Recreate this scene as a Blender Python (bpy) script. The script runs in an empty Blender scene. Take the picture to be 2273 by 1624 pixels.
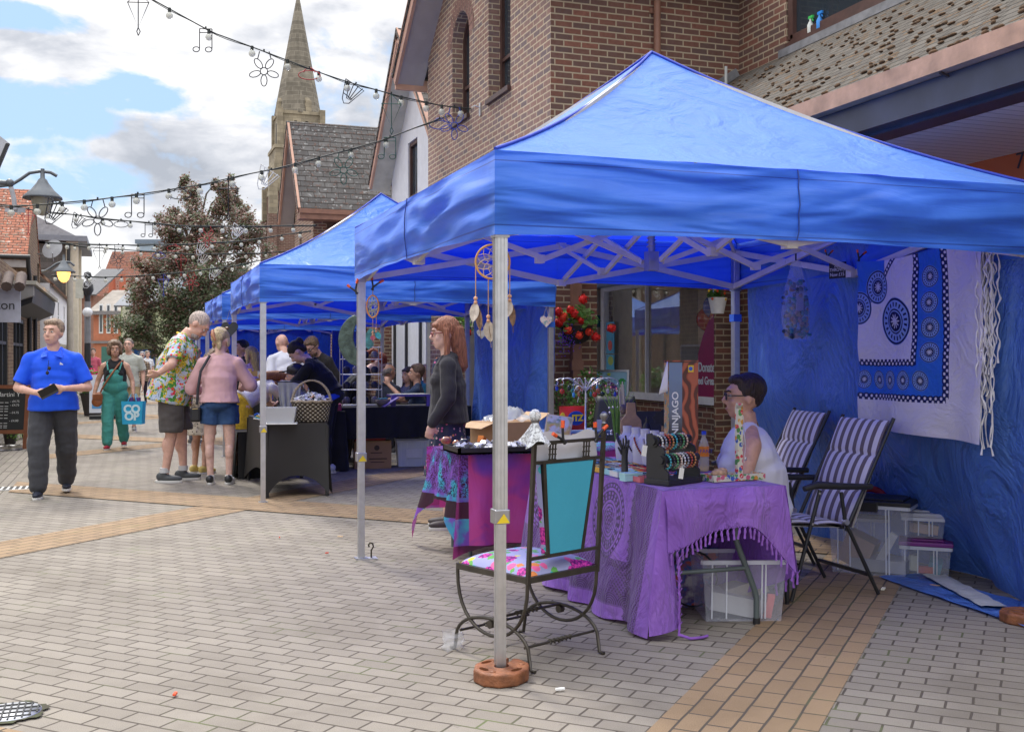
import bpy,bmesh,math,random
from mathutils import Vector,Matrix,Euler,noise
random.seed(7)
R=math.radians
scene=bpy.context.scene
COL=scene.collection
TH=R(19.55);CT,ST=math.cos(TH),math.sin(TH)
EYE,F=1.45,2409.0
def W(px,d):
    u=(px-1136)/F*d
    return (u*CT+d*ST,-u*ST+d*CT)
def G(px,py):
    return W(px,F*EYE/(py-793))
def Z(py,d): return EYE+(793-py)*d/F
def PXP(px,py,X):
    r=(px-1136)/F;d=X/(r*CT+ST)
    return (X,-r*d*ST+d*CT,Z(py,d))
def PYP(px,py,Y):
    r=(px-1136)/F;d=Y/(CT-r*ST)
    return (r*d*CT+d*ST,Y,Z(py,d))
def ZP(px,py,z):
    d=F*(EYE-z)/(py-793);return W(px,d)
cd=bpy.data.cameras.new("camera");cam=bpy.data.objects.new("camera",cd);COL.objects.link(cam)
cam.location=(0,0,EYE);cam.rotation_euler=(R(90),0,-TH)
cd.sensor_width=36;cd.lens=36*F/2273;cd.shift_y=-19/2273;cd.clip_end=2000;cd.clip_start=.1
scene.camera=cam
def lerp(a,b,t): return a+(b-a)*t
class MB:
    def __init__(s): s.v=[];s.f=[];s.m=[];s.uv=[];s.sm=[];s.ends=[];s.M=Matrix()
    def at(s,loc=(0,0,0),rz=0,rx=0,ry=0):
        s.M=Matrix.Translation(loc) @ Euler((rx,ry,rz)).to_matrix().to_4x4();return s
    def add(s,vs,fs,mi=0,sm=False,uvs=None):
        b=len(s.v);s.v += [tuple(s.M @ Vector(p)) for p in vs];s.ends.append(len(s.v))
        for i,f in enumerate(fs):
            s.f.append(tuple(b+k for k in f));s.m.append(mi);s.sm.append(sm)
            s.uv.append([uvs[k] for k in f] if uvs else None)
        return s
    def box(s,x0,x1,y0,y1,z0,z1,mi=0):
        if x0 > x1: x0,x1=x1,x0
        if y0 > y1: y0,y1=y1,y0
        if z0 > z1: z0,z1=z1,z0
        v=[(x,y,z) for z in (z0,z1) for (x,y) in ((x0,y0),(x1,y0),(x1,y1),(x0,y1))]
        return s.add(v,[(0,3,2,1),(4,5,6,7),(0,1,5,4),(1,2,6,5),(2,3,7,6),(3,0,4,7)],mi)
    def cbox(s,c,d,mi=0): return s.box(c[0]-d[0]/2,c[0]+d[0]/2,c[1]-d[1]/2,c[1]+d[1]/2,c[2]-d[2]/2,c[2]+d[2]/2,mi)
    def bar(s,a,b,w,h,mi=0,up=(0,0,1)):
        a,b=Vector(a),Vector(b);t=(b-a).normalized();u=Vector(up)
        if abs(t.dot(u)) > .98: u=Vector((1,0,0))
        n=t.cross(u).normalized()*w/2;k=n.cross(t).normalized()*h/2
        v=[p+q for p in (a,b) for q in (-n-k,n-k,n+k,-n+k)]
        return s.add(v,[(0,1,2,3),(7,6,5,4),(0,4,5,1),(1,5,6,2),(2,6,7,3),(3,7,4,0)],mi)
    def tube(s,pts,r,n=8,mi=0,caps=True,sm=True,closed=False):
        pts=[Vector(p) for p in pts];N=len(pts);rs=r if isinstance(r,(list,tuple)) else [r]*N
        vs=[];fs=[];ref=None
        for i,p in enumerate(pts):
            if closed: t=pts[(i+1) % N]-pts[i-1]
            else: t=pts[min(i+1,N-1)]-pts[max(i-1,0)]
            if t.length < 1e-9: t=Vector((0,0,1))
            t.normalize()
            if ref is None: ref=Vector((0,0,1)) if abs(t.z) < .9 else Vector((1,0,0))
            a=(ref-t*ref.dot(t))
            if a.length < 1e-6: a=Vector((1,0,0))-t*t.x
            a.normalize();ref=a;b=t.cross(a)
            for k in range(n):
                an=2*math.pi*k/n;vs.append(p+(a*math.cos(an)+b*math.sin(an))*rs[i])
        for i in range(N if closed else N-1):
            j=(i+1) % N
            for k in range(n):
                l=(k+1) % n;fs.append((i*n+k,i*n+l,j*n+l,j*n+k))
        s.add(vs,fs,mi,sm)
        if caps and not closed:
            s.add(vs[:n],[tuple(range(n))[::-1]],mi);s.add(vs[-n:],[tuple(range(n))],mi)
        return s
    def cyl(s,a,b,r,r2=None,n=12,mi=0,sm=True): return s.tube([a,b],[r,r if r2 is None else r2],n,mi,True,sm)
    def lathe(s,prof,c=(0,0,0),n=20,mi=0,sm=True,sx=1,sy=1):
        vs=[(c[0]+r*sx*math.cos(2*math.pi*k/n),c[1]+r*sy*math.sin(2*math.pi*k/n),c[2]+z) for r,z in prof for k in range(n)]
        fs=[(i*n+k,i*n+(k+1) % n,(i+1)*n+(k+1) % n,(i+1)*n+k) for i in range(len(prof)-1) for k in range(n)]
        s.add(vs,fs,mi,sm)
        if prof[0][0] > 1e-4: s.add(vs[:n],[tuple(range(n))[::-1]],mi)
        if prof[-1][0] > 1e-4: s.add(vs[-n:],[tuple(range(n))],mi)
        return s
    def ell(s,c,r,n=12,mi=0,sm=True):
        if not isinstance(r,(tuple,list)): r=(r,r,r)
        m=max(4,n//2+1);vs=[]
        for i in range(m+1):
            a=math.pi*i/m
            for k in range(n):
                b=2*math.pi*k/n
                vs.append((c[0]+r[0]*math.sin(a)*math.cos(b),c[1]+r[1]*math.sin(a)*math.sin(b),c[2]-r[2]*math.cos(a)))
        return s.add(vs,[(i*n+k,i*n+(k+1) % n,(i+1)*n+(k+1) % n,(i+1)*n+k) for i in range(m) for k in range(n)],mi,sm)
    def prism(s,poly,z0,z1,mi=0,axis='z'):
        def P(a,b,c): return {'z': (a,b,c),'y': (a,c,b),'x': (c,a,b)}[axis]
        n=len(poly);v=[P(a,b,z0) for a,b in poly]+[P(a,b,z1) for a,b in poly]
        fs=[tuple(range(n))[::-1],tuple(range(n,2*n))]+[(i,(i+1) % n,n+(i+1) % n,n+i) for i in range(n)]
        return s.add(v,fs,mi)
    def grid(s,fn,nu,nv,mi=0,sm=True,uv=True):
        vs=[fn(i/nu,j/nv) for j in range(nv+1) for i in range(nu+1)]
        uvs=[(i/nu,j/nv) for j in range(nv+1) for i in range(nu+1)] if uv else None
        w=nu+1
        return s.add(vs,[(j*w+i,j*w+i+1,(j+1)*w+i+1,(j+1)*w+i) for j in range(nv) for i in range(nu)],mi,sm,uvs)
    def build(s,name,mat,parent=None,loc=None,rz=0,thick=0,bevel=0,fix=False):
        me=bpy.data.meshes.new(name);me.from_pydata(s.v,[],s.f)
        for m in (mat if isinstance(mat,(list,tuple)) else [mat]): me.materials.append(m)
        me.polygons.foreach_set("material_index",s.m);me.polygons.foreach_set("use_smooth",s.sm)
        ul=me.uv_layers.new(name="UVMap");flat=[]
        for p,uv in zip(me.polygons,s.uv):
            if uv: flat += [c for q in uv for c in q]
            else:
                n=p.normal;ax,ay,az=abs(n.x),abs(n.y),abs(n.z)
                for vi in p.vertices:
                    x,y,z=s.v[vi]
                    if az >= ax and az >= ay: flat += [x,y]
                    elif ax >= ay: flat += [y,z]
                    else: flat += [x,z]
        ul.data.foreach_set("uv",flat)
        me.validate();me.update()
        if fix:
            bm=bmesh.new();bm.from_mesh(me);bmesh.ops.recalc_face_normals(bm,faces=bm.faces);bm.to_mesh(me);bm.free()
        o=bpy.data.objects.new(name,me);COL.objects.link(o)
        if parent: o.parent=parent
        if loc: o.location=loc
        o.rotation_euler.z=rz
        if thick:
            t=o.modifiers.new("solid",'SOLIDIFY');t.thickness=thick;t.offset=0
        if bevel:
            b=o.modifiers.new("bevel",'BEVEL');b.width=bevel;b.segments=2;b.limit_method='ANGLE'
        return o
def builds(mb,name,mat,parent,per=1,world=False):
    seq=[];cur=None
    for f,m_,sm,uv in zip(mb.f,mb.m,mb.sm,mb.uv):
        k=next(i for i,e in enumerate(mb.ends) if f[0] < e)//per
        if k != cur: seq.append(MB());cur=k;remap={}
        q=seq[-1]
        for v in f:
            if v not in remap: remap[v]=len(q.v);q.v.append(mb.v[v])
        q.f.append(tuple(remap[v] for v in f));q.m.append(m_);q.sm.append(sm);q.uv.append(uv)
    return [(wb if world else MB.build)(q,name,mat,parent) for q in seq]
def tag(o,label,cat,group=None):
    o['label']=label;o['category']=cat
    if group: o['group']=group
    return o
def struct(o,kind='structure'): o['kind']=kind;return o
def thing(name,label,cat,loc=(0,0,0),rz=0,group=None):
    o=bpy.data.objects.new(name,None);COL.objects.link(o);o.location=loc;o.rotation_euler=(0,0,rz)
    o.empty_display_size=.1
    return tag(o,label,cat,group)
KIDS={}
def dup(root,loc,rz=0,label=None,group=None,scale=None):
    if root.name not in KIDS: KIDS[root.name]=[(c,list(c.children)) for c in root.children]
    r=root.copy();COL.objects.link(r);r.location=loc;r.rotation_euler=(0,0,rz)
    if scale: r.scale=(scale,)*3
    if label: r['label']=label
    if group: r['group']=group
    for ch,gr in KIDS[root.name]:
        c=ch.copy();COL.objects.link(c);c.parent=r
        for g in gr:
            d=g.copy();COL.objects.link(d);d.parent=c
    return r
class X:
    def __init__(s,nt,sock): s.nt=nt;s.s=sock
    def _o(s,op,*a):
        n=s.nt.nodes.new('ShaderNodeMath');n.operation=op
        for i,q in enumerate((s,)+a):
            if isinstance(q,X): s.nt.links.new(q.s,n.inputs[i])
            else: n.inputs[i].default_value=q
        return X(s.nt,n.outputs[0])
    def __add__(s,o): return s._o('ADD',o)
    def __sub__(s,o): return s._o('SUBTRACT',o)
    def __mul__(s,o): return s._o('MULTIPLY',o)
    def __truediv__(s,o): return s._o('DIVIDE',o)
    __radd__=__add__;__rmul__=__mul__
    def __rsub__(s,o): return s._o('MULTIPLY',-1)._o('ADD',o)
    def sin(s): return s._o('SINE')
    def cos(s): return s._o('COSINE')
    def abs(s): return s._o('ABSOLUTE')
    def sqrt(s): return s._o('SQRT')
    def floor(s): return s._o('FLOOR')
    def mod(s,o): return s._o('FLOORED_MODULO',o)
    def lt(s,o): return s._o('LESS_THAN',o)
    def gt(s,o): return s._o('GREATER_THAN',o)
    def mn(s,o): return s._o('MINIMUM',o)
    def mx(s,o): return s._o('MAXIMUM',o)
    def atan2(s,o): return s._o('ARCTAN2',o)
    def within(s,a,b): return s.gt(a)*s.lt(b)
class T:
    def __init__(s,name):
        s.m=bpy.data.materials.new(name);s.m.use_nodes=True;s.nt=s.m.node_tree;s.nt.nodes.clear()
        s.out=s.n('ShaderNodeOutputMaterial');s.tc=s.n('ShaderNodeTexCoord')
    def n(s,t,**k):
        q=s.nt.nodes.new(t)
        for a,b in k.items(): setattr(q,a,b)
        return q
    def l(s,a,b): s.nt.links.new(a.s if isinstance(a,X) else a,b)
    def xyz(s,src='UV'):
        sp=s.n('ShaderNodeSeparateXYZ');s.l(s.tc.outputs[src],sp.inputs[0]);return [X(s.nt,o) for o in sp.outputs]
    def comb(s,x,y,z=0):
        c=s.n('ShaderNodeCombineXYZ')
        for i,q in enumerate((x,y,z)):
            if isinstance(q,X): s.l(q,c.inputs[i])
            else: c.inputs[i].default_value=q
        return c.outputs[0]
    def noise(s,sc,det=3,rough=.55,src='Object',vec=None,col=False,dist=0):
        q=s.n('ShaderNodeTexNoise');q.inputs['Scale'].default_value=sc;q.inputs['Detail'].default_value=det
        q.inputs['Roughness'].default_value=rough;q.inputs['Distortion'].default_value=dist
        s.l(vec if vec is not None else s.tc.outputs[src],q.inputs['Vector']);return q.outputs['Color'] if col else X(s.nt,q.outputs[0])
    def vor(s,sc,feat='F1',out='Color',src='Object',vec=None,rnd=1):
        q=s.n('ShaderNodeTexVoronoi',feature=feat);q.inputs['Scale'].default_value=sc;q.inputs['Randomness'].default_value=rnd
        s.l(vec if vec is not None else s.tc.outputs[src],q.inputs['Vector']);o=q.outputs[out]
        return o if out == 'Color' else X(s.nt,o)
    def ramp(s,fac,stops,const=False):
        q=s.n('ShaderNodeValToRGB');r=q.color_ramp;r.interpolation='CONSTANT' if const else 'LINEAR'
        while len(r.elements) < len(stops): r.elements.new(.5)
        for e,(p,c) in zip(r.elements,stops): e.position=p;e.color=(*c,1) if len(c) == 3 else c
        s.l(fac,q.inputs[0]);return q.outputs[0]
    def mix(s,f,a,b,mode='MIX'):
        q=s.n('ShaderNodeMix',data_type='RGBA',blend_type=mode)
        for v,i in ((f,0),(a,6),(b,7)):
            if isinstance(v,(int,float)): q.inputs[i].default_value=v
            elif isinstance(v,tuple): q.inputs[i].default_value=(*v,1) if len(v) == 3 else v
            else: s.l(v,q.inputs[i])
        return q.outputs[2]
    def bump(s,h,st=.3,dist=.01,prev=None):
        b=s.n('ShaderNodeBump');b.inputs['Strength'].default_value=st;b.inputs['Distance'].default_value=dist
        s.l(h,b.inputs['Height'])
        if prev is not None: s.l(prev,b.inputs['Normal'])
        return b.outputs[0]
    def done(s,col,rough=.7,metal=0,nrm=None,spec=.5,alpha=None,trans=0,transl=0,emis=None,est=0,tcol=None,sheen=0,coat=0):
        p=s.n('ShaderNodeBsdfPrincipled')
        if isinstance(col,tuple): p.inputs['Base Color'].default_value=(*col[:3],1)
        else: s.l(col,p.inputs['Base Color'])
        if isinstance(rough,(int,float)): p.inputs['Roughness'].default_value=rough
        else: s.l(rough,p.inputs['Roughness'])
        p.inputs['Metallic'].default_value=metal;p.inputs['Specular IOR Level'].default_value=spec
        p.inputs['Transmission Weight'].default_value=trans;p.inputs['Coat Weight'].default_value=coat
        p.inputs['Sheen Weight'].default_value=sheen
        if nrm is not None: s.l(nrm,p.inputs['Normal'])
        if alpha is not None:
            if isinstance(alpha,(int,float)): p.inputs['Alpha'].default_value=alpha
            else: s.l(alpha,p.inputs['Alpha'])
        if emis is not None: p.inputs['Emission Color'].default_value=(*emis,1);p.inputs['Emission Strength'].default_value=est
        sh=p.outputs[0]
        if transl:
            t=s.n('ShaderNodeBsdfTranslucent')
            tc=tcol if tcol is not None else col
            if isinstance(tc,tuple): t.inputs[0].default_value=(*tc[:3],1)
            else: s.l(tc,t.inputs[0])
            if nrm is not None: s.l(nrm,t.inputs[1])
            mx=s.n('ShaderNodeMixShader');mx.inputs[0].default_value=transl;s.l(sh,mx.inputs[1]);s.l(t.outputs[0],mx.inputs[2]);sh=mx.outputs[0]
        s.l(sh,s.out.inputs[0]);return s.m
MC={}
def sc3(c,k): return tuple(min(1,a*k) for a in c)
def plain(c,rough=.6,metal=0,var=.12,sc=6,bump=0,bsc=60,spec=.5,**k):
    key=('p',c,rough,metal,var,sc,bump,bsc,spec,tuple(sorted(k.items())))
    if key not in MC:
        t=T('m');f=t.noise(sc,4)
        col=t.ramp(f,[(.3,sc3(c,1-var)),(.7,sc3(c,1+var))]) if var else c
        nr=t.bump(t.noise(bsc,3),bump,.01) if bump else None
        MC[key]=t.done(col,rough,metal,nr,spec,**k)
    return MC[key]
def cloth(c,wr=.5,rough=.85,var=.12,transl=0,wsc=3.5,weave=True,stretch=(1,1,.45),tcol=None,spec=.3):
    key=('c',c,wr,rough,var,transl,wsc,stretch)
    if key not in MC:
        t=T('fabric');mp=t.n('ShaderNodeMapping');mp.inputs['Scale'].default_value=stretch;t.l(t.tc.outputs['Object'],mp.inputs[0])
        w=t.noise(wsc,3,.5,vec=mp.outputs[0],dist=.8)
        f=t.noise(9,4);col=t.ramp(f,[(.3,sc3(c,1-var)),(.7,sc3(c,1+var))])
        nr=t.bump(w,wr,.06)
        if weave: nr=t.bump(t.noise(420,1),.12,.002,nr)
        MC[key]=t.done(col,rough,0,nr,spec,transl=transl,tcol=tcol,sheen=.1)
    return MC[key]
def metal(c=(.55,.55,.56),rough=.35): return plain(c,rough,1,.08,20)
def paint(c,rough=.4,**k): return plain(c,rough,0,.06,10,**k)
def emit(c,s):
    t=T('lamp');return t.done(c,.5,emis=c,est=s)
def glass(c=(.02,.025,.03),a=.55,rough=.03):
    key=('g',c,a,rough)
    if key not in MC: t=T('glass');MC[key]=t.done(c,rough,0,None,.9,alpha=a)
    return MC[key]
def plastic_clear(c=(.75,.8,.85),a=.38,rough=.3):
    key=('k',c,a,rough)
    if key not in MC:
        t=T('clear plastic');MC[key]=t.done(c,rough,0,t.bump(t.noise(9,2),.25,.02),.6,alpha=a)
    return MC[key]
def bricks(c1,c2,mortar,bw=.225,rh=.075,ms=.011,rot=0,squash=1,offs=.5,vr=.25,dirt=.25,rough=.85,bs=.6,third=None):
    key=('b',c1,c2,mortar,bw,rh,ms,rot,offs)
    if key in MC: return MC[key]
    t=T('brickwork');mp=t.n('ShaderNodeMapping');mp.inputs['Rotation'].default_value=(0,0,rot);t.l(t.tc.outputs['UV'],mp.inputs[0])
    wob=t.noise(6,2,vec=mp.outputs[0],col=True)
    vm=t.n('ShaderNodeVectorMath',operation='MULTIPLY_ADD');t.l(wob,vm.inputs[0]);vm.inputs[1].default_value=(.006,)*3;t.l(mp.outputs[0],vm.inputs[2])
    b=t.n('ShaderNodeTexBrick');t.l(vm.outputs[0],b.inputs['Vector'])
    for k,v in (('Scale',1),('Mortar Size',ms/2),('Mortar Smooth',.15),('Brick Width',bw),('Row Height',rh),('Bias',0)): b.inputs[k].default_value=v
    b.inputs['Color1'].default_value=(0,0,0,1);b.inputs['Color2'].default_value=(1,1,1,1);b.inputs['Mortar'].default_value=(.5,.5,.5,1);b.offset=offs
    fac=X(t.nt,b.outputs['Fac'])
    if third is None: third=tuple((p+q)/2*.8 for p,q in zip(c1,c2))
    tone=t.ramp(b.outputs['Color'],[(0,c1),(.35,third),(.65,c2),(1,sc3(c1,1.2))])
    f2=t.noise(18,5,.65,vec=mp.outputs[0])
    tone=t.mix(t.ramp(f2,[(.35,(0,0,0)),(.7,(1,1,1))]),tone,t.mix(vr*2,tone,sc3(c1,.55)))
    col=t.mix(fac,tone,mortar)
    g=t.noise(.9,5,.6,vec=mp.outputs[0])
    col=t.mix(dirt,col,t.ramp(g,[(.3,(.45,.43,.4)),(.7,(1.25,1.2,1.15))]),'MULTIPLY')
    h=(1-fac)*1.0+f2*.25
    MC[key]=t.done(col,rough,0,t.bump(h,bs,.012),.25)
    return MC[key]
BLUE=(.035,.15,.62)
M_alu=metal((.62,.62,.63),.38);M_aluD=metal((.42,.42,.44),.4)
M_blk=paint((.02,.02,.022),.45);M_white=paint((.78,.78,.77),.5)
M_skinL=plain((.62,.36,.27),.5,0,.12,25,.1,90)
M_skinT=plain((.54,.30,.205),.5,0,.14,25,.1,90)
M_skinP=plain((.66,.41,.33),.5,0,.12,25,.1,90)
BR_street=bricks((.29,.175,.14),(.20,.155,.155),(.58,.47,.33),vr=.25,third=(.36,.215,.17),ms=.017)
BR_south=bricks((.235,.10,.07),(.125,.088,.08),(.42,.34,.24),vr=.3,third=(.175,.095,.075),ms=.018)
M_truss=plain((.62,.585,.53),.45,.25,.1,10)
M_brown=plain((.24,.115,.075),.6,0,.2,4);M_darkwood=plain((.075,.035,.028),.5,0,.25,8)
M_verge=plain((.5,.29,.21),.7,0,.15,4);M_soffit=plain((.38,.34,.33),.7,0,.08,3)
M_render=plain((.70,.69,.70),.9,0,.06,5,.35,45)
M_winglass=glass((.03,.04,.05),1,.04)
def roofmat(c1,c2,moss,bw=.3,rh=.2,mo=.45,lichen=None,bs=.8):
    t=T('roofing');mp=t.n('ShaderNodeMapping');t.l(t.tc.outputs['UV'],mp.inputs[0])
    b=t.n('ShaderNodeTexBrick');t.l(mp.outputs[0],b.inputs['Vector'])
    for k,v in (('Scale',1),('Mortar Size',.007),('Mortar Smooth',.2),('Brick Width',bw),('Row Height',rh)): b.inputs[k].default_value=v
    b.inputs['Color1'].default_value=(*c1,1);b.inputs['Color2'].default_value=(*c2,1);b.inputs['Mortar'].default_value=(.03,.025,.02,1)
    u,v,_=t.xyz('UV');saw=(v/rh).mod(1.0)
    col=t.mix(t.ramp(t.noise(7,4,vec=mp.outputs[0]),[(.35,(0,0,0)),(.7,(1,1,1))]),b.outputs['Color'],t.mix(.45,b.outputs['Color'],(.05,.04,.035)))
    if lichen: col=t.mix(t.ramp(t.noise(9,2,.4,vec=mp.outputs[0],dist=.3),[(.63,(0,0,0)),(.67,(.8,.8,.8))]),col,lichen)
    nz=t.noise(3.2,5,.7,vec=mp.outputs[0]);edge=t.noise(11,3,.6,vec=mp.outputs[0])
    mk=(nz*.5+edge*.5+(1-saw)*.06)
    mm=t.ramp(mk,[(.5+.12*(1-mo),(0,0,0)),(.53+.12*(1-mo),(1,1,1))])
    col=t.mix(mm,col,t.ramp(edge,[(.3,moss),(.7,sc3(moss,1.9))]))
    col=t.mix(saw.lt(.13)*.75,col,(.03,.025,.02))
    h=(1-saw)*.7+t.noise(60,3,vec=mp.outputs[0])*.25-X(t.nt,b.outputs['Fac'])*.5
    nr=t.bump(h,bs,.02);nr=t.bump(mm,.6,.03,nr)
    return t.done(col,.9,0,nr,.2)
# ================================================================= SKY AND LIGHT
SUN_EL,SUN_AZ=R(52),R(-14)
sd=Vector((math.sin(SUN_AZ)*math.cos(SUN_EL),math.cos(SUN_AZ)*math.cos(SUN_EL),math.sin(SUN_EL)))
ld=bpy.data.lights.new("sun",'SUN');ld.energy=1.6;ld.angle=R(9);ld.color=(1,.95,.87)
lo=bpy.data.objects.new("sun",ld);COL.objects.link(lo);lo.location=(0,0,40);lo.rotation_euler=(-sd).to_track_quat('-Z','Y').to_euler()
w=bpy.data.worlds.new("World");scene.world=w;w.use_nodes=True;nt=w.node_tree;nt.nodes.clear()
wo=nt.nodes.new('ShaderNodeOutputWorld');bg=nt.nodes.new('ShaderNodeBackground');nt.links.new(bg.outputs[0],wo.inputs[0]);bg.inputs[1].default_value=.12
sk=nt.nodes.new('ShaderNodeTexSky');sk.sky_type='NISHITA';sk.sun_disc=False;sk.sun_elevation=SUN_EL;sk.sun_rotation=SUN_AZ;sk.dust_density=1.5
tc=nt.nodes.new('ShaderNodeTexCoord')
def wn(scale,det,vs=(1,1,2.0),off=(0,0,0),rough=.55,dist=0):
    mp=nt.nodes.new('ShaderNodeMapping');mp.inputs['Scale'].default_value=vs;mp.inputs['Location'].default_value=off
    nt.links.new(tc.outputs['Generated'],mp.inputs[0])
    n=nt.nodes.new('ShaderNodeTexNoise');n.inputs['Scale'].default_value=scale;n.inputs['Detail'].default_value=det;n.inputs['Roughness'].default_value=rough;n.inputs['Distortion'].default_value=dist
    nt.links.new(mp.outputs[0],n.inputs['Vector']);return X(nt,n.outputs[0])
def wramp(f,st):
    q=nt.nodes.new('ShaderNodeValToRGB')
    while len(q.color_ramp.elements) < len(st): q.color_ramp.elements.new(.5)
    for e,(p,c) in zip(q.color_ramp.elements,st): e.position=p;e.color=(*c,1)
    nt.links.new(f.s,q.inputs[0]);return q.outputs[0]
def dirv(px,py):
    v=Vector(((px-1136),F,(793-py)));v.normalize();return Vector((v.x*CT+v.y*ST,-v.x*ST+v.y*CT,v.z))
sp=nt.nodes.new('ShaderNodeSeparateXYZ');nt.links.new(tc.outputs['Generated'],sp.inputs[0]);dx,dy,dz=[X(nt,o) for o in sp.outputs]
def near(px,py,rx,ry):
    c=dirv(px,py);a=dx-c.x;b=dy-c.y;e=dz-c.z
    return (1-((a*a+b*b)/(rx*rx)+(e*e)/(ry*ry))).mx(0)
base=wn(5.0,12,(1,1,1.9),(3.1,.4,1.7),.58,.25)
holes=near(140,420,.085,.04)*.27+near(60,255,.09,.035)*.22+near(300,200,.05,.02)*.16+near(60,30,.12,.018)*.2
cov=base-holes
cmask=wramp(cov,[(.35,(0,0,0)),(.42,(1,1,1))])
shade=wn(9.5,7,(1,1,2.6),(1.3,5.2,.6),.55,.3)
tone=shade*.55+base*.45+near(560,470,.16,.06)*-.04+near(880,330,.10,.05)*-.06
ctone=wramp(tone,[(.36,(.34,.365,.41)),(.44,(.47,.49,.53)),(.51,(.66,.665,.68)),(.60,(.80,.795,.785))])
cm=nt.nodes.new('ShaderNodeMix');cm.data_type='RGBA';cm.blend_type='MULTIPLY';cm.inputs[0].default_value=1
nt.links.new(ctone,cm.inputs[6]);cm.inputs[7].default_value=(7.9,7.9,8.0,1)
skb=nt.nodes.new('ShaderNodeMix');skb.data_type='RGBA';skb.blend_type='MIX';skb.inputs[0].default_value=.85
nt.links.new(sk.outputs[0],skb.inputs[6]);skb.inputs[7].default_value=(2.3,3.6,5.5,1)
zb=((dz-.40)*1.8).mx(0).mn(1.0)*2.6+1.0
cz2=nt.nodes.new('ShaderNodeVectorMath');cz2.operation='SCALE';nt.links.new(cm.outputs[2],cz2.inputs[0]);nt.links.new(zb.s,cz2.inputs[3])
fm=nt.nodes.new('ShaderNodeMix');fm.data_type='RGBA';nt.links.new(cmask,fm.inputs[0]);nt.links.new(skb.outputs[2],fm.inputs[6]);nt.links.new(cz2.outputs[0],fm.inputs[7])
nt.links.new(fm.outputs[2],bg.inputs[0])
scene.view_settings.view_transform='Standard';scene.view_settings.look='None';scene.view_settings.exposure=.68;scene.view_settings.gamma=1
scene.cycles.max_bounces=8;scene.cycles.transparent_max_bounces=16;scene.cycles.use_denoising=True
# ================================================================= GROUND
def paver(name,c1,c2,rot,bw=.205,rh=.105,joint=(.085,.07,.057)):
    t=T(name);mp=t.n('ShaderNodeMapping');mp.inputs['Rotation'].default_value=(0,0,rot);t.l(t.tc.outputs['UV'],mp.inputs[0])
    wob=t.noise(4,2,vec=mp.outputs[0],col=True)
    vm=t.n('ShaderNodeVectorMath',operation='MULTIPLY_ADD');t.l(wob,vm.inputs[0]);vm.inputs[1].default_value=(.012,)*3;t.l(mp.outputs[0],vm.inputs[2])
    b=t.n('ShaderNodeTexBrick');t.l(vm.outputs[0],b.inputs['Vector'])
    for k,v in (('Scale',1),('Mortar Size',.0062),('Mortar Smooth',.35),('Brick Width',bw),('Row Height',rh)): b.inputs[k].default_value=v
    b.inputs['Color1'].default_value=(0,0,0,1);b.inputs['Color2'].default_value=(1,1,1,1);b.inputs['Mortar'].default_value=(.5,.5,.5,1)
    fac=X(t.nt,b.outputs['Fac'])
    tone=t.mix(b.outputs['Color'],c1,c2)
    grit=t.noise(260,3,.7,vec=mp.outputs[0]);tone=t.mix(.55,tone,t.ramp(grit,[(.3,(.5,.48,.46)),(.5,(1,1,1)),(.72,(1.6,1.6,1.6))]),'MULTIPLY')
    st=t.noise(1.1,6,.65,vec=mp.outputs[0],dist=.5);tone=t.mix(.8,tone,t.ramp(st,[(.28,(.72,.7,.68)),(.5,(1,1,1)),(.75,(1.14,1.13,1.1))]),'MULTIPLY')
    sp_=t.noise(14,4,.6,vec=mp.outputs[0]);tone=t.mix(t.ramp(sp_,[(.66,(0,0,0)),(.74,(.5,.5,.5))]),tone,sc3(c1,.6))
    gum=t.vor(1.7,'F1','Distance',vec=mp.outputs[0]);tone=t.mix(gum.lt(.032)*.55,tone,(.07,.065,.06))
    jc=t.mix(t.ramp(t.noise(2.2,3,vec=mp.outputs[0]),[(.55,(0,0,0)),(.7,(1,1,1))]),joint,(.12,.14,.06))
    col=t.mix(fac,tone,jc)
    h=(1-fac)+grit*.18+t.noise(30,3,vec=mp.outputs[0])*.12+X(t.nt,b.outputs['Color'])*.12
    return t.done(col,.88,0,t.bump(h,.55,.008),.3)
GR1,GR2=(.215,.190,.160),(.258,.230,.194);YE1,YE2=(.25,.172,.103),(.30,.21,.13)
M_pave=paver('grey pavers',GR1,GR2,R(45));M_band1=paver('buff pavers',YE1,YE2,R(-45));M_band2=paver('buff pavers',sc3(YE1,1.02),sc3(YE2,1.02),R(45))
M_side=paver('side pavers',sc3(GR1,.96),sc3(GR2,.98),R(90))
M_darkgnd=plain((.2,.18,.16),.95,0,.15,.3)
g=MB();g.add([(-400,-100,-.03),(400,-100,-.03),(400,700,-.03),(-400,700,-.03)],[(0,1,2,3)]);struct(g.build('ground',M_darkgnd))
g=MB();g.add([(-1.2,-4,0),(14,-4,0),(14,120,0),(-1.2,120,0)],[(0,1,2,3)]);struct(g.build('pavement',M_pave))
g=MB();g.add([(-14,-4,0),(-1.2,-4,0),(-1.2,120,0),(-14,120,0)],[(0,1,2,3)]);struct(g.build('path',M_side))
S2=math.sqrt(.5)
def band(z,q0,q1,p0,p1,along1=True):
    def c(p,q): return ((p-q)*S2,(p+q)*S2,z)
    return [c(p0,q0),c(p1,q0),c(p1,q1),c(p0,q1)]
def qp(px,py): x,y=G(px,py);return (y-x)*S2,(x+y)*S2
qa=qp(1425,1624)[0];qb=qp(1826,1624)[0];wd=abs(qa-qb)
qc=qp(0,1236)[0];qd=qp(0,1202)[0]
pa=qp(500,1139)[1];pb=qp(300,1089)[1]
print('bands',qa,qb,'left',qc,qd,'p',pa,pb)
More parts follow.
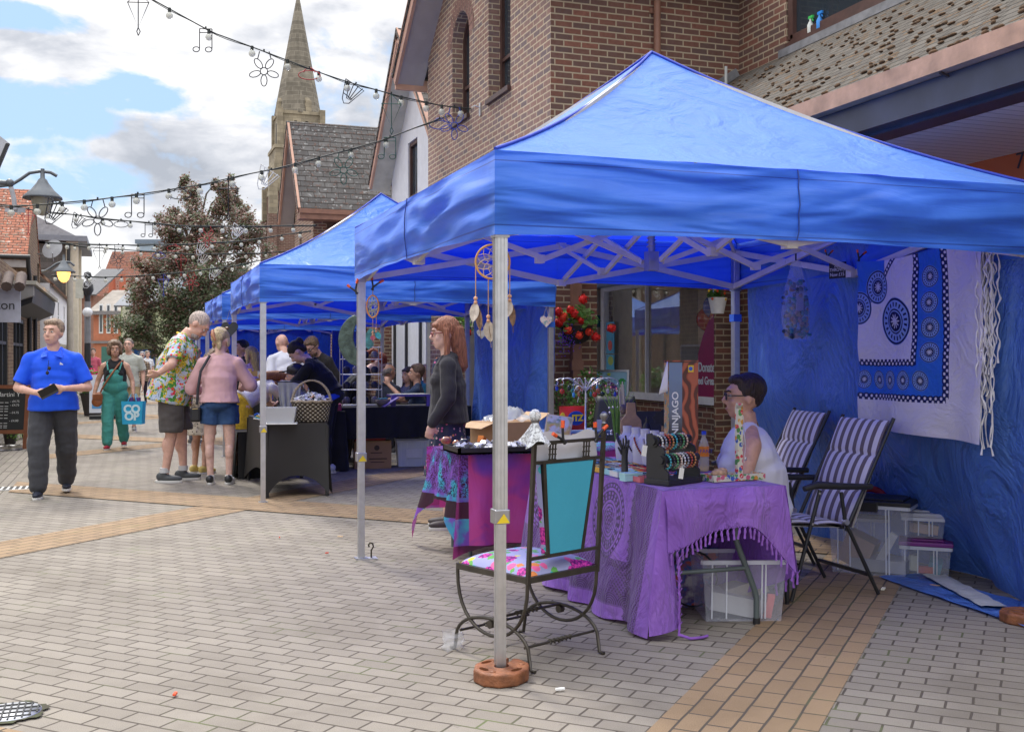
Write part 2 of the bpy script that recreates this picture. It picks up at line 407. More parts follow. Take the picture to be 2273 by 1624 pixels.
def clipband(poly):
    out=[]
    for i,a in enumerate(poly):
        b=poly[(i+1) % len(poly)]
        if a[0] >= -1.2: out.append(a)
        if (a[0] >= -1.2) != (b[0] >= -1.2):
            t=(-1.2-a[0])/(b[0]-a[0]);out.append((-1.2,a[1]+(b[1]-a[1])*t,a[2]))
    return out
WD=.6
def addband(name,poly,m):
    poly=clipband(poly)
    if len(poly) < 3: return
    b_=MB();b_.add(poly,[tuple(range(len(poly)))]);struct(b_.build(name,m))
q1c=(qa+qb)/2;q2c=(qc+qd)/2;dq=q2c-q1c
pc=8.57;dq=5.96
for k in range(0,5):
    q=q1c+dq*k;addband('paving_band',band(.004,q-WD/2,q+WD/2,-3,40),M_band1)
for k in range(-1,5):
    p=pc+dq*k;h=.36
    addband('paving_band',[((p-h+8)*S2,(p-h-8)*S2,.008),((p+h+8)*S2,(p+h-8)*S2,.008),((p+h-34)*S2,(p+h+34)*S2,.008),((p-h-34)*S2,(p-h+34)*S2,.008)],M_band2)
x,y=G(22,1584);t_=thing('manhole_cover','round steel manhole cover with grid pattern at the lower left corner','manhole cover',(x,y,0))
b=MB();b.lathe([(.12,.006),(.12,.012),(0,.012)],n=32);b.build('plate',metal((.45,.46,.48),.5),t_)
b=MB()
for i in range(-4,5):
    a=i*.026;h=math.sqrt(max(0,.115**2-a*a));b.bar((a,-h,.0145),(a,h,.0145),.006,.005)
    if i % 2: b.bar((-h,a,.0145),(h,a,.0145),.006,.005)
b.build('grid_lines',plain((.06,.06,.06),.8),t_)
t=T('dirt');mm_=t.noise(30,4);b=MB();b.prism([((.14+.012*math.sin(k*1.1)+.008*math.sin(k*2.7))*math.cos(k*.1571),(.14+.012*math.sin(k*1.1)+.008*math.sin(k*2.7))*math.sin(k*.1571)) for k in range(40)],.0085,.0095)
dirt=b.build('dirt_ring',t.done(t.ramp(mm_,[(.4,(.05,.042,.03)),(.62,(.055,.065,.025))]),.95),t_)
x,y=G(12,1085);t_=thing('drain_grate','slotted steel drain grate set in the paving at the left edge','drain',(x,y,0),0)
b=MB();b.box(-.3,.3,-.16,.16,.003,.01);b.build('frame',metal((.5,.5,.5),.5),t_)
b=MB()
for i in range(9): b.box(-.27+i*.062,-.235+i*.062,-.13,.13,.011,.014)
b.build('slot',plain((.06,.055,.05),.9),t_)
litter=[(1243,1534,(.85,.85,.82),.02),(388,1545,(.75,.09,.03),.018),(755,1193,(.7,.5,.3),.02),(1960,1310,(.8,.75,.6),.03),(2075,1303,(.8,.5,.2),.03),(725,1230,(.7,.1,.05),.012),(620,1195,(.7,.1,.05),.012)]
for i,(px,py,c,s_) in enumerate(litter):
    x,y=G(px,py);b=MB();b.at((x,y,.012),rz=i*1.3);b.box(-s_,s_,-s_*.35,s_*.35,-.004,.004)
    tag(b.build('litter_scrap',plain(c,.8)),['white scrap of paper on the paving in front of the weight','red crumb of litter on the paving at bottom left','burnt match on the paving left of the second gazebo pole','orange butt on the paving beside the folding chair foot','cigarette end on the paving before the blue tarpaulin','small red crumb of litter left of the second pole','tiny red crumb of litter on the open paving'][i],'litter')
# ================================================================= BUILDINGS
def wb(mb,name,mat,parent,**k):
    o=mb.build(name,mat,parent,**k)
    if parent is not None and parent.parent is None: o.location=-parent.location
    return o
def wall(mb,P,a0,a1,z0,top,ops=(),dep=(0,0,0),mi=0,step=.12):
    """wall in the plane P(a, z); top(a) is its height; ops = (b0, b1, zb, zt, arched); dep = reveal vector"""
    cuts={a0,a1}
    for b0,b1,zb,zt,ar in ops:
        cuts |= {b0,b1}
        if ar: cuts |= {b0+(b1-b0)*(.5-.5*math.cos(math.pi*k/12)) for k in range(13)}
    n=max(1,int((a1-a0)/1.0));cuts |= {a0+(a1-a0)*k/n for k in range(n+1)}
    cs=sorted(cuts);cs=[c for i,c in enumerate(cs) if i == 0 or c-cs[i-1] > 1e-4]
    def ot(o,a):
        b0,b1,zb,zt,ar=o
        if not ar: return zt
        r=(b1-b0)/2;return zt+math.sqrt(max(0,r*r-(a-(b0+b1)/2)**2))*ar
    for i in range(len(cs)-1):
        a,b=cs[i],cs[i+1];mid=(a+b)/2
        seg=[(z0,z0)];os_=sorted([o for o in ops if o[0]-1e-5 < mid < o[1]+1e-5],key=lambda o: o[2])
        for o in os_:
            mb.add([P(a,seg[-1][0]),P(b,seg[-1][1]),P(b,o[2]),P(a,o[2])],[(0,1,2,3)],mi)
            seg.append((ot(o,a),ot(o,b)))
        mb.add([P(a,seg[-1][0]),P(b,seg[-1][1]),P(b,top(b)),P(a,top(a))],[(0,1,2,3)],mi)
    D=Vector(dep)
    if D.length:
        for o in ops:
            b0,b1,zb,zt,ar=o
            pts=[(b0,zb),(b1,zb)]+([(b1,zt),(b0,zt)] if not ar else [(b1+(b0-b1)*(.5-.5*math.cos(math.pi*k/12)),None) for k in range(13)])
            pts=[(a,ot(o,a) if z is None else z) for a,z in pts]
            for i in range(len(pts)):
                p,q=pts[i],pts[(i+1) % len(pts)];A,B=Vector(P(*p)),Vector(P(*q))
                mb.add([A,B,B+D,A+D],[(0,1,2,3)],mi)
PX_=lambda X: (lambda a,z: (X,a,z));PY_=lambda Y: (lambda a,z: (a,Y,z))
def winbox(parent,P,nv,b0,b1,zb,zt,ar=0,fm=M_darkwood,gm=M_winglass,fw=.05,bars=(),hbars=(),off=.07):
    """window frame ring with glass pane set back by off along nv"""
    N=Vector(nv);mb=MB();N0=N*off
    def top(a): 
        if not ar: return zt
        r=(b1-b0)/2;return zt+math.sqrt(max(0,r*r-(a-(b0+b1)/2)**2))*ar
    pts=[(b0+fw/2,zb+fw/2),(b1-fw/2,zb+fw/2)]
    if ar: pts += [(b1-(b1-b0)*(.5-.5*math.cos(math.pi*k/12)),None) for k in range(13)]
    else: pts += [(b1-fw/2,zt-fw/2),(b0+fw/2,zt-fw/2)]
    pts=[(min(max(a,b0+fw/2),b1-fw/2),top(a)-fw/2 if z is None else z) for a,z in pts]
    for i in range(len(pts)):
        A=Vector(P(*pts[i]))+N0;B=Vector(P(*pts[(i+1) % len(pts)]))+N0
        if (A-B).length > .003: mb.bar(A,B,fw,fw,up=tuple(N))
    for b in bars: mb.bar(Vector(P(b,zb))+N0,Vector(P(b,top(b)))+N0,fw*.8,fw*.8,up=tuple(N))
    for h in hbars: mb.bar(Vector(P(b0,h))+N0,Vector(P(b1,h))+N0,fw*.7,fw*.7,up=tuple(N))
    f=wb(mb,'window',fm,parent)
    g=MB();ring=[Vector(P(a,z))+N*(off+.01) for a,z in pts];g.add(ring,[tuple(range(len(ring)))]);wb(g,'pane',gm,f)
    return f
def text(body,size,parent,loc,rot,mat,ext=.002,align='CENTER',name='lettering',sx=1,bold=0):
    c=bpy.data.curves.new(name,'FONT');c.body=body;c.size=size;c.extrude=ext;c.align_x=align;c.align_y='CENTER';c.offset=bold
    ob=bpy.data.objects.new(name,c);me=bpy.data.meshes.new_from_object(ob);bpy.data.objects.remove(ob)
    me.materials.clear();me.materials.append(mat)
    o=bpy.data.objects.new(name,me);COL.objects.link(o);o.parent=parent;o.location=loc;o.rotation_euler=rot;o.scale=(sx,1,1)
    return o
t=T('shop glass');gl_=t.n('ShaderNodeBsdfGlossy');gl_.inputs['Roughness'].default_value=.012;tr_=t.n('ShaderNodeBsdfTransparent');mx_=t.n('ShaderNodeMixShader');mx_.inputs[0].default_value=.30
t.l(tr_.outputs[0],mx_.inputs[1]);t.l(gl_.outputs[0],mx_.inputs[2]);t.l(mx_.outputs[0],t.out.inputs[0]);M_shopglass=t.m
GB=thing('brick_building','brown brick gabled building with arched upper windows and mossy canopy roof behind the nearest gazebo','building',(4.67,11.8,0))
Y0,Y1,XA=11.8,17.27,4.67;YM=(Y0+Y1)/2
gtop=lambda a: 6.45+(YM-Y0-abs(a-YM))*.80
def span(pxl,pxr,X): return sorted((PXP(pxl,0,X)[1],PXP(pxr,0,X)[1]))
w1=span(1003.6,1041.4,XA);w2=span(1084,1132.5,XA)
z1=PXP(1041.4,252,XA)[2];z1t=PXP(1020,29,XA)[2];z2=PXP(1132.5,190,XA)[2];z2t=z1t+.75
o1=(w1[0],w1[1],z1,z1t-(w1[1]-w1[0])/2,1);o2=(w2[0],w2[1],z2,z2t-(w2[1]-w2[0])/2,1)
mb=MB();wall(mb,PX_(XA),Y0,Y1,0,gtop,[o1,o2,(12.45,16.1,0,2.75,0)],(.28,0,0))
wb(mb,'wall',BR_street,GB)
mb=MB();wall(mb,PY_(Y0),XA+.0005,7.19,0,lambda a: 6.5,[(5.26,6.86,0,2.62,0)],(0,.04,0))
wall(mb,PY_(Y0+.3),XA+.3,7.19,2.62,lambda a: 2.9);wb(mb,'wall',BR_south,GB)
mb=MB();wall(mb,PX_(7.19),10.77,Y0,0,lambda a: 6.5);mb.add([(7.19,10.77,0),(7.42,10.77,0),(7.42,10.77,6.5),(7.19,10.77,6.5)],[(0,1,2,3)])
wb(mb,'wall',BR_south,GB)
for o in (o1,o2):
    winbox(GB,PX_(XA),(1,0,0),*o,fw=.07,off=.2,hbars=(o[2]+.55,))
    mb=MB();r=(o[1]-o[0])/2;yc=(o[0]+o[1])/2
    for k in range(15):
        a0,a1=math.pi*k/15+.02,math.pi*(k+1)/15-.02
        mb.add([(XA-.006,yc+rr*math.cos(a),o[3]+rr*math.sin(a)) for a,rr in ((a0,r+.01),(a1,r+.01),(a1,r+.24),(a0,r+.24))],[(0,3,2,1)])
    wb(mb,'arch_bricks',plain((.24,.13,.10),.85,0,.3,6),GB)
    mb=MB();mb.box(XA-.05,XA+.2,o[0]-.02,o[1]+.02,o[2]-.06,o[2]+.003);wb(mb,'sill',M_darkwood,GB)
mb=MB();ov=XA-.42
def gp(a,dz): return gtop(a)+dz
for ya,yb in ((Y1+.45,YM),(YM,Y0-.45)):
    mb.bar((ov-.03,ya,gp(ya,-.02)),(ov-.03,yb,gp(yb,-.02)),.05,.24);mb.bar((ov-.065,ya,gp(ya,.09)),(ov-.065,yb,gp(yb,.09)),.03,.07)
mb.box(ov-.03,XA+.1,Y1+.40,Y1+.46,gp(Y1+.45,-.18),gp(Y1+.45,.0))
wb(mb,'barge_board',M_verge,GB)
mb=MB()
for ya,yb in ((Y1+.42,YM),(YM,Y0-.42)): mb.add([(ov,ya,gp(ya,-.13)),(XA+.02,ya,gp(ya,-.13)),(XA+.02,yb,gp(yb,-.13)),(ov,yb,gp(yb,-.13))],[(0,1,2,3)])
wb(mb,'soffit',M_soffit,GB)
RM_slate=roofmat((.10,.09,.082),(.155,.14,.13),(.08,.05,.035),.28,.17,.32,(.26,.25,.24),1.0)
def slope(name,parent,a,b,c,d,mat,th=.06):
    m_=MB();A,B,C,D_=map(Vector,(a,b,c,d));L=(B-A).length;H=(D_-A).length;n=(B-A).cross(D_-A).normalized()*th;n=-n if n.z < 0 else n
    m_.add([A,B,C,D_],[(0,1,2,3)],0,False,[(0,0),(L,0),((C-D_).length if False else L,H),(0,H)])
    m_.add([A-n,B-n,C-n,D_-n,A,B,C,D_],[(3,2,1,0),(0,1,5,4),(1,2,6,5),(2,3,7,6),(3,0,4,7)])
    return wb(m_,name,mat,parent)
zr=gp(YM,.1)
slope('roof',GB,(ov-.08,Y0-.5,gp(Y0-.5,.1)),(12,Y0-.5,gp(Y0-.5,.1)),(12,YM,zr),(ov-.08,YM,zr),RM_slate)
slope('roof',GB,(12,Y1+.5,gp(Y1+.5,.1)),(ov-.08,Y1+.5,gp(Y1+.5,.1)),(ov-.08,YM,zr),(12,YM,zr),RM_slate)
mb=MB();mb.cyl((6.02,Y0-.07,3.0),(6.02,Y0-.07,6.4),.042);mb.box(5.95,6.09,Y0-.03,Y0,3.9,3.96);mb.box(5.95,6.09,Y0-.03,Y0,5.6,5.66)
wb(mb,'drainpipe',M_brown,GB)
xd=PYP(1274,700,Y0)[0]
mb=MB();mb.box(xd-.055,xd+.055,Y0-.1,Y0-.01,0,2.65);mb.box(xd-.075,xd+.075,Y0-.11,Y0-.005,1.3,1.42);wb(mb,'drainpipe',M_brown,GB)
mb=MB();mb.cyl((6.9,11.62,4.62),(6.9,11.62,5.0),.02,n=6);mb.box(4.6,9.5,11.9,17.2,2.86,2.95);wb(mb,'arcade_ceiling',paint((.5,.5,.48)),GB)
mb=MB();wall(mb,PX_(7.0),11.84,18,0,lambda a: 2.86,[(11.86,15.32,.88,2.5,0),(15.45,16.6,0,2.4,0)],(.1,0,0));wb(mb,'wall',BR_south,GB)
mb=MB();mb.bar((6.97,11.85,.9),(6.97,15.4,.9),.1,.1);mb.bar((6.97,15.34,.9),(6.97,15.34,2.5),.12,.09);mb.bar((6.97,13.9,.9),(6.97,13.9,2.5),.04,.04);mb.bar((6.97,11.85,2.5),(6.97,15.4,2.5),.08,.08)
fr=wb(mb,'window',paint((.82,.82,.82)),GB)
mb=MB();mb.add([(6.99,11.86,.9),(6.99,15.32,.9),(6.99,15.32,2.5),(6.99,11.86,2.5)],[(0,1,2,3)]);wb(mb,'pane',M_shopglass,fr)
mb=MB();mb.box(6.75,6.99,11.85,18,2.52,2.85);wb(mb,'shop_fascia',paint((.22,.33,.52)),GB)
mb=MB();mb.box(6.85,7.0,15.45,15.6,0,2.5);mb.box(6.85,7.0,16.3,16.5,0,2.5);wb(mb,'door_frame',plain((.36,.31,.25),.6),GB)
mb=MB();mb.box(6.84,7.01,15.44,15.61,1.92,2.1);wb(mb,'frame_band',paint((.02,.12,.16)),GB)
mb=MB();mb.box(7.85,7.95,11.9,18,0,2.86);mb.box(7.0,9.5,17.9,18,0,2.86);mb.box(7.1,7.9,11.82,11.85,0,2.86);wb(mb,'inner_wall',plain((.75,.66,.5),.8),GB)
mb=MB()
for yy in (12.3,12.95,13.6): mb.box(7.35,7.7,yy-.015,yy+.015,.3,1.62)
for zz in (.3,.7,1.1,1.6): mb.box(7.35,7.7,12.3,13.6,zz,zz+.03)
mb.box(7.69,7.71,12.3,13.6,.3,1.6)
tag(mb.build('shelf_unit',M_white),'white shelf unit inside the shop window','shelf')
poster=MB();poster.box(6.93,6.95,11.88,12.36,.95,1.45);ps=tag(poster.build('window_poster',paint((.32,.01,.09))),'crimson poster in the shop window right of the tall toy box','poster')
mb=MB();mb.lathe([(0,0),(.3,0)],n=4)
mb=MB();mb.prism([(11.88,1.45),(12.36,1.45),(12.36,1.5),(12.24,1.72),(12.1,1.9),(12.0,1.95),(11.88,1.92)],6.93,6.945,axis='x');mb.build('poster_shape',paint((.32,.01,.09)),ps)
RX=(R(90),0,R(-90))
for tx,zz in (('Donate',1.32),('Feel Great',1.15)): text(tx,.17 if tx[0] == 'D' else .14,ps,(6.925,12.14 if tx[0] == 'D' else 12.16,zz),RX,paint((.75,.8,.85)),bold=.003,sx=.8)
for i,(yy,zz,c) in enumerate(((15.1,1.75,(.1,.45,.7)),(15.1,1.25,(.12,.5,.72)))):
    mb=MB();mb.box(6.95,6.96,yy-.14,yy+.14,zz-.24,zz+.24);o=tag(mb.build('window_sticker',paint(c)),['upper','lower'][i]+' blue shop poster at the left edge of the shop window','poster')
    mb=MB();mb.ell((6.949,yy-.02,zz+.15),(.004,.1,.07));mb.build('print_blob',paint((.45,.6,.12)),o);mb=MB();mb.ell((6.949,yy,zz-.12),(.004,.08,.08));mb.build('print_blob',paint((.75,.12,.1)),o)
for i,(dy,dz,c) in enumerate(((0,.16,(.02,.12,.5)),(.17,0,(.6,.03,.02)),(-.17,0,(.6,.03,.02)))):
    mb=MB();mb.ell((7.2,12.42+dy,1.95+dz),(.15,.15,.16),16)
    mb.lathe([(.0,-.02),(.015,0),(0,.02)],(7.2,12.42+dy,1.78+dz),6)
    tag(mb.build('balloon',plain(c,.25,0,.05,coat=.6)),['blue balloon topping the bunch in the shop window','left red balloon of the bunch in the shop window','right red balloon of the bunch in the shop window'][i],'balloon')
RM_cot=roofmat((.105,.094,.082),(.145,.13,.112),(.085,.052,.028),.17,.12,.38,None,1.0)
slope('canopy_roof',GB,(4.74,-1,3.33),(4.74,Y0-.02,3.33),(7.19,Y0-.02,4.95),(7.19,-1,4.95),RM_cot,.05)
mb=MB();rng=random.Random(3)
for i in range(620):
    t_=(int(rng.random()**1.4*26)+.03)/26*.95;yy=rng.uniform(3.5,11.4);x_=4.78+t_*2.3;z_=3.36+t_*2.3*.661+.012
    yy=yy if i % 3 else yy+.06;mb.ell((x_,yy,z_-.004),(rng.uniform(.008,.02),rng.uniform(.012,.05),rng.uniform(.008,.016)),6)
mb_o=wb(mb,'moss',plain((.10,.058,.03),.95,0,.5,20,.6,90),GB);mb_o['kind']='stuff'
mb=MB();mb.box(4.60,4.73,-1,Y0-.02,3.17,3.29);wb(mb,'gutter',plain((.40,.235,.16),.55,0,.3,5,.2,20),GB)
mb=MB();mb.box(4.68,4.80,-1,Y0-.02,2.98,3.165);mb.box(4.80,5.0,-1,Y0-.02,2.96,3.0);wb(mb,'fascia_beam',plain((.035,.04,.07),.35,0,.3,3),GB)
mb=MB()
for y_ in (5.3,7.4,9.5): mb.bar((4.62,y_,3.165),(4.82,y_,3.1),.02,.012)
wb(mb,'gutter_bracket',plain((.05,.03,.025),.7),GB)
t=T('ribbed soffit');u,v,_=t.xyz('UV');h=((v/.1).mod(1.0)).within(.0,.1)
M_rib=t.done(t.mix(h,(.80,.78,.84),(.35,.34,.4)),.35,0,t.bump(1-h,.6,.01),.5)
mb=MB();mb.add([(5.0,-1,2.98),(6.3,-1,2.98),(6.3,Y0,2.98),(5.0,Y0,2.98)],[(0,1,2,3)]);wb(mb,'canopy_soffit',M_rib,GB)
mb=MB();mb.box(6.26,6.3,-1,9.95,2.42,2.975);sg=wb(mb,'shop_sign',plain((.62,.13,.03),.5,0,.04,1),GB)
sp7=PXP(2262,358,6.25)
t7=text('7',.17,sg,(6.255,sp7[1],sp7[2]),RX,paint((.03,.02,.03)));
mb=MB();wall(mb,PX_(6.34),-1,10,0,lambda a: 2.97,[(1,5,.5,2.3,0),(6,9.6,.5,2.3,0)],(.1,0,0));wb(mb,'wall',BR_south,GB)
winbox(GB,PX_(6.34),(1,0,0),1,5,.5,2.3,fm=paint((.5,.5,.5)),bars=(3,));winbox(GB,PX_(6.34),(1,0,0),6,9.6,.5,2.3,fm=paint((.5,.5,.5)),bars=(8,))
zs=5.06
winbox(GB,PX_(7.19),(1,0,0),4.6,10.74,zs,6.35,fw=.09,off=.05,bars=(6.7,8.9,9.1),hbars=())
mb=MB();mb.box(7.19,7.3,4,10.77,6.35,7);wb(mb,'wall',BR_south,GB)
mb=MB();mb.box(7.16,7.26,4.5,10.76,zs-.07,zs+.005);wb(mb,'sill',M_darkwood,GB)
mb=MB();mb.add([(7.19,-1,4.92),(7.19,10.77,4.92),(7.17,10.77,5.0),(7.17,-1,5.0)],[(0,1,2,3)]);mb.box(7.10,7.185,-1,10.8,4.9,4.99)
mb.bar((4.8,Y0-.02,3.42),(7.15,Y0-.02,4.99),.05,.1);wb(mb,'lead_flashing',plain((.2,.2,.21),.6,0,.3,6,.5,12),GB)
mb=MB();mb.box(7.3,7.36,10.1,10.7,zs,6.35);wb(mb,'blind',paint((.6,.62,.6)),GB)
for i,(yy,c,c2) in enumerate(((10.33,(.6,.62,.58),(.05,.5,.1)),(10.16,(.03,.25,.7),(.03,.25,.7)))):
    t_=thing('spray_bottle',['white spray bottle with a green trigger behind the upper window','blue spray bottle behind the upper window'][i],'bottle',(7.215,yy,zs+.006))
    mb=MB();mb.lathe([(.035,0),(.037,.1),(.012,.15),(.012,.17)],n=12);mb.build('body',paint(c),t_)
    mb=MB();mb.box(-.012,.012,-.05,.03,.17,.2);mb.bar((0,-.03,.17),(0,-.05,.13),.012,.01);mb.build('trigger',paint(c2),t_)
WH=thing('white_house','white rendered gabled house between the brick gable and the slate roofed house','house',(5.3,17.9,0))
ya,yb,XW=17.9,22.55,5.3;ym=(ya+yb)/2;wt=lambda a: 5.28+(ym-ya-abs(a-ym))*1.0
wn_=span(905,926,XW);zt_=PXP(915,312,XW)[2];zb_=PXP(915,440,XW)[2]
mb=MB();wall(mb,PX_(XW),ya,yb,0,wt,[(wn_[0],wn_[1],zb_,zt_,0),(ya+.3,yb-.3,0,2.5,0)],(.15,0,0));mb.box(XW,12,ya,ya+.1,0,5.3);mb.box(XW+.01,12,yb-.1,yb,0,5.3);wb(mb,'wall',M_render,WH)
winbox(WH,PX_(XW),(1,0,0),wn_[0],wn_[1],zb_,zt_,fw=.08)
mb=MB();wall(mb,PX_(XW),ya+.3,yb-.3,0,lambda a: 2.5);wb(mb,'shop_panel',paint((.62,.63,.66)),WH)
mb=MB()
for yy in (18.25,18.9,19.5,20.1,21.2,22.2): mb.box(XW-.04,XW+.01,yy-.05,yy+.05,0,2.5)
mb.box(XW-.05,XW,ya+.3,yb-.3,2.5,2.6);wb(mb,'shop_frame',M_blk,WH)
mb=MB();mb.box(XW-.02,XW-.01,18.95,19.45,.2,2.4);mb.box(XW-.02,XW-.01,18.3,18.55,.2,2.4);wb(mb,'pane',M_winglass,WH)
mb=MB();ox=XW-.42
for p,q in ((yb+.2,ym),(ym,ya-.5)): mb.bar((ox,p,wt(p)),(ox,q,wt(q)),.05,.2);mb.bar((ox-.03,p,wt(p)+.1),(ox-.03,q,wt(q)+.1),.03,.06)
wb(mb,'barge_board',M_verge,WH)
mb=MB()
for p,q in ((yb+.2,ym),(ym,ya-.5)): mb.add([(ox,p,wt(p)-.1),(XW,p,wt(p)-.1),(XW,q,wt(q)-.1),(ox,q,wt(q)-.1)],[(0,1,2,3)])
wb(mb,'soffit',plain((.5,.48,.42),.7),WH)
slope('roof',WH,(ox-.05,ya-.5,wt(ya-.5)+.12),(12,ya-.5,wt(ya-.5)+.12),(12,ym,wt(ym)+.12),(ox-.05,ym,wt(ym)+.12),RM_slate)
slope('roof',WH,(12,yb+.25,wt(yb+.25)+.12),(ox-.05,yb+.25,wt(yb+.25)+.12),(ox-.05,ym,wt(ym)+.12),(12,ym,wt(ym)+.12),RM_slate)
SH=thing('slate_house','brick house with lichen spotted slate roof before the church tower','house',(4.6,28.4,0))
ya,yb,XS=28.5,31.75,4.6;ym=(ya+yb)/2+.05;st_=lambda a: 5.75+(1.62-abs(a-ym))*1.28
mb=MB();wall(mb,PX_(XS),ya,yb,0,st_,[(30.5,30.9,3.2,5.0,0)],(.15,0,0));wb(mb,'wall',BR_street,SH)
winbox(SH,PX_(XS),(1,0,0),30.5,30.9,3.2,5.0,fw=.07)
mb=MB();wall(mb,PY_(ya),XS+.0005,13,0,lambda a: 5.75,[(4.95,5.2,3.0,5.4,0)],(0,.15,0));wb(mb,'wall',BR_south,SH)
mb=MB();mb.box(4.95,5.2,ya+.1,ya+.13,3,5.4);wb(mb,'recess',plain((.12,.06,.04),.8),SH)
mb=MB();ox=XS-.42
for p,q in ((yb+.35,ym),(ym,ya-.35)): mb.bar((ox,p,st_(p)),(ox,q,st_(q)),.06,.2)
wb(mb,'barge_board',M_verge,SH)
mb=MB()
for p,q in ((yb+.35,ym),(ym,ya-.35)): mb.add([(ox,p,st_(p)-.1),(XS,p,st_(p)-.1),(XS,q,st_(q)-.1),(ox,q,st_(q)-.1)],[(0,1,2,3)])
wb(mb,'soffit',M_soffit,SH)
e=.4
slope('roof',SH,(ox-.05,ya-e,st_(ya-e)+.12),(14,ya-e,st_(ya-e)+.12),(14,ym,st_(ym)+.12),(ox-.05,ym,st_(ym)+.12),roofmat((.085,.08,.078),(.15,.142,.136),(.075,.05,.042),.32,.2,.36,(.27,.265,.255),1.0))
slope('roof',SH,(14,yb+e,st_(yb+e)+.12),(ox-.05,yb+e,st_(yb+e)+.12),(ox-.05,ym,st_(ym)+.12),(14,ym,st_(ym)+.12),RM_slate)
mb=MB();mb.box(ox,13,ya-e-.14,ya-e,st_(ya-e)-.02,st_(ya-e)+.1);mb.box(ox,13,ya-e-.1,ya,st_(ya-e)-.16,st_(ya-e)-.02);wb(mb,'gutter',M_brown,SH)
FB=thing('brick_annexe','low brick building behind the far gazebos next to the slate house','building',(4.9,22.6,0))
mb=MB();mb.box(4.95,12,22.65,28.35,0,3.3);wb(mb,'wall',BR_south,FB)
mb=MB();mb.box(4.8,12,22.62,28.4,3.3,3.42);wb(mb,'roof',M_darkgnd,FB)
mb=MB();mb.box(4.9,4.95,23.5,24.6,.1,2.2);mb.box(4.9,4.95,25.5,27.2,.7,2.2);builds(mb,'window',M_winglass,FB,world=True)
cx,cy=W(661,100);CH=thing('church','stone and brick church tower with tall pale spire rising behind the slate roof','church',(cx,cy,0))
M_stone=bricks((.36,.31,.22),(.30,.26,.19),(.24,.2,.15),.75,.36,.03,vr=.15,dirt=.55,bs=.3)
M_spire=bricks((.25,.225,.18),(.20,.18,.145),(.29,.265,.215),1.1,.42,.05,vr=.25,dirt=.75,bs=.3)
BR_ch=bricks((.19,.10,.08),(.14,.08,.07),(.3,.24,.18),.45,.15,.03,vr=.2)
def sq(mb,a,z0,z1,mi=0): mb.box(-a,a,-a,a,z0,z1,mi)
mb=MB();sq(mb,2.55,0,16.6);mb.build('tower',BR_ch,CH)
mb=MB();sq(mb,2.35,16.6,20.4);mb.box(-2.6,2.6,-2.6,2.6,16.3,16.75);sq(mb,1.95,20.4,23.4);mb.box(-2.05,2.05,-2.05,2.05,23.4,23.7);sq(mb,2.45,20.2,20.5);mb.build('upper_stage',M_stone,CH)
mb=MB()
for sx in (-1,1):
    for sy in (-1,1):
        mb.box(sx*1.9,sx*2.45,sy*1.9,sy*2.45,16.6,19.2);mb.box(sx*1.65,sx*2.15,sy*1.65,sy*2.15,20.4,23.9)
        mb.box(sx*2.2,sx*2.95,sy*2.2,sy*2.95,14.2,17.3)
builds(mb,'buttress',M_stone,CH)
mb=MB()
for sx in (-1,1):
    for sy in (-1,1): mb.box(sx*2.3,sx*3.05,sy*2.3,sy*3.05,0,14.2)
builds(mb,'buttress',BR_ch,CH)
mb=MB();ap=35.2
def oc(r,z): return [(r*math.cos(math.pi/8+k*math.pi/4+TH),r*math.sin(math.pi/8+k*math.pi/4+TH),z) for k in range(8)]
nb=26
for i in range(nb):
    t0,t1=i/nb,(i+1)/nb;r0,r1=2.14*(1-t0)+.02,2.14*(1-t1)+.02;za,zb2=23.6+(ap-23.6)*t0,23.6+(ap-23.6)*t1
    A,B=oc(r0,za),oc(r1,zb2)
    for k in range(8):
        j=(k+1) % 8;ww=r0*.7654;w1_=r1*.7654;mb.add([A[k],A[j],B[j],B[k]],[(0,1,2,3)],0,False,[(-ww/2,za),(ww/2,za),(w1_/2,zb2),(-w1_/2,zb2)])
mb.build('spire',M_spire,CH)
mb=MB()
for k in range(4):
    a=TH+k*math.pi/2;c_,s_=math.cos(a),math.sin(a);mb.at((1.75*c_,1.75*s_,23.7),rz=a);mb.box(-.3,.3,-.28,.28,0,1.0);mb.cyl((0,0,1),(0,0,1.3),.33,.2,8)
mb.M=Matrix();builds(mb,'lucarne',M_stone,CH,4)
mb=MB()
for k in (1,3):
    for off in (-.5,.5): mb.box(off-.12,off+.12,-2.0,-1.94,20.9,22.8)
mb.box(-2.0,-1.94,-.2,.2,20.9,22.8);mb.box(-.9,-.4,-2.4,-2.34,17.2,19.6);mb.box(.4,.9,-2.4,-2.34,17.2,19.6);builds(mb,'louvre',plain((.05,.05,.05),.8),CH)
# ================================================================= LEFT SIDE
BR_left=bricks((.22,.15,.10),(.17,.10,.08),(.33,.26,.18),vr=.3)
LX=-2.35
L1=thing('corner_shop','single storey brick shop with black framed windows and a black canopy at the left edge','shop',(LX,22,0))
mb=MB();wall(mb,PX_(LX),14,29.6,0,lambda a: 3.4,[(23.2,25.1,.75,2.35,0),(26.2,28.9,.75,2.35,0)],(-.15,0,0));mb.box(-14,LX-.2,13.9,29.6,3.2,3.4);wb(mb,'wall',BR_left,L1)
for a0,a1,bs_ in ((23.2,25.1,(24.2,)),(26.2,28.9,(27.1,28.0))): winbox(L1,PX_(LX),(-1,0,0),a0,a1,.75,2.35,fm=M_blk,fw=.09,bars=bs_,hbars=(1.75,),off=.06)
mb=MB();mb.box(LX,LX+.03,23.25,25.0,.3,.75);mb.box(LX,LX+.03,26.3,28.8,.3,.75);builds(mb,'window_panel',paint((.6,.6,.6)),L1,world=True)
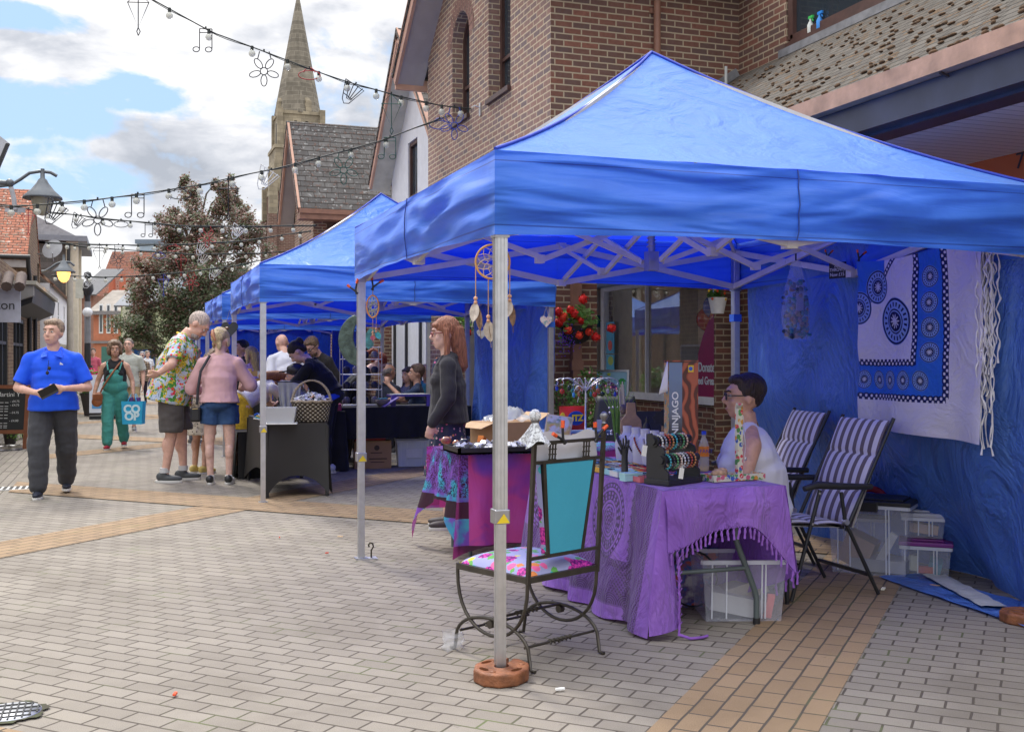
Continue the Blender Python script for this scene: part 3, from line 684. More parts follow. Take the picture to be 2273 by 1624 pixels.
mb=MB();mb.prism([(LX,2.42),(LX+.45,2.62),(LX+.5,2.95),(LX,3.1)],25.2,32.5,axis='y');wb(mb,'canopy',plain((.03,.03,.035),.6),L1)
mb=MB();mb.prism([(LX-.6,2.35),(LX+.5,2.75),(LX+.5,2.98),(LX-.6,2.98)],24.9,25.19,axis='y');wb(mb,'canopy_end',plain((.2,.19,.18),.7),L1)
mb=MB();mb.box(LX-.6,LX+.56,24.85,32.5,2.98,3.06);wb(mb,'canopy_edge',plain((.32,.3,.25),.7),L1)
p_=PYP(45,655,20.5)
sgn=thing('shop_sign','grey fascia board lettered tton under a small tiled roof at the left edge','sign',(p_[0],20.5,2.2))
zt1,zt2=PYP(0,640,20.5)[2]-2.2,PYP(0,715,20.5)[2]-2.2
mb=MB();mb.box(-1.6,0,0,.06,zt2,zt1);mb.build('board',plain((.42,.43,.5),.6),sgn)
text('tton',.22,sgn,(-.27,-.012,(zt1+zt2)/2),(R(90),0,0),M_blk)
mb=MB()
for i in range(9): mb.at((-1.6+i*.2,-.12,zt1+.02));mb.cyl((0,-.1,0),(0,.35,.22),.09,n=8)
mb.M=Matrix();mb.build('tile_roof',plain((.11,.08,.07),.85,0,.3),sgn)
L2=thing('red_tiled_house','brick house with red tiled roof slope and satellite dish on the left','house',(LX,29.6,0))
ye=29.65
mb=MB();wall(mb,PY_(ye),-14,LX,0,lambda a: 4.05);wall(mb,PX_(LX),ye+.0005,34,0,lambda a: 3.85+max(0,(2.2-abs(a-31.8))*.93),[(33.0,33.7,2.9,4.1,0)],(-.1,0,0));wb(mb,'wall',BR_left,L2)
winbox(L2,PX_(LX),(-1,0,0),33.0,33.7,2.9,4.1,fm=M_blk,bars=(33.35,))
RM_red=roofmat((.44,.15,.085),(.34,.14,.09),(.16,.13,.10),.19,.115,.28,(.5,.42,.36),1.0)
slope('roof',L2,(-14,ye-.25,3.88),(LX+.02,ye-.25,3.88),(LX+.02,31.8,5.95),(-14,31.8,5.95),RM_red)
slope('roof',L2,(LX+.02,34.1,3.88),(-14,34.1,3.88),(-14,31.8,5.95),(LX+.02,31.8,5.95),RM_red)
mb=MB();mb.tube([(LX+.05,ye-.33,3.9),(LX+.05,ye-.2,3.7),(LX+.05,ye+.1,3.5),(LX+.05,ye+.1,1.5)],.05);mb.cyl((-14,ye-.33,3.93),(LX+.1,ye-.33,3.93),.06);mb.tube([(LX+.08,ye+1.5,3.6),(LX+.08,ye+1.5,1.2)],.05);wb(mb,'gutter',M_blk,L2)
mb=MB();mb.box(-14,LX,ye-.28,ye-.02,3.68,3.86);wb(mb,'fascia',plain((.35,.32,.3),.7),L2)
dxx=PYP(118,555,31.0);DS=thing('satellite_dish','grey satellite dish on the red tiled house','satellite dish',dxx)
mb=MB();mb.at((0,0,0),rx=R(68),rz=R(-25));mb.lathe([(0,0),(.13,.01),(.21,.035),(.27,.065)],n=24);o=mb.build('dish',plain((.33,.33,.34),.5),DS,thick=.01)
mb=MB();mb.tube([(0,0,0),(-.25,.1,-.1),(-.4,.2,-.1)],.02);mb.tube([(0,0,-.3),(.0,-.35,-.1)],.012);mb.build('arm',M_aluD,DS)
L3=thing('pantile_house','small white house with brown pantiled roof between brick houses on the left','house',(LX,34,0))
mb=MB();wall(mb,PX_(LX+.25),34.1,44,0,lambda a: 3.6,[(35.2,35.9,2.3,3.3,0),(38,38.8,2.3,3.3,0),(41.5,42.3,2.3,3.3,0)],(-.1,0,0));mb.box(-10,LX+.25,34.1,34.2,0,3.6);wb(mb,'wall',M_render,L3)
for a0 in (35.2,38,41.5): winbox(L3,PX_(LX+.25),(-1,0,0),a0,a0+(.7 if a0 < 36 else .8),2.3,3.3,fm=M_white,hbars=(2.8,),off=.03)
t=T('pantiles');u,v,_=t.xyz('UV');wv=((u*2*math.pi/.25).sin()*.5+.5)*.7+(1-(v/.3).mod(1.0))*.3
M_pan=t.done(t.ramp(wv+t.noise(3,3)*.2,[(.2,(.06,.03,.02)),(.6,(.3,.16,.10)),(.95,(.42,.27,.19))]),.9,0,t.bump(wv,1,.06))
slope('roof',L3,(LX+.4,34.1,3.55),(LX+.4,44,3.55),(LX-1.6,44,5.4),(LX-1.6,34.1,5.4),M_pan)
mb=MB();mb.box(LX+.25,LX+.3,36.2,43.5,.4,1.9);wb(mb,'shop_window',M_winglass,L3)
L4=thing('cream_house','tall cream pilastered house with grey slate flank on the left beyond the pantiled roof','house',(LX,44,0))
mb=MB();mb.box(-12,LX+.2,44.1,50,0,5.7);wb(mb,'wall',bricks((.13,.12,.11),(.18,.16,.15),(.2,.18,.16),.35,.2,.01,vr=.3),L4)
mb=MB();mb.box(LX+.2,LX+.5,44.0,50,0,5.8);mb.box(LX+.5,LX+.62,44.0,44.6,0,5.85);mb.box(LX+.5,LX+.62,47,47.6,0,5.85);wb(mb,'pilaster',plain((.62,.55,.42),.7),L4)
mb=MB();mb.box(-8,LX+.95,43.7,50.3,5.8,6.0);wb(mb,'cornice',plain((.2,.21,.24),.6),L4)
mb=MB();mb.prism([(-8,6.0),(LX+.6,6.0),(LX-2.6,7.6),(-8,7.6)],44,50,axis='y');wb(mb,'roof',plain((.32,.31,.32),.8,0,.2),L4)
mb=MB();[mb.box(LX+.5,LX+.53,y_,y_+1,z_,z_+1.3) for y_ in (45.2,48.3) for z_ in (2.3,4.0)];builds(mb,'window',M_winglass,L4,world=True)
mb=MB();mb.cyl((LX+.3,43.9,0),(LX+.3,43.9,5.7),.06);wb(mb,'drainpipe',M_blk,L4)
def farb(px0,px1,py0,d,dep,name,label,m,roof=None,rh=0):
    x0,y0=W(px0,d);x1,y1=W(px1,d);z=Z(py0,d);t_=thing(name,label,'building',(x0,y0,0));L=math.hypot(x1-x0,y1-y0)
    t_.rotation_euler.z=-TH;mb=MB();mb.box(0,L,0,dep,0,z);mb.build('wall',m,t_)
    if roof:
        mb=MB();mb.add([(-.3,-.3,z),(L+.3,-.3,z),(L+.3,dep*.5,z+rh),(-.3,dep*.5,z+rh)],[(0,1,2,3)],0,False,[(0,0),(L,0),(L,rh*1.6),(0,rh*1.6)]);mb.build('roof',roof,t_,thick=.1)
    return t_,L,z
RM_or=roofmat((.33,.12,.07),(.24,.10,.07),(.12,.09,.08),.3,.25,.35,None,.6)
BR_or=bricks((.36,.13,.08),(.28,.12,.08),(.3,.2,.15),.6,.25,.03,vr=.2)
t_,L,z=farb(190,345,735,92,14,'red_roofed_hall','large building with long red brown roof closing the end of the street',plain((.22,.23,.26),.85,0,.2,3),RM_or,7.4)
mb=MB();mb.box(L*.30,L*.30+1.8,-.6,1.0,z-1,z+3.2);mb.build('chimney',bricks((.22,.14,.09),(.18,.11,.08),(.3,.25,.2),.5,.2,.03),t_)
mb=MB();mb.cyl((L*.3+.45,0,z+3.2),(L*.3+.45,0,z+4.8),.3,.25);mb.cyl((L*.3+1.35,0,z+3.2),(L*.3+1.35,0,z+4.8),.3,.25);mb.build('chimney_pot',plain((.45,.13,.07),.8),t_)
t_,L,z=farb(207,268,695,66,8,'orange_brick_house','orange brick house with tall white sash windows at the end of the street',plain((.50,.18,.10),.85,0,.1,3),plain((.25,.22,.19),.9,0,.25,2),1.6)
for i in range(3):
    mb=MB();mb.box(.35+i*.45,.6+i*.45,-.05,0,2.9,4.7);w_=mb.build('window',M_white,t_);mb=MB();mb.box(.41+i*.45,.54+i*.45,-.07,-.05,3.0,4.6);mb.build('pane',M_winglass,w_)
mb=MB();mb.box(-.1,L+.1,-.12,0,2.3,2.45);mb.box(-.3,L+.3,-.4,0,z-.1,z+.12);builds(mb,'string_course',plain((.22,.2,.2),.8),t_)
mb=MB();mb.box(.5,1.1,-.06,0,0,2.1);mb.build('door',plain((.05,.16,.13),.5),t_)
t_,L,z=farb(268,345,680,62,8,'green_bay_house','cream and green bay fronted house right of the orange brick house',plain((.48,.52,.30),.8,0,.08,2),plain((.2,.21,.23),.8,0,.1,2),1.8)
mb=MB();mb.box(.3,1.4,-.6,0,2.3,z-.2);mb.box(0,L,-.15,0,2.1,2.35);mb.box(.2,.35,-.3,0,2.3,z);mb.build('bay',plain((.62,.6,.45),.7),t_)
mb=MB();mb.box(.6,1.1,-.64,-.6,2.9,z-.6);mb.build('window',M_winglass,t_)
mb=MB();mb.box(.5,L,-.2,-.15,1.0,1.9);mb.build('shop_sign',paint((.02,.13,.45)),t_)
farb(176,207,655,76,10,'grey_gabled_house','narrow dark brick house with grey roof behind the black lamp post',plain((.25,.13,.09),.85,0,.2,3),plain((.13,.13,.135),.9),2.2)
t_,L,z=farb(304,372,541,130,12,'office_block','pale blue grey office block showing above the copper beech',plain((.33,.40,.46),.5,0,.1,2))
mb=MB();[mb.box(0,L,-.1,0,z-1.3-k*1.6,z-.8-k*1.6) for k in range(6)];mb.box(-.2,L+.2,-.2,12,z,z+.5);mb.build('window_band',plain((.16,.2,.25),.3),t_)
t_,L,z=farb(-400,176,760,150,20,'distant_terrace','distant terrace behind the left houses',plain((.3,.25,.22),.9,0,.2,1))
# ================================================================= GAZEBOS
def canopymat():
    t=T('gazebo cloth');mp=t.n('ShaderNodeMapping');mp.inputs['Scale'].default_value=(1,1,1.6);t.l(t.tc.outputs['Object'],mp.inputs[0])
    w1=t.noise(2.2,4,.55,vec=mp.outputs[0],dist=1.2);w2=t.noise(9,3,.5,vec=mp.outputs[0],dist=2.0)
    x_,y_,z_=t.xyz('Object')
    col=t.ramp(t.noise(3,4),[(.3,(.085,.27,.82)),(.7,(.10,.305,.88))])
    stripe=x_.lt(-.55)*(y_-x_*-.0).within(-.85,.75)*(z_+y_*-.12).within(2.56,2.80)
    col=t.mix(stripe,col,(.72,.74,.72))
    dirt_=t.ramp(t.noise(14,5,.7),[(.68,(0,0,0)),(.76,(.45,.45,.45))]);col=t.mix(dirt_,col,(.25,.28,.35))
    nr=t.bump(w1,.5,.09);nr=t.bump(w2,.14,.02,nr)
    return t.done(col,.42,0,nr,.5,transl=.36,tcol=(.014,.05,1.0),sheen=.15)
M_can=canopymat()
def valmat(h):
    t=T('valance cloth');mp=t.n('ShaderNodeMapping');mp.inputs['Scale'].default_value=(.35,.35,2.6);t.l(t.tc.outputs['Object'],mp.inputs[0])
    w1=t.noise(2.0,2,.4,vec=mp.outputs[0],dist=.6)
    w2=t.noise(7,3,.5,vec=mp.outputs[0],dist=1.0)
    x_,y_,z_=t.xyz('Object');hem=(z_-2.045).abs().lt(.0035)+(z_-2.335).abs().lt(.0025)
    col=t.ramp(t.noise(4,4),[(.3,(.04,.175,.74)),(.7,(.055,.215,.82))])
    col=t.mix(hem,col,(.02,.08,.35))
    col=t.mix(t.ramp(t.noise(11,5,.7),[(.68,(0,0,0)),(.8,(.35,.35,.35))]),col,(.2,.24,.32))
    nr=t.bump(w1,1.0,.16);nr=t.bump(w2,.25,.02,nr)
    return t.done(col,.5,0,nr,.4,transl=.22,tcol=(.006,.03,.9),sheen=.15)
M_val=valmat(0);M_seam=plain((.02,.05,.25),.7);M_pipe=plain((.015,.045,.42),.5)
TE,TB,TR,TH_=2.38,2.0,1.0,1.58
def nz(x,y,z=0): return noise.noise(Vector((x,y,z)))
def truss_side(mb,a,b,zh=2.30,zl=2.02):
    a,b=Vector(a),Vector(b);m=(a+b)/2
    def P(q,z): return Vector((q.x,q.y,z))
    n=(b-a).normalized().cross(Vector((0,0,1)))*.016
    for p,q,s_ in ((a,m,1),(b,m,1)):
        mb.bar(P(p,zh)+n,P(q,zl)+n,.042,.024,up=tuple(n.normalized()));mb.bar(P(p,zl)-n,P(q,zh)-n,.042,.024,up=tuple(n.normalized()))
        c=(P(p,zh)+P(q,zl))/2;mb.cyl(c-n*2,c+n*2,.013,n=8)
    mb.cbox(P(m,zl),(.06,.06,.05));mb.cbox(P(m,zh),(.06,.06,.05))
def make_tent(label):
    h=TH_;t_=thing('gazebo',label,'gazebo',(0,0,0),0,'blue pop-up gazebos along the street')
    mb=MB();N=26
    def zt(r): u=1-r/h;return TE+TR*(u*.70+.30*u*u)
    for k in range(4):
        a=k*math.pi/2;c,s_=round(math.cos(a)),round(math.sin(a))
        def fn(u,v,c=c,s_=s_,k=k):
            r=h*(1-v);x=(u*2-1)*r;y=-r
            lat=1-(abs(u*2-1))**2
            z=zt(r)-.05*lat*math.sin(math.pi*min(1,v*1.25))*.6+.010*nz(x*3,y*3,k)*lat+.006*nz(x*9+y*7,y*4-x*2,k)*lat
            return (x*c-y*s_,x*s_+y*c,z)
        mb.grid(fn,N,N)
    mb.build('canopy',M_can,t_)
    mb=MB()
    for sx,sy in ((-1,-1),(1,-1),(1,1),(-1,1)): mb.tube([(sx*h*(1-v),sy*h*(1-v),zt(h*(1-v))+.006) for v in [i/12 for i in range(13)]],.009,6)
    mb.build('piping',M_pipe,t_)
    for k in range(4):
        a=k*math.pi/2;c,s_=round(math.cos(a)),round(math.sin(a));mb=MB()
        def fn(u,v,c=c,s_=s_,k=k):
            x=(u*2-1)*(h+.004);e=1-abs(u*2-1)**6
            z=TE-(TE-TB)*v+(.03*math.sin(math.pi*u))*v
            y=-h-.004-(.03*math.sin(v*math.pi)*(.6+nz(x*1.3,k,3)*.9)+.02*nz(x*2.2,v*5,k)*v+.022*math.sin(v*15+x*1.4+nz(x*2,v,k)*3)*nz(x*.9+k,1,2)*2*min(1,v*5))*e
            return (x*c-y*s_,x*s_+y*c,z)
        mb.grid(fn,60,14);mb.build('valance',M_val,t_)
    mb=MB()
    for k in range(4):
        a=k*math.pi/2;mb.at((0,0,0),rz=a);mb.tube([(.0+.004*math.sin(i*2.1),-h-.012-.016*math.sin(math.pi*i/8),TE-(TE-TB-.03)*i/8) for i in range(9)],.0035,5)
    mb.M=Matrix();builds(mb,'seam',M_seam,t_,3)
    l_=h-.035
    for sx,sy in ((-1,-1),(1,-1),(1,1),(-1,1)):
        mb=MB();mb.at((sx*l_,sy*l_,0));w_=.0245;mb.box(-w_,w_,-w_,w_,.72,2.33)
        for i in (-1,0,1):
            for s2 in (-1,1): mb.box(i*.016-.0045,i*.016+.0045,s2*w_,s2*(w_+.0045),.72,2.33);mb.box(s2*w_,s2*(w_+.0045),i*.016-.0045,i*.016+.0045,.72,2.33)
        mb.box(-.0205,.0205,-.0205,.0205,.01,.72)
        for i in (-1,1):
            for s2 in (-1,1): mb.box(i*.012-.005,i*.012+.005,s2*.0205,s2*.0235,.01,.72);mb.box(s2*.0205,s2*.0235,i*.012-.005,i*.012+.005,.01,.72)
        lg=mb.build('leg',M_alu,t_)
        mb=MB();mb.at((sx*l_,sy*l_,0));mb.box(-.036,.036,-.036,.036,.70,.765);mb.build('collar',M_aluD,lg,bevel=.004)
        mb=MB();mb.at((sx*l_,sy*l_,0));mb.add([(-.028,-.0375,.705),(.034,-.0375,.705),(.006,-.0375,.748)],[(0,1,2)]);mb.build('sticker',paint((.75,.55,.02)),lg)
        mb=MB();mb.at((sx*l_,sy*l_,0));mb.box(-.045,.045,-.045,.045,0,.01);mb.build('foot',M_aluD,lg)
        mb=MB();mb.at((sx*l_,sy*l_,0));mb.box(-.034,.034,-.034,.034,1.99,2.05);mb.build('slider',M_aluD,lg)
    L=h-.06
    cs=[(-L,-L),(L,-L),(L,L),(-L,L)]
    for k in range(4):
        mb=MB();truss_side(mb,(*cs[k],0),(*cs[(k+1) % 4],0));mb.build('truss',M_truss,t_)
    mb=MB()
    for k in range(4):
        a=k*math.pi/2;e=Vector((math.sin(a)*L,-math.cos(a)*L,0));n=Vector((math.cos(a),math.sin(a),0))*.016
        c_=Vector((0,0,0));m_=e*.5
        for p,q in ((e,m_),(m_,e*.06)):
            mb.bar(p+n+Vector((0,0,2.30)),q+n+Vector((0,0,2.06)),.03,.018,up=tuple(n.normalized()));mb.bar(p-n+Vector((0,0,2.04)),q-n+Vector((0,0,2.30)),.034,.02,up=tuple(n.normalized()))
        mb.cbox(tuple(m_+Vector((0,0,2.05))),(.05,.05,.05));mb.cbox(tuple(m_+Vector((0,0,2.30))),(.05,.05,.05))
    mb.build('centre_truss',M_truss,t_)
    mb=MB();mb.box(-.035,.035,-.035,.035,2.0,2.12);mb.cyl((0,0,2.1),(0,0,3.34),.022,n=10)
    mb.tube([(.03*math.cos(i*.8),.03*math.sin(i*.8),2.14+i*.0035) for i in range(60)],.003,5);mb.build('centre_pole',M_aluD,t_)
    mb=MB()
    for sx,sy in ((-1,-1),(1,-1),(1,1),(-1,1)): mb.bar((sx*L,sy*L,2.31),(sx*.03,sy*.03,3.32),.022,.022)
    mb.build('roof_rafters',M_truss,t_)
    return t_
T1=make_tent('nearest blue gazebo over the jewellery tables with a dreamcatcher on its front pole')
T1.location=(1.588+TH_-.03,4.642+TH_-.03,0)
tl=['second blue gazebo over the black covered tables','third blue gazebo in the row along the street','fourth blue gazebo in the row beyond the standing couple','fifth blue gazebo in the row far down the street','sixth blue gazebo in the row before the copper beech','farthest small blue gazebo of the row']
tents=[T1]
for (x,y),lb,rz in zip(((2.83,12.6),(2.88,17.95),(3.1,24.4),(3.5,35.6),(3.85,44.9),(4.4,56.6)),tl,(0,.01,-.01,.01,0,.02)):
    tents.append(dup(T1,(x,y,0),rz,lb))
T1X,T1Y=T1.location.x,T1.location.y;h=TH_;L_=h-.035
P1=(T1X-L_,T1Y-L_);P2=(T1X-L_,T1Y+L_);P3=(T1X+L_,T1Y+L_);P4=(T1X+L_,T1Y-L_)
M_rust=plain((.22,.08,.032),.55,0,.45,16,.5,60)
def weight(loc,rz,label):
    mb=MB();n=10;pts=[(.148*math.cos(2*math.pi*(k+.5)/n),.128*math.sin(2*math.pi*(k+.5)/n)) for k in range(n)]
    mb.prism(pts,0,.062);o=mb.build('w',M_rust)
    cut=MB();cut.prism([(.04*math.cos(k*.5236),.034*math.sin(k*.5236)) for k in range(12)],-.1,.2);cut.prism([(0,-.014),(.3,-.014),(.3,.014),(0,.014)],-.1,.2)
    for a,rr,d in ((2.5,.095,.02),(4.3,.092,.03),(1.2,.09,.035)):
        cx_,cy_=rr*math.cos(a),rr*math.sin(a);cut.prism([(cx_+.034*math.cos(k*.5236)*math.cos(a+1.57)-.016*math.sin(k*.5236)*math.sin(a+1.57),cy_+.034*math.cos(k*.5236)*math.sin(a+1.57)+.016*math.sin(k*.5236)*math.cos(a+1.57)) for k in range(12)],d,.2)
    c_=cut.build('c',M_rust);bv=o.modifiers.new('b','BEVEL');bv.width=.012;bv.segments=3
    bo=o.modifiers.new('x','BOOLEAN');bo.object=c_;bo.operation='DIFFERENCE';bo.solver='EXACT';bo.use_self=True
    dg=bpy.context.evaluated_depsgraph_get();me=bpy.data.meshes.new_from_object(o.evaluated_get(dg));me.name='leg_weight'
    bpy.data.objects.remove(o);bpy.data.objects.remove(c_)
    r=bpy.data.objects.new('leg_weight',me);COL.objects.link(r);r.location=loc;r.rotation_euler.z=rz
    mb=MB()
    for a in (.75,3.1,5.2): mb.ell((.105*math.cos(a),.09*math.sin(a),.062),(.014,.014,.006),10)
    builds(mb,'lug',M_rust,r);tag(r,label,'weight',None)
    return r
weight((P1[0],P1[1]-.02,0),.9,'rusty orange weight round the foot of the front gazebo pole')
weight((P4[0]-.04,P4[1],0),2.2,'rusty orange weight at the right edge beside the tarpaulin')
pg=thing('ground_hook','steel foot plate with a bent hook at the base of the second pole','hook',(P2[0]+.05,P2[1]-.02,0))
mb=MB();mb.prism([(-.08,-.03),(.06,-.045),(.06,.045),(-.08,.03)],.0,.008);mb.build('plate',M_alu,pg)
mb=MB();mb.tube([(.02,0,.008),(.02,0,.06),(.035,0,.085),(.03,0,.11),(.01,0,.115),(0,0,.1),(.005,0,.085)],.006,8);mb.build('hook',plain((.08,.07,.05),.6,1),pg)
def tarpmat(c,tc):
    t=T('tarpaulin');mp=t.n('ShaderNodeMapping');mp.inputs['Scale'].default_value=(1,1,.5);t.l(t.tc.outputs['Object'],mp.inputs[0])
    a=t.noise(2.2,5,.6,vec=mp.outputs[0],dist=2.2);b_=t.vor(4.5,'DISTANCE_TO_EDGE','Distance',vec=t.noise(1.7,3,vec=mp.outputs[0],col=True)) if False else t.noise(8,5,.7,vec=mp.outputs[0],dist=1.5)
    col=t.ramp(t.noise(1.5,4),[(.3,sc3(c,.8)),(.7,sc3(c,1.15))])
    nr=t.bump(a,.9,.13);nr=t.bump(b_,.5,.02,nr)
    return t.done(col,.36,0,nr,.5,transl=.3,tcol=tc)
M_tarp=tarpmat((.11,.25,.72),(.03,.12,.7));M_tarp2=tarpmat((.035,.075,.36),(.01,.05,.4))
def sheet(name,label,fn,nu,nv,m,group=None):
    mb=MB();mb.grid(fn,nu,nv);o=mb.build(name,m);return tag(o,label,'tarpaulin',group)
def fn(u,v):
    y=lerp(P4[1]-.05,P3[1]-.08,u);z=2.34*(1-v)+.004;low=max(0,(1.2-z)/1.2)
    x=P3[0]+.05+.56*min(1,u/.33)*low**1.3+.035*nz(y*1.6,z*.8,5)+.022*nz(y*4+z*1.5,z*2.0,6)+.02*math.sin(y*9+z*1.3)*min(1,v*1.5)
    return (x,y,z)
sheet('tarpaulin','creased blue tarpaulin hung as the right side wall of the nearest gazebo',fn,110,90,M_tarp)
def fn(u,v):
    y=lerp(P4[1]-.1,P4[1]+1.25,u);x=lerp(P3[0]+.28,P3[0]-.16+.12*u,v)
    return (x,y,.012+.015*abs(nz(y*5,x*5,1)))
sheet('tarpaulin_flap','flat blue tarpaulin hem lying on the pavers under the side wall',fn,24,8,M_tarp)
def fn(u,v):
    a=Vector((*G(2098,1284),0));b_=Vector((*G(2236,1356),0));d=(b_-a).normalized();n=Vector((-d.y,d.x,0))
    p=a.lerp(b_,u)-n*(.15*v)+Vector((0,0,.03+.012*nz(u*8,v*2,2)));return tuple(p)
t=T('white hem');sheet('hem_strip','crumpled white reverse hem lying before the blue tarpaulin',fn,20,5,plain((.50,.50,.48),.6,0,.15,12,.5,25))
T2X,T2Y=2.83,12.6
def fn(u,v):
    y=lerp(T2Y-L_+.03,T2Y+L_,u);z=2.25*(1-v)+.02
    return (T2X+L_+.05+.05*math.sin(u*21+nz(z,y,1)*2)+.02*nz(y*3,z,7),y,z)
sheet('tarpaulin','blue curtain hung on the right side of the second gazebo behind the redhead',fn,70,30,M_tarp)
for i,(x0,y0,x1,y1) in enumerate(((T2X+.35,19.55,4.4,19.5),(1.7,25.95,4.6,25.95),(4.62,22.9,4.62,25.9),(2.0,37.1,4.9,37.1))):
    def fn(u,v,x0=x0,y0=y0,x1=x1,y1=y1):
        z=2.2*(1-v)+.03;w_=.04*math.sin(u*23+nz(u*3,z,2)*2);dx_,dy_=x1-x0,y1-y0;l=math.hypot(dx_,dy_)
        return (x0+dx_*u-dy_/l*w_,y0+dy_*u+dx_/l*w_,z)
    if i == 0: continue
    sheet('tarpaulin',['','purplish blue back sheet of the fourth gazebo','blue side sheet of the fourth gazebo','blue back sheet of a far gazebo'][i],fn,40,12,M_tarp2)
for i,(px,py,yy) in enumerate(((1226,720,T2Y-L_),(1229,940,T2Y-L_),(1643,706,P3[1]))):
    p_=PYP(px,py,yy);x_=(T2X+L_,T2X+L_,P3[0])[i]
    mb=MB();mb.box(x_-.036,x_+.036,yy-.036,yy+.036,p_[2]-.03,p_[2]+.03)
    tag(mb.build('velcro_tie',plain((.03,.14,.6),.8)),['upper blue tie on the pole left of the geraniums','lower blue tie on the pole left of the geraniums','blue tie on the rear pole beside the flower pot'][i],'tie')
# ================================================================= NEAREST STALL
TZ=.765
def tp(px,py,z=TZ): x,y=ZP(px,py,z);return (x,y,z)
t=T('printed purple cotton');Ux,Uy,Uz=t.xyz('Object')
def med(a,z,r):
    da,dz_=Uy-a,Uz-z;rr=(da*da+dz_*dz_).sqrt()/r;th=dz_.atan2(da)
    ln=(rr*10).mod(1.0).lt(.34)*rr.within(.0,1)
    pet=((th*22).sin().gt(-.1))*rr.within(.52,.72);dots=((th*34).sin().gt(.2))*rr.within(.80,.92)
    core=((th*9).sin()*(rr*34).sin()).gt(.1)*rr.lt(.34);return (ln+pet+dots+core).mn(1.0)
def arcs(p,q,w_,s_):
    qq=(q/s_).mod(1.0)-.5;r_=(qq*qq*s_*s_+p*p).sqrt()/s_;a=(r_*9).mod(1.0).gt(.45)*r_.lt(.62)+((q*260).sin()*(p*240).sin()).gt(.25)*r_.gt(.62)
    return a.mn(1.0)*p.within(0,w_)
side=Ux.lt(2.63)
sc_=(Uz*70).sin().abs()*.016
b1=arcs(5.36-Uy-sc_,Uz,.26,.11);b2=arcs(Uz-.10,Uy,.24,.11)*Uy.gt(5.3);fill=((5.36-Uy-sc_).within(0,.27)+(Uz.within(.09,.34+.0)*Uy.gt(5.34))).mn(1.0)
pat=(med(5.62,.53,.225)+med(6.12,.53,.225)+med(6.62,.53,.225)+b1+b2).mn(1.0)
pat=(pat*.95+fill*.5).mn(1.0)*side*Uy.gt(5.09)
edge=(Uz.gt(.745))*(Uy-5.075+(Ux*42).sin().abs()*.012).within(0,.012)*Ux.gt(2.62)
mp=t.n('ShaderNodeMapping');mp.inputs['Scale'].default_value=(1,1,.5);t.l(t.tc.outputs['Object'],mp.inputs[0])
tie=t.noise(3.5,4,.6,vec=mp.outputs[0],dist=1.0)
basec=t.ramp(tie,[(.3,(.24,.105,.46)),(.5,(.30,.14,.56)),(.7,(.36,.18,.62))])
col=t.mix((pat+edge).mn(1.0)*.86,basec,(.05,.04,.05))
nr=t.bump(t.noise(5,4,.6,vec=mp.outputs[0],dist=1.6),.9,.07);nr=t.bump(t.noise(350,1),.15,.002,nr)
M_pur=t.done(col,.85,0,nr,.2,transl=.22,tcol=(.3,.08,.5),sheen=.2)
TBx0,TBx1,TBy0,TBy1=2.62,3.34,5.03,6.86
tbl=thing('folding_table','folding table with grey tube legs under the purple printed cloth','table',(2.98,5.9,0))
mb=MB();mb.box(TBx0+.01,TBx1-.01,TBy0+.02,TBy1,.72,.755);wb(mb,'tabletop',paint((.5,.5,.48)),tbl)
M_tleg=plain((.12,.15,.15),.4,.3,.1)
for yy in (5.12,6.7):
    for s_ in (-1,1):
        xm=2.92;mb=MB();mb.tube([(xm+s_*.31,yy,.02),(xm+s_*.31,yy,.14),(xm+s_*.30,yy,.18),(xm+s_*.20,yy,.42),(xm+s_*.185,yy,.46),(xm+s_*.185,yy,.72)],.0165,10);lg=wb(mb,'leg',M_tleg,tbl)
        mb=MB();mb.cyl((xm+s_*.31,yy,0),(xm+s_*.31,yy,.035),.02,n=10);wb(mb,'rubber_foot',M_blk,lg)
    mb=MB();mb.cyl((xm-.245,yy,.31),(xm+.245,yy,.31),.012,n=8);mb.bar((xm,yy,.5),(xm,yy+(.5 if yy < 6 else -.5),.72),.03,.008);wb(mb,'brace',M_tleg,tbl)
CL=thing('tablecloth','purple cotton throw with black mandala print and knotted fringe over the right hand table','tablecloth',(0,0,0))
mb=MB()
mb.grid(lambda u,v: (lerp(TBx0,TBx1,u),lerp(TBy0,TBy1,v),TZ-.004+.004*nz(u*9,v*20)),20,40,uv=False)
def fn(u,v):
    y=lerp(TBy0,TBy1+.05,u);z=(TZ-.004)*(1-v)+.012*v+.03*v*max(0,nz(u*4,1));r=min(1,v*6)
    return (TBx0-.004-.10*v-.035*v*math.sin(y*15+nz(y*2,z,3)*2)*min(1,v*2)-.01*r,y-.03*v*(1-u),z)
mb.grid(fn,70,26,uv=False)
def zb(u): return .44+.12*math.sin(min(1,u/.75)*math.pi*.62)-.0*u if u < .62 else .44+.12*math.sin(.62/.75*math.pi*.62)-(u-.62)**1.5*1.15
def fn(u,v):
    x=lerp(TBx0,TBx1+.05*v,u);z=lerp(TZ-.004,zb(u),v)
    return (x,TBy0-.004-.035*min(1,v*3)-.02*v*math.sin(x*17+nz(x*3,z)*2),z)
mb.grid(fn,50,14,uv=False)
def fn(u,v):
    x=lerp(TBx0-.115,TBx0+.055,u);z=lerp(TZ-.006,.03+.03*u,v);w_=max(0,1-v)
    return (lerp(TBx0+.03*(u-.5),x,min(1,v*1.2)),TBy0-.01-.05*v-.02*math.sin(u*math.pi)*v,z)
mb.grid(fn,10,24,uv=False)
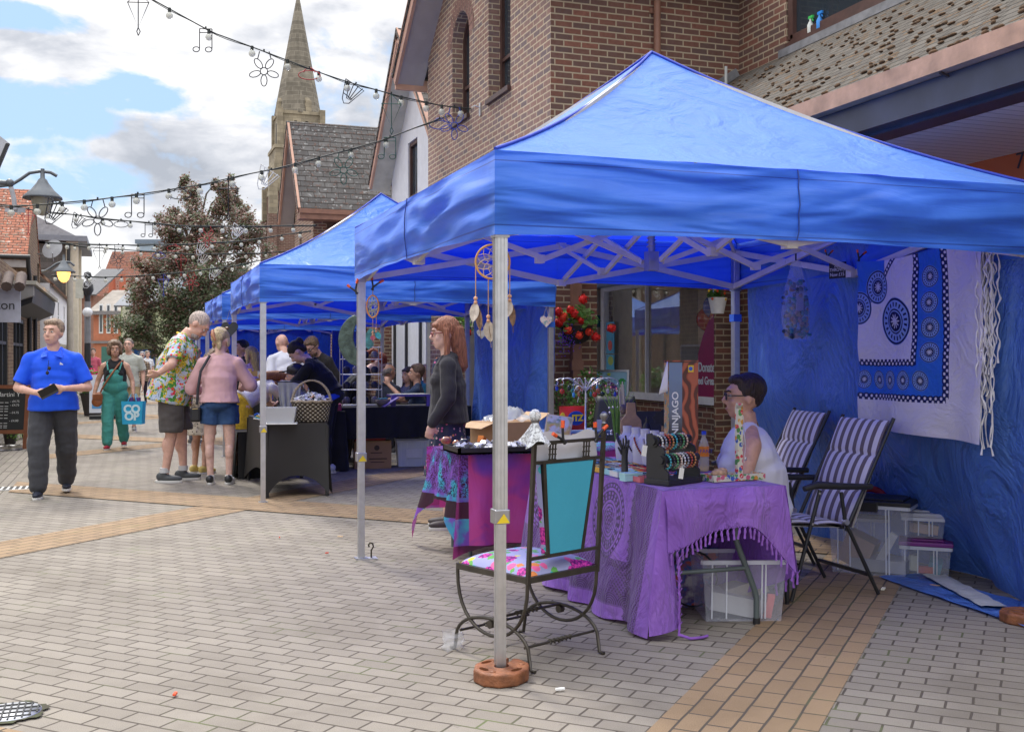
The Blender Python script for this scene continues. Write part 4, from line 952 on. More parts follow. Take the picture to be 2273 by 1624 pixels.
def fn(u,v):
    y=lerp(TBy0-.02,6.2,u);zbt=zb(1)-.28*math.sin(min(1,u*1.6)*math.pi*.5)*(1 if u < .65 else max(0,1-(u-.65)*2));z=lerp(TZ-.004,max(.07,zbt),v)
    return (TBx1+.004+.05*v+.03*v*math.sin(y*14)-.30*v*v*max(0,.9-abs(u-.55)*2),y,z)
mb.grid(fn,50,20,uv=False)
wb(mb,'drape',M_pur,CL)
M_fr=plain((.25,.10,.45),.9,0,.2)
rng=random.Random(5);mb=MB()
def tassel(mb,p,L,r=.006):
    q=Vector(p);d=Vector((rng.uniform(-.15,.15),rng.uniform(-.1,.1),-1))
    mb.tube([q+Vector((0,0,.008)),q-Vector((0,0,.012)),q+d*L*.5,q+d*L],[r*.5,r*1.5,r*.95,r*1.3],6)
    mb.tube([q+Vector((-.016,0,.02)),q,q+Vector((.016,0,.02))],r*.5,4)
for i in range(25):
    u=(i+.5)/25;tassel(mb,(lerp(TBx0,TBx1+.05,u),TBy0-.04-.02*math.sin(lerp(TBx0,TBx1,u)*17),zb(u)-.012),.05)
for i in range(16):
    u=i/15*.62;y=lerp(TBy0-.02,6.2,u);zbt=max(.07,zb(1)-.28*math.sin(min(1,u*1.6)*math.pi*.5));tassel(mb,(TBx1+.05+.03*math.sin(y*14)-.30*max(0,.9-abs(u-.55)*2),y,zbt-.01),.055)
for i in range(9): tassel(mb,(TBx0+.05,TBy0-.075,.42-i*.043),.05)
mb.tube([(TBx0+.05,TBy0-.08,.03),(TBx0+.1,TBy0-.1,.012),(TBx0+.17,TBy0-.1,.012),(TBx0+.21,TBy0-.08,.012)],.008,6)
fo=wb(mb,'fringe',M_fr,CL);fo['kind']='stuff'
ta=thing('folding_table','folding table under the pink and purple tree print throw','table',(2.9,7.8,0))
TAx0,TAx1,TAy0,TAy1=2.24,3.75,7.42,8.12
mb=MB();mb.box(TAx0,TAx1,TAy0,TAy1,.72,.755);wb(mb,'tabletop',paint((.4,.4,.4)),ta)
for xx in (2.36,3.6):
    for yy in (7.55,8.0): mb=MB();mb.cyl((xx,yy,0),(xx,yy,.72),.015);wb(mb,'leg',M_tleg,ta)
t=T('tree print throw');Ux,Uy,Uz=t.xyz('Object');big=t.noise(1.9,3,.5,dist=.6)
pc_=t.ramp(big,[(.36,(.20,.09,.6)),(.42,(.42,.09,.48)),(.47,(.78,.10,.36)),(.62,(.74,.12,.46))])
leftp=(Ux.lt(2.3)).mx(Uz.gt(.75));tq=t.noise(6,3,.5);tc_=t.ramp(tq,[(.42,(.23,.09,.5)),(.5,(.2,.12,.55)),(.56,(.05,.35,.6)),(.66,(.04,.5,.62))])
br=t.noise(13,4,.6,dist=2.5);brk=(br-.5).abs().lt(.035)*Uz.gt(.45)
col=t.mix(leftp,pc_,t.mix(brk,tc_,(.01,.01,.015)))
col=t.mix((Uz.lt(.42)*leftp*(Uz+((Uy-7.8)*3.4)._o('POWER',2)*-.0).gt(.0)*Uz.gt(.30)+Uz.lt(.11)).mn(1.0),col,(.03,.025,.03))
mp=t.n('ShaderNodeMapping');mp.inputs['Scale'].default_value=(1,1,.3);t.l(t.tc.outputs['Object'],mp.inputs[0])
M_tree=t.done(col,.7,0,t.bump(t.noise(5,3,vec=mp.outputs[0],dist=1),.5,.04),.3,transl=.3,tcol=(.5,.06,.3))
t2=thing('tablecloth','pink and purple throw with black tree print over the table nearest the redhead','tablecloth',(0,0,0));mb=MB()
mb.grid(lambda u,v: (lerp(TAx0,TAx1,u),lerp(TAy0,TAy1,v),TZ-.003),10,10,uv=False)
def fn(u,v):
    x=lerp(TAx0-.02*v,TAx1,u);z=lerp(TZ-.003,.10-.08*max(0,1-u*7),v)
    return (x-.05*v*(1-u),TAy0-.004-.03*v-.03*v*math.sin(x*16+nz(x*2,z)*2)-.03*v*max(0,1-u*6),z)
mb.grid(fn,60,20,uv=False)
def fn(u,v):
    y=lerp(TAy1,TAy0,u);zb_=.40-.36*abs(u*2-1)**2.2;z=lerp(TZ-.003,zb_,v);f=abs(u*2-1)
    return (TAx0-.004-.03*v-(.13*f*v if u < .5 else .02*v)-.03*v*math.sin(y*26),y+(.10*v*f if u < .5 else -.03*v*f),z)
mb.grid(fn,40,20,uv=False)
mb.grid(lambda u,v: (lerp(TAx0-.05,TAx1,u),TAy1+.02+.02*v+.015*math.sin(u*30),lerp(TZ-.003,.28,v)),30,6,uv=False)
wb(mb,'drape',M_tree,t2)
M_silver=plain((.6,.6,.62),.3,.8,.3,40);rng=random.Random(11)
tr=thing('display_tray','black shallow tray heaped with silver packets of jewellery','tray',(2.62,7.52,TZ))
mb=MB();mb.box(-.42,.42,-.2,.2,0,.012);mb.box(-.42,.42,-.2,-.18,0,.045);mb.box(-.42,.42,.18,.2,0,.045);mb.box(-.42,-.4,-.2,.2,0,.045);mb.box(.4,.42,-.2,.2,0,.045);mb.build('tray_body',plain((.03,.025,.025),.35),tr)
mb=MB()
for i in range(150):
    mb.at((rng.uniform(-.37,.37),rng.uniform(-.16,.16),.03+rng.random()*.03),rng.uniform(0,6),rng.uniform(-.7,.7),rng.uniform(-.7,.7));a,b_=rng.uniform(.015,.035),rng.uniform(.012,.025)
    mb.box(-a,a,-b_,b_,-.002,.002,0 if rng.random() < .8 else 1)
pk=mb.build('packets',[plain((.62,.62,.6),.3,.2,.3,30),plain((.4,.36,.3),.5)],tr);pk['kind']='stuff'
for i,(px,py,c,r_,nm,lb,ct) in enumerate(((990,972,(.35,.12,.06),(.045,.03,.032),'polished_stone','brown polished stone on the corner of the tree print table','stone'),(1012,978,(.45,.14,.03),(.03,.025,.028),'polished_stone','amber polished stone right of the brown one','stone'),(1030,972,(.03,.03,.04),(.04,.03,.025),'polished_stone','black polished stone by the tray edge','stone'))):
    x,y=ZP(px,py+14,TZ);mb=MB();mb.ell((0,0,r_[2]),r_,14);o=tag(mb.build(nm,plain(c,.12,0,.4,20,coat=.8)),lb,ct);o.location=(x,y,TZ)
o=thing('gift_box','small orange wedge box behind the silver tray','box',(*ZP(1075,985,TZ),TZ));mb=MB();mb.prism([(-.06,0),(.06,0),(-.04,.07)],-.03,.03,axis='y');mb.build('body',plain((.7,.2,.02),.6),o);o.rotation_euler.z=.5
o=thing('gift_jar','teal and cream jar of charms beside the orange box','jar',(*ZP(1108,985,TZ),TZ));mb=MB();mb.lathe([(.035,0),(.04,.05),(.035,.06)]);mb.build('body',plain((.5,.45,.3),.5),o);mb=MB();mb.lathe([(.037,.06),(.03,.075),(0,.078)]);mb.build('lid',paint((.05,.35,.3)),o)
bk=thing('framed_picture','tilted colourful picture leaning over the silver tray','picture',(3.05,7.56,TZ+.02),-.4)
mb=MB();mb.at((0,0,.12),rx=R(-38),ry=.15);mb.box(-.1,.1,-.006,.006,-.13,.13);mb.build('panel',plain((.55,.45,.3),.6),bk)
t=T('picture');M_pic=t.done(t.mix(t.ramp(t.noise(16,4,.6),[(.45,(0,0,0)),(.55,(1,1,1))]),t.ramp(t.noise(7,4,col=False),[(.35,(.05,.2,.25)),(.5,(.5,.4,.1)),(.65,(.5,.1,.08))]),(.5,.5,.5)),.3)
mb=MB();mb.at((0,0,.12),rx=R(-38),ry=.15);mb.box(-.09,.09,-.009,-.0065,-.12,.12);mb.build('print',M_pic,bk)
bk=thing('wooden_box','reddish brown wooden trinket box right of the tilted picture','box',(3.27,7.6,TZ),-.3);mb=MB();mb.box(-.08,.08,-.06,.06,0,.1);mb.build('body',plain((.2,.05,.02),.4,0,.4,12),bk,bevel=.006)
mb=MB();mb.bar((-.06,-.065,.1),(.05,-.075,.0),.012,.006);mb.build('strap',M_blk,bk)
cb=thing('cardboard_box','tall open cardboard box against the blue curtain behind the redhead','box',(3.3,9.5,0),.25)
M_card=plain((.36,.22,.12),.85,0,.1,5)
mb=MB();mb.box(-.25,.25,-.2,.2,.0,.86);mb.build('body',M_card,cb)
for sx in (-1,1): mb=MB();mb.bar((sx*.25,0,.855),(sx*.38,0,.81 if sx < 0 else .93),.38,.006,up=(0,0,1));mb.build('flap',plain((.45,.3,.18),.85),cb)
pb=thing('plastic_bag','crumpled clear plastic bag on top of the tall cardboard box','bag',(3.35,9.5,.87));mb=MB();mb.grid(lambda u,v: ((u-.5)*.45,(v-.5)*.3,.12*math.sin(u*3.1)*math.sin(v*3.1)+.05*nz(u*7,v*7)),14,10);mb.build('film',plastic_clear((.6,.65,.7),.4,.15),pb)
cr=thing('blue_crate','blue plastic crate behind the earring tree','crate',(3.52,8.45,0),.1);mb=MB();mb.box(-.3,.3,-.15,.15,.3,.8);mb.box(-.32,.32,-.17,.17,.80,.84);mb.build('body',plain((.10,.17,.38),.5),cr,bevel=.01)
mb=MB();[mb.box(sx*.25-.02,sx*.25+.02,sy*.12-.02,sy*.12+.02,0,.3) for sx in (-1,1) for sy in (-1,1)];builds(mb,'stand_leg',M_blk,cr)
sn=thing('snack_packet','red and yellow snack packet lettered ITZ in a blue oval on the blue crate','packet',(3.50,8.36,.845),.1)
mb=MB();mb.grid(lambda u,v: ((u-.5)*.24,-.03*math.sin(u*3.14)*math.sin(v*3.14),v*.2),10,8);mb.grid(lambda u,v: ((u-.5)*.24,.03*math.sin(u*3.14)*math.sin(v*3.14),v*.2),10,8);mb.build('pouch',plain((.6,.03,.02),.3),sn)
mb=MB();mb.ell((.02,-.034,.1),(.08,.004,.06),16);mb.build('oval',paint((.01,.06,.4)),sn);text('ITZ',.07,sn,(.03,-.04,.1),(R(90),0,0),paint((.8,.6,.02)),bold=.003)
mb=MB();mb.ell((-.1,-.02,.09),(.03,.004,.06),10);mb.build('print_blob',paint((.75,.55,.03)),sn)
oc_=thing('black_chair','black padded chair back behind the earring tree','chair',(3.95,8.45,0),-.5)
mb=MB();mb.box(-.22,.22,-.2,.22,.42,.50);mb.build('seat',M_blk,oc_,bevel=.02);mb=MB();mb.grid(lambda u,v: ((u-.5)*(.42-.1*v*v),-.2+.10*v,.5+.62*v),8,12);mb.build('backrest',plain((.02,.02,.022),.4),oc_,thick=.05)
mb=MB();mb.cyl((0,0,.05),(0,0,.42),.03);[mb.bar((0,0,.06),(.28*math.cos(k*1.257),.28*math.sin(k*1.257),.04),.04,.03) for k in range(5)];mb.build('base',M_blk,oc_)
et=thing('earring_tree','silver wire earring tree hung with charms on the tree print table','jewellery stand',(3.38,7.80,TZ))
mb=MB();mb.lathe([(.06,0),(.05,.01),(.008,.02),(.006,.44)],n=12);mb.build('stem',M_silver,et)
charm_c=[(.02,.04,.02),(.02,.06,.4),(.03,.25,.2),(.6,.05,.02),(.5,.2,.08),(.05,.3,.55),(.5,.16,.05),(.55,.5,.45)]
for i in range(9):
    a=math.pi*(1.0+i*.125)-.5 if False else (-1.0+i*.25);l=.15+.1*(abs(i-4)/4)
    ax,ay=(i-4)/4*.25,.05*math.sin(i*2.3);mb=MB()
    pts=[(ax*t_,ay*t_,.42+.12*math.sin(t_*2.0)-.02*t_) for t_ in [k/8 for k in range(9)]];e=pts[-1]
    pts += [(e[0]+.02*math.cos(q),e[1],e[2]-.02+.02*math.sin(q)) for q in (1.2,.2,-1,-2.2)]
    mb.tube(pts,.0035,5);bh=mb.build('branch',M_silver,et)
    for f_ in (.55,.97):
        k=(i*2+(f_ > .6)) % 8;x_,y_=ax*f_,ay*f_;zt_=.42+.12*math.sin(f_*2.0)-.02*f_;dl=.05+.05*((i*7) % 3)/2
        mb=MB();mb.cyl((x_,y_,zt_),(x_,y_,zt_-dl),.0018,n=4);mb.ell((x_,y_,zt_-dl-.018),(.014+.008*(k % 3 == 0),.006,.02),8);mb.build('earring',plain(charm_c[k],.2,0,.2,30,coat=.5),bh)
mb=MB();mb.box(.085,.125,-.03,-.028,.12,.2);mb.build('price_tag',paint((.7,.68,.62)),et)
mb=MB()
for i in range(6): mb.tube([(.05*(i-2.5)/2.5*q*2,.02*q,.42+.2*q-.22*q*q*(1+.3*(i % 2))) for q in [k/6 for k in range(7)]],.003,5)
mb.build('top_spray',M_silver,et)
gr=thing('beaded_grass','tuft of artificial green grass hung with beads on the tree print table','ornament',(3.72,7.95,TZ));mb=MB();rng=random.Random(2)
for i in range(26):
    a=rng.uniform(0,6.3);l=rng.uniform(.3,.5);b_=rng.uniform(.02,.16);mb.tube([(.01*math.cos(a),.01*math.sin(a),0),(b_*.3*math.cos(a),b_*.3*math.sin(a),l*.6),(b_*math.cos(a),b_*math.sin(a),l)],[.004,.003,.001],4)
mb.build('blades',plain((.16,.30,.05),.6),gr);mb=MB()
for i in range(22): mb.ell((rng.uniform(-.09,.09),rng.uniform(-.05,.0),rng.uniform(.06,.42)),rng.uniform(.006,.011),6)
mb.build('beads',plain((.45,.4,.5),.25,.3),gr)
sb=thing('slate_board','plain black slate board standing behind the wrought iron chair','board',(3.52,7.02,TZ-.08),-.1)
mb=MB();mb.at((0,0,.0),rx=R(-8));mb.box(-.12,.12,-.005,.005,.2,.38);mb.box(-.02,.02,.0,.03,.0,.25);mb.build('slab',plain((.035,.036,.038),.8,0,.1,5),sb)
wbu=thing('wooden_bust','tall pale wooden necklace bust behind the white necklace busts','display bust',(3.22,6.66,TZ),-.2)
mb=MB();mb.prism([(-.05,0),(.05,0),(.055,.12),(.075,.2),(.07,.26),(.035,.30),(.028,.38),(-.028,.38),(-.035,.30),(-.07,.26),(-.075,.2),(-.055,.12)],-.012,.012,axis='y');mb.build('board',bricks((.42,.26,.14),(.38,.23,.12),(.3,.18,.09),.8,.02,.004,rot=R(90)) if False else plain((.42,.26,.14),.6,0,.15,30),wbu,bevel=.004)
rd=thing('reed_bundle','bundle of pale feathers and reeds with a carved head by the wooden bust','ornament',(3.24,6.78,TZ));mb=MB()
for i in range(9): mb.tube([(.004*i-.02,0,.1),(-.02+.005*i-.03,.01*math.sin(i),.52-.02*abs(i-4))],[.004,.005],5)
mb.build('reeds',plain((.5,.46,.36),.7),rd);mb=MB();mb.ell((-.03,-.02,.33),(.028,.025,.035),10);mb.lathe([(.03,0),(.035,.04),(.015,.12),(.02,.2),(.025,.28)],(-.02,0,0),10);mb.build('carved_head',plain((.16,.12,.10),.6,0,.3,30,.5),rd)
M_bust=plain((.66,.64,.68),.7,0,.05);nk=[(.02,.02,.03),(.05,.03,.02),(.35,.05,.02),(.35,.3,.35),(.1,.1,.12)]
bl=['leftmost white necklace bust with chunky red and black beads','white necklace bust with a long black bead string','white necklace bust with amber beads and a red drop','white necklace bust with a pale crystal pendant','rightmost white necklace bust with fine silver chains']
for i in range(5):
    x,y=3.14-.012*i,6.55-.155*i;o=thing('necklace_bust',bl[i],'display bust',(x,y,TZ),R(-28),'white necklace busts on the purple table')
    mb=MB();mb.lathe([(.072,0),(.078,.05),(.082,.11),(.072,.15),(.036,.175),(.028,.195),(.03,.23)],n=20,sy=.5);mb.build('bust',M_bust,o)
    mb=MB();n_=26
    for q in range(n_):
        a=math.pi*(q+.5)/n_;xx=.066*math.cos(a)*(1-.3*(math.sin(a)**4));zz=.175-.115*math.sin(a)**1.5;yy=-.036*(.6+.4*math.sin(a))-.006
        mb.ell((xx,yy,zz),.0075 if i else .012,6)
    nn=mb.build('beads',plain(nk[i],.25,.1 if i < 4 else .8,.3,40,coat=.5),o)
    if i in (0,2,3): mb=MB();mb.ell((0,-.05,.035),(.014,.008,.024),10);mb.build('pendant',plain(((.45,.02,.02),0,(.4,.02,.01),(.6,.5,.55))[i],.2,coat=.7),o)
o=thing('label_stand','black scalloped blank label on a wooden peg above the necklace busts','sign',(3.22,6.2,TZ),R(-15));mb=MB();mb.lathe([(0,0),(.03,.0),(.03,.03),(0,.03)]);mb.box(-.005,.005,-.005,.005,.03,.28);mb.build('peg',plain((.45,.28,.15),.6),o)
mb=MB();mb.prism([((.062+.006*math.cos(8*a))*math.cos(a),.30+(.046+.006*math.cos(8*a))*math.sin(a)) for a in [k*math.pi/24 for k in range(48)]],-.012,-.008,axis='y');mb.build('label_plate',plain((.02,.02,.022),.8),o)
o=thing('wooden_display','light wooden twin-lobed earring stand between the busts and the tall toy box','display stand',(3.26,6.12,TZ),R(-15));mb=MB();mb.prism([(-.05,0),(.05,0),(.055,.18),(.04,.21),(0,.2),(-.04,.21),(-.055,.18)],0,.015,axis='y');mb.build('board',plain((.45,.3,.17),.6),o)
o=thing('bell','dark bronze bell ornament among the necklace busts','bell',(3.20,6.38,TZ+.0));mb=MB();mb.lathe([(.032,0),(.034,.2),(.03,.22),(.02,.25),(.008,.27),(.012,.28),(.003,.3)],n=14);mb.build('body',plain((.05,.045,.04),.4,.6),o)
o=thing('purple_pouch','purple mesh pouch behind the busts beside the tall toy box','pouch',(3.18,5.98,TZ));mb=MB();mb.ell((0,0,.12),(.06,.04,.12),12);mb.ell((.01,0,.245),(.05,.03,.02),10);mb.build('pouch_cloth',cloth((.18,.05,.3),.6),o)
cols=[((.62,.03,.03),'red'),((.32,.62,.66),'pale blue'),((.6,.5,.25),'straw yellow'),((.03,.2,.45),'blue'),((.6,.15,.17),'coral'),((.65,.65,.64),'white'),((.015,.03,.1),'navy'),((.7,.4,.05),'orange'),((.2,.2,.2),'grey')]
rng=random.Random(21);ordn=['first','second','third','fourth','fifth','sixth','seventh','eighth','ninth','tenth','eleventh'];GRP='small card jewellery boxes on the purple table'
proto={}
for r_ in range(10):
    for c_ in range(5):
        y=5.42+r_*.135+rng.uniform(-.01,.01);x=2.68+c_*.088+rng.uniform(-.006,.006)
        if x > 2.99 and y > 5.75 and c_ == 4: continue
        k=rng.randrange(9);kk=(k,rng.randrange(2));lb=f'{cols[k][1]} jewellery box, {ordn[c_]} from the street, {ordn[r_]} row'
        if kk not in proto:
            o=thing('jewellery_box',lb,'box',(x,y,TZ),0,GRP);c=cols[k][0];mb=MB();mb.box(-.038,.038,-.055,.055,0,.022);mb.box(-.038,.038,-.055,-.052,.022,.03);mb.box(-.038,.038,.052,.055,.022,.03);mb.box(-.038,-.035,-.055,.055,.022,.03);mb.box(.035,.038,-.055,.055,.022,.03);mb.build('card_tray',plain(c,.55,0,.06),o)
            mb=MB();mb.box(-.034,.034,-.051,.051,.0225,.0245);c3=(.6,.6,.6) if kk[1] else sc3(c,1.25);mb.build('lining',plain(c3,.8),o)
            mb=MB();jc_=[(.05,.2,.4),(.4,.1,.03),(.1,.3,.2),(.03,.03,.03),(.4,.4,.42),(.35,.05,.15)][rng.randrange(6)]
            mb.tube([(.018*math.cos(a),.028*math.sin(a),.028) for a in [q*.7854 for q in range(8)]],.0025,5,closed=True);mb.ell((0,-.032,.03),(.009,.011,.005),8);mb.build('pendant',plain(jc_,.25,.2,coat=.5),o)
            proto[kk]=o
        else: dup(proto[kk],(x,y,TZ+.0),rng.uniform(-.15,.15),lb,GRP)
for i,(px,py,rz) in enumerate(((1400,1066,.1),(1385,1056,-.1))):
    o=thing('jewellery_box',['pale blue lidded box at the near end of the rows beside the bracelet stand','lower pale blue box with a green leaf sprig under the corner of the rows'][i],'box',(*ZP(px,py,TZ),TZ+.0),rz,GRP)
    mb=MB();mb.box(-.055,.055,-.03,.03,0,.035-.01*i);mb.build('card_tray',plain((.35,.62,.66),.55),o);mb=MB();mb.box(-.057,.057,-.032,.032,.036-.01*i,.045-.01*i);mb.build('lid',plain((.42,.68,.7),.5),o)
bx,by=ZP(1508,1074,TZ);bs_=thing('bracelet_stand','black two-tier wooden bracelet stand at the near end of the purple table','jewellery stand',(bx,by+.07,TZ),R(24))
M_bs=plain((.018,.018,.02),.45)
mb=MB();mb.box(-.15,.15,-.085,.085,0,.03);mb.build('base',M_bs,bs_,bevel=.003)
prof=[(-.075,.03),(.075,.03),(.075,.27),(.045,.275),(.03,.26),(.0,.215),(-.04,.20),(-.052,.17),(-.03,.145),(-.055,.12),(-.045,.09),(-.075,.07)]
for sx in (-1,1): mb=MB();mb.prism(prof,sx*.135-.006,sx*.135+.006,axis='x');mb.build('side_panel',M_bs,bs_)
rods=[(-.055+.02,.135),(.02,.235)]
for y_,z_ in rods: mb=MB();mb.cyl((-.165,y_,z_),(.165,y_,z_),.022,n=14);mb.cyl((-.15,y_,z_),(-.142,y_,z_),.033,n=16);mb.build('rod',M_bs,bs_)
bc=[((.05,.35,.4),'turquoise'),((.55,.38,.3),'pink and sand'),((.4,.06,.03),'red coral'),((.03,.03,.03),'black'),((.6,.6,.58),'pearl white'),((.45,.2,.06),'amber'),((.1,.3,.12),'green'),((.3,.3,.33),'grey')]
mw=bs_.matrix_world.copy();bpy.context.view_layer.update();mw=bs_.matrix_world.copy()
for ri,(y_,z_) in enumerate(rods):
    for i in range(8):
        x_=-.11+i*.031;c,nm=bc[(i*3+ri*4) % 8];rr=.034;mb=MB();cc=mw @ Vector((x_,y_,z_-.012))
        ax_=(mw.to_3x3() @ Vector((0,1,0)));up=Vector((0,0,1))
        for q in range(16):
            a=q*math.pi/8;p=ax_*math.cos(a)*rr+up*math.sin(a)*rr*1.15;mb.ell(tuple(p+Vector((0,0,0))),.0072,6)
        o=mb.build('bracelet',plain(c,.25,.05,.3,60,coat=.6));o.location=cc;tag(o,f'{nm} bracelet, {ordn[i]} from the left on the {"upper" if ri else "lower"} rod of the stand','bracelet','bead bracelets on the black stand')
for i,(px,py) in enumerate(((1512,1050),(1430,1000))):
    mb=MB();mb.at((0,0,0),rz=.3,ry=.2);mb.box(-.016,.016,-.001,.001,-.028,.028);mb.tube([(0,0,.028),(-.01,0,.09)],.0012,4);o=tag(mb.build('price_tag',paint((.72,.72,.7))),['white price tag hanging low from the bracelet stand','white price tag on the left end of the bracelet stand'][i],'price tag');x,y=W(px,5.62);o.location=(x,y,Z(py,5.62))
bh_=thing('hand_stand','small black hand shaped ring holder beside the bracelet stand','ring holder',(bx-.17,by+.33,TZ));mb=MB();mb.lathe([(.035,0),(.02,.02),(.018,.13),(.022,.17)],n=12)
for i in range(4): mb.tube([((i-1.5)*.011,0,.16),((i-1.5)*.018,0,.22+.01*(i in (1,2)))],[.007,.005],7)
mb.tube([(-.018,0,.14),(-.04,0,.18)],[.007,.005],7);mb.build('hand',M_bs,bh_)
tx_,ty_=ZP(1512,1040,TZ);tb=thing('toy_box','tall upright toy box with red swirls and NINJAGO lettered down its side','toy box',(3.03,5.62,TZ),R(-12))
t=T('swirl print');wv=t.n('ShaderNodeTexWave');wv.inputs['Scale'].default_value=6;wv.inputs['Distortion'].default_value=14;wv.inputs['Detail'].default_value=1;wv.inputs['Detail Scale'].default_value=1.0;t.l(t.tc.outputs['Object'],wv.inputs['Vector'])
M_sw=t.done(t.ramp(wv.outputs[0],[(.3,(.08,.01,.008)),(.5,(.28,.035,.015)),(.8,(.42,.09,.04))]),.3)
t=T('blue grey print');x_,y_,z_=t.xyz('Object');M_bgp=t.done(t.ramp(z_+t.noise(8,3)*.15,[(.20,(.02,.02,.025)),(.34,(.03,.03,.04)),(.42,(.12,.14,.2)),(.65,(.16,.24,.36))]),.3)
t=T('busy box print');M_busy=t.done(t.ramp(X(t.nt,t.vor(38,out='Color')) if False else t.noise(26,4,.7),[(.36,(.02,.02,.03)),(.44,(.10,.25,.35)),(.5,(.55,.4,.08)),(.55,(.5,.12,.03)),(.62,(.5,.45,.35))]),.35)
mb=MB();mb.box(-.078,.095,-.05,.05,0,.66,0);mb.build('carton',plain((.03,.03,.035),.4),tb)
mb=MB();mb.box(.0,.0955,-.0515,-.0502,.0,.655);mb.build('swirl_panel',M_sw,tb);mb=MB();mb.box(-.078,.0,-.0515,-.0502,.0,.655);mb.build('sky_panel',M_bgp,tb)
mb=MB();mb.box(-.0795,-.0782,-.05,.05,.0,.655);mb.build('picture_panel',M_busy,tb);mb=MB();mb.box(-.08,.097,-.055,.052,.66,.668);mb.build('lid_flap',M_sw,tb)
text('NINJAGO',.052,tb,(-.04,-.0525,.36),(R(90),R(-90),0),paint((.75,.75,.75)),ext=.0006,bold=.001,sx=1.15)
mb=MB();mb.box(.035,.068,-.0532,-.0517,.60,.64);mb.build('badge',paint((.75,.5,.02)),tb);mb=MB();mb.ell((.05,-.0535,.62),(.012,.0015,.012),10);mb.build('badge_mark',paint((.02,.12,.5)),tb)
mb=MB();mb.grid(lambda u,v: (-.085-.05*v*u,-.052+.02*u,.66-.17*v-.02*u*v),6,6);mb.build('paper_slip',paint((.66,.64,.68)),tb,thick=.001)
mb=MB();mb.box(-.02,.03,-.0535,-.0515,.005,.03);mb.build('badge',paint((.6,.05,.02)),tb)
bo=thing('drink_bottle','clear plastic bottle with orange label and blue cap beside the tall toy box','bottle',(3.28,5.78,TZ))
mb=MB();mb.lathe([(.03,0),(.032,.02),(.032,.12),(.03,.16),(.02,.19),(.012,.205),(.012,.22)],n=18);mb.build('bottle_body',plastic_clear((.75,.7,.65),.35,.08),bo)
mb=MB();mb.lathe([(.0325,.09),(.0325,.15)],n=18);mb.build('label_band',paint((.75,.22,.02)),bo);text('FANT',.032,bo,(-.002,-.0335,.122),(R(90),0,R(-10)),paint((.02,.04,.35)),ext=.0004)
mb=MB();mb.lathe([(.014,.22),(.014,.24),(0,.241)],n=14);mb.build('cap',paint((.01,.05,.5)),bo)
mb=MB();mb.lathe([(.028,.004),(.029,.03),(0,.031)],n=14);mb.build('drink',plain((.65,.4,.03),.2),bo)
t=T('floral paper');vo=t.vor(34,out='Distance');vc=t.vor(34,out='Color');hs=t.n('ShaderNodeSeparateColor');t.l(vc,hs.inputs[0])
fc=t.ramp(hs.outputs[0],[(.0,(.6,.04,.06)),(.22,(.08,.25,.07)),(.42,(.6,.28,.03)),(.6,(.55,.12,.18)),(.74,(.1,.3,.1)),(.9,(.05,.12,.4))],True)
M_flo=t.done(t.mix(vo.lt(.5)*t.noise(60,2).gt(.38),(.62,.6,.46),fc),.5)
fx,fy=ZP(1640,1066,TZ);fl=thing('floral_stand','floral papered L-shaped necklace holder tray at the near right corner of the purple table','jewellery stand',(fx,fy+.06,TZ),R(7))
mb=MB();mb.box(-.19,.17,-.07,-.055,0,.035);mb.box(-.19,.17,.055,.07,0,.035);mb.box(-.19,-.175,-.055,.055,0,.035);mb.box(.155,.17,-.055,.055,0,.035);mb.box(-.175,.155,-.055,.055,0,.008);mb.build('tray_body',M_flo,fl)
mb=MB();mb.box(-.022,.012,-.068,-.042,.035,.42);mb.box(-.022,.012,-.068,-.05,.40,.43);mb.build('upright',M_flo,fl)
mb=MB();mb.box(-.15,.13,-.05,.05,.0085,.012);mb.build('lining',plain((.2,.08,.35),.8),fl)
mb=MB();rng=random.Random(8);mb.tube([(.02,-.066,.3),(.03,-.07,.2),(.02,-.07,.1)],.002,4);mb.ell((.03,-.072,.12),(.008,.004,.012),8);mb.tube([(.014,-.07,.36),(.022,-.072,.28),(.016,-.072,.2)],.002,4);mb.build('chain',M_silver,fl)
mb=MB();mb.ell((-.1,0,.035),(.05,.04,.03),12);mb.ell((-.07,.01,.05),(.03,.03,.02),10);o=mb.build('packets',plain((.45,.28,.16),.7,0,.4,40,.6),fl)
t=T('flower print');mpc=t.n('ShaderNodeMapping');t.l(t.tc.outputs['Object'],mpc.inputs[0])
v1=t.vor(9,'F1','Distance',vec=mpc.outputs[0]);v1c=t.vor(9,'F1','Color',vec=mpc.outputs[0]);n1=t.noise(45,3,.6);hs=t.n('ShaderNodeSeparateColor');t.l(v1c,hs.inputs[0])
petal=t.ramp(t.vor(70,'F1','Distance'),[(.2,(.7,.06,.35)),(.45,(.5,.03,.3)),(.7,(.14,.01,.16))]);v2=t.vor(17,'F1','Distance');v2c=t.vor(17,'F1','Color');h2=t.n('ShaderNodeSeparateColor');t.l(v2c,h2.inputs[0])
bits=t.ramp(h2.outputs[0],[(0,(.12,.36,.08)),(.25,(.6,.55,.05)),(.4,(.72,.12,.3)),(.55,(.1,.3,.12)),(.7,(.65,.22,.06)),(.85,(.05,.4,.45))],True)
c0=t.mix((v2+(n1-.5)*.5).lt(.40),(.30,.31,.52),bits);M_flower=t.done(t.mix((v1+(n1-.5)*.25).lt(.40)*X(t.nt,hs.outputs[0]).gt(.3),c0,petal),.7,0,t.bump(t.noise(6,2),.2,.02),.3)
M_iron=plain((.075,.065,.052),.42,.6,.2,12)
chx,chy=1.86,5.02;ch=thing('metal_chair','wrought iron chair with floral seat and turquoise backed panel beside the front gazebo pole','chair',(chx,chy,0),R(23.5))
W2,D2,SZ=.235,.25,.44
mb=MB()
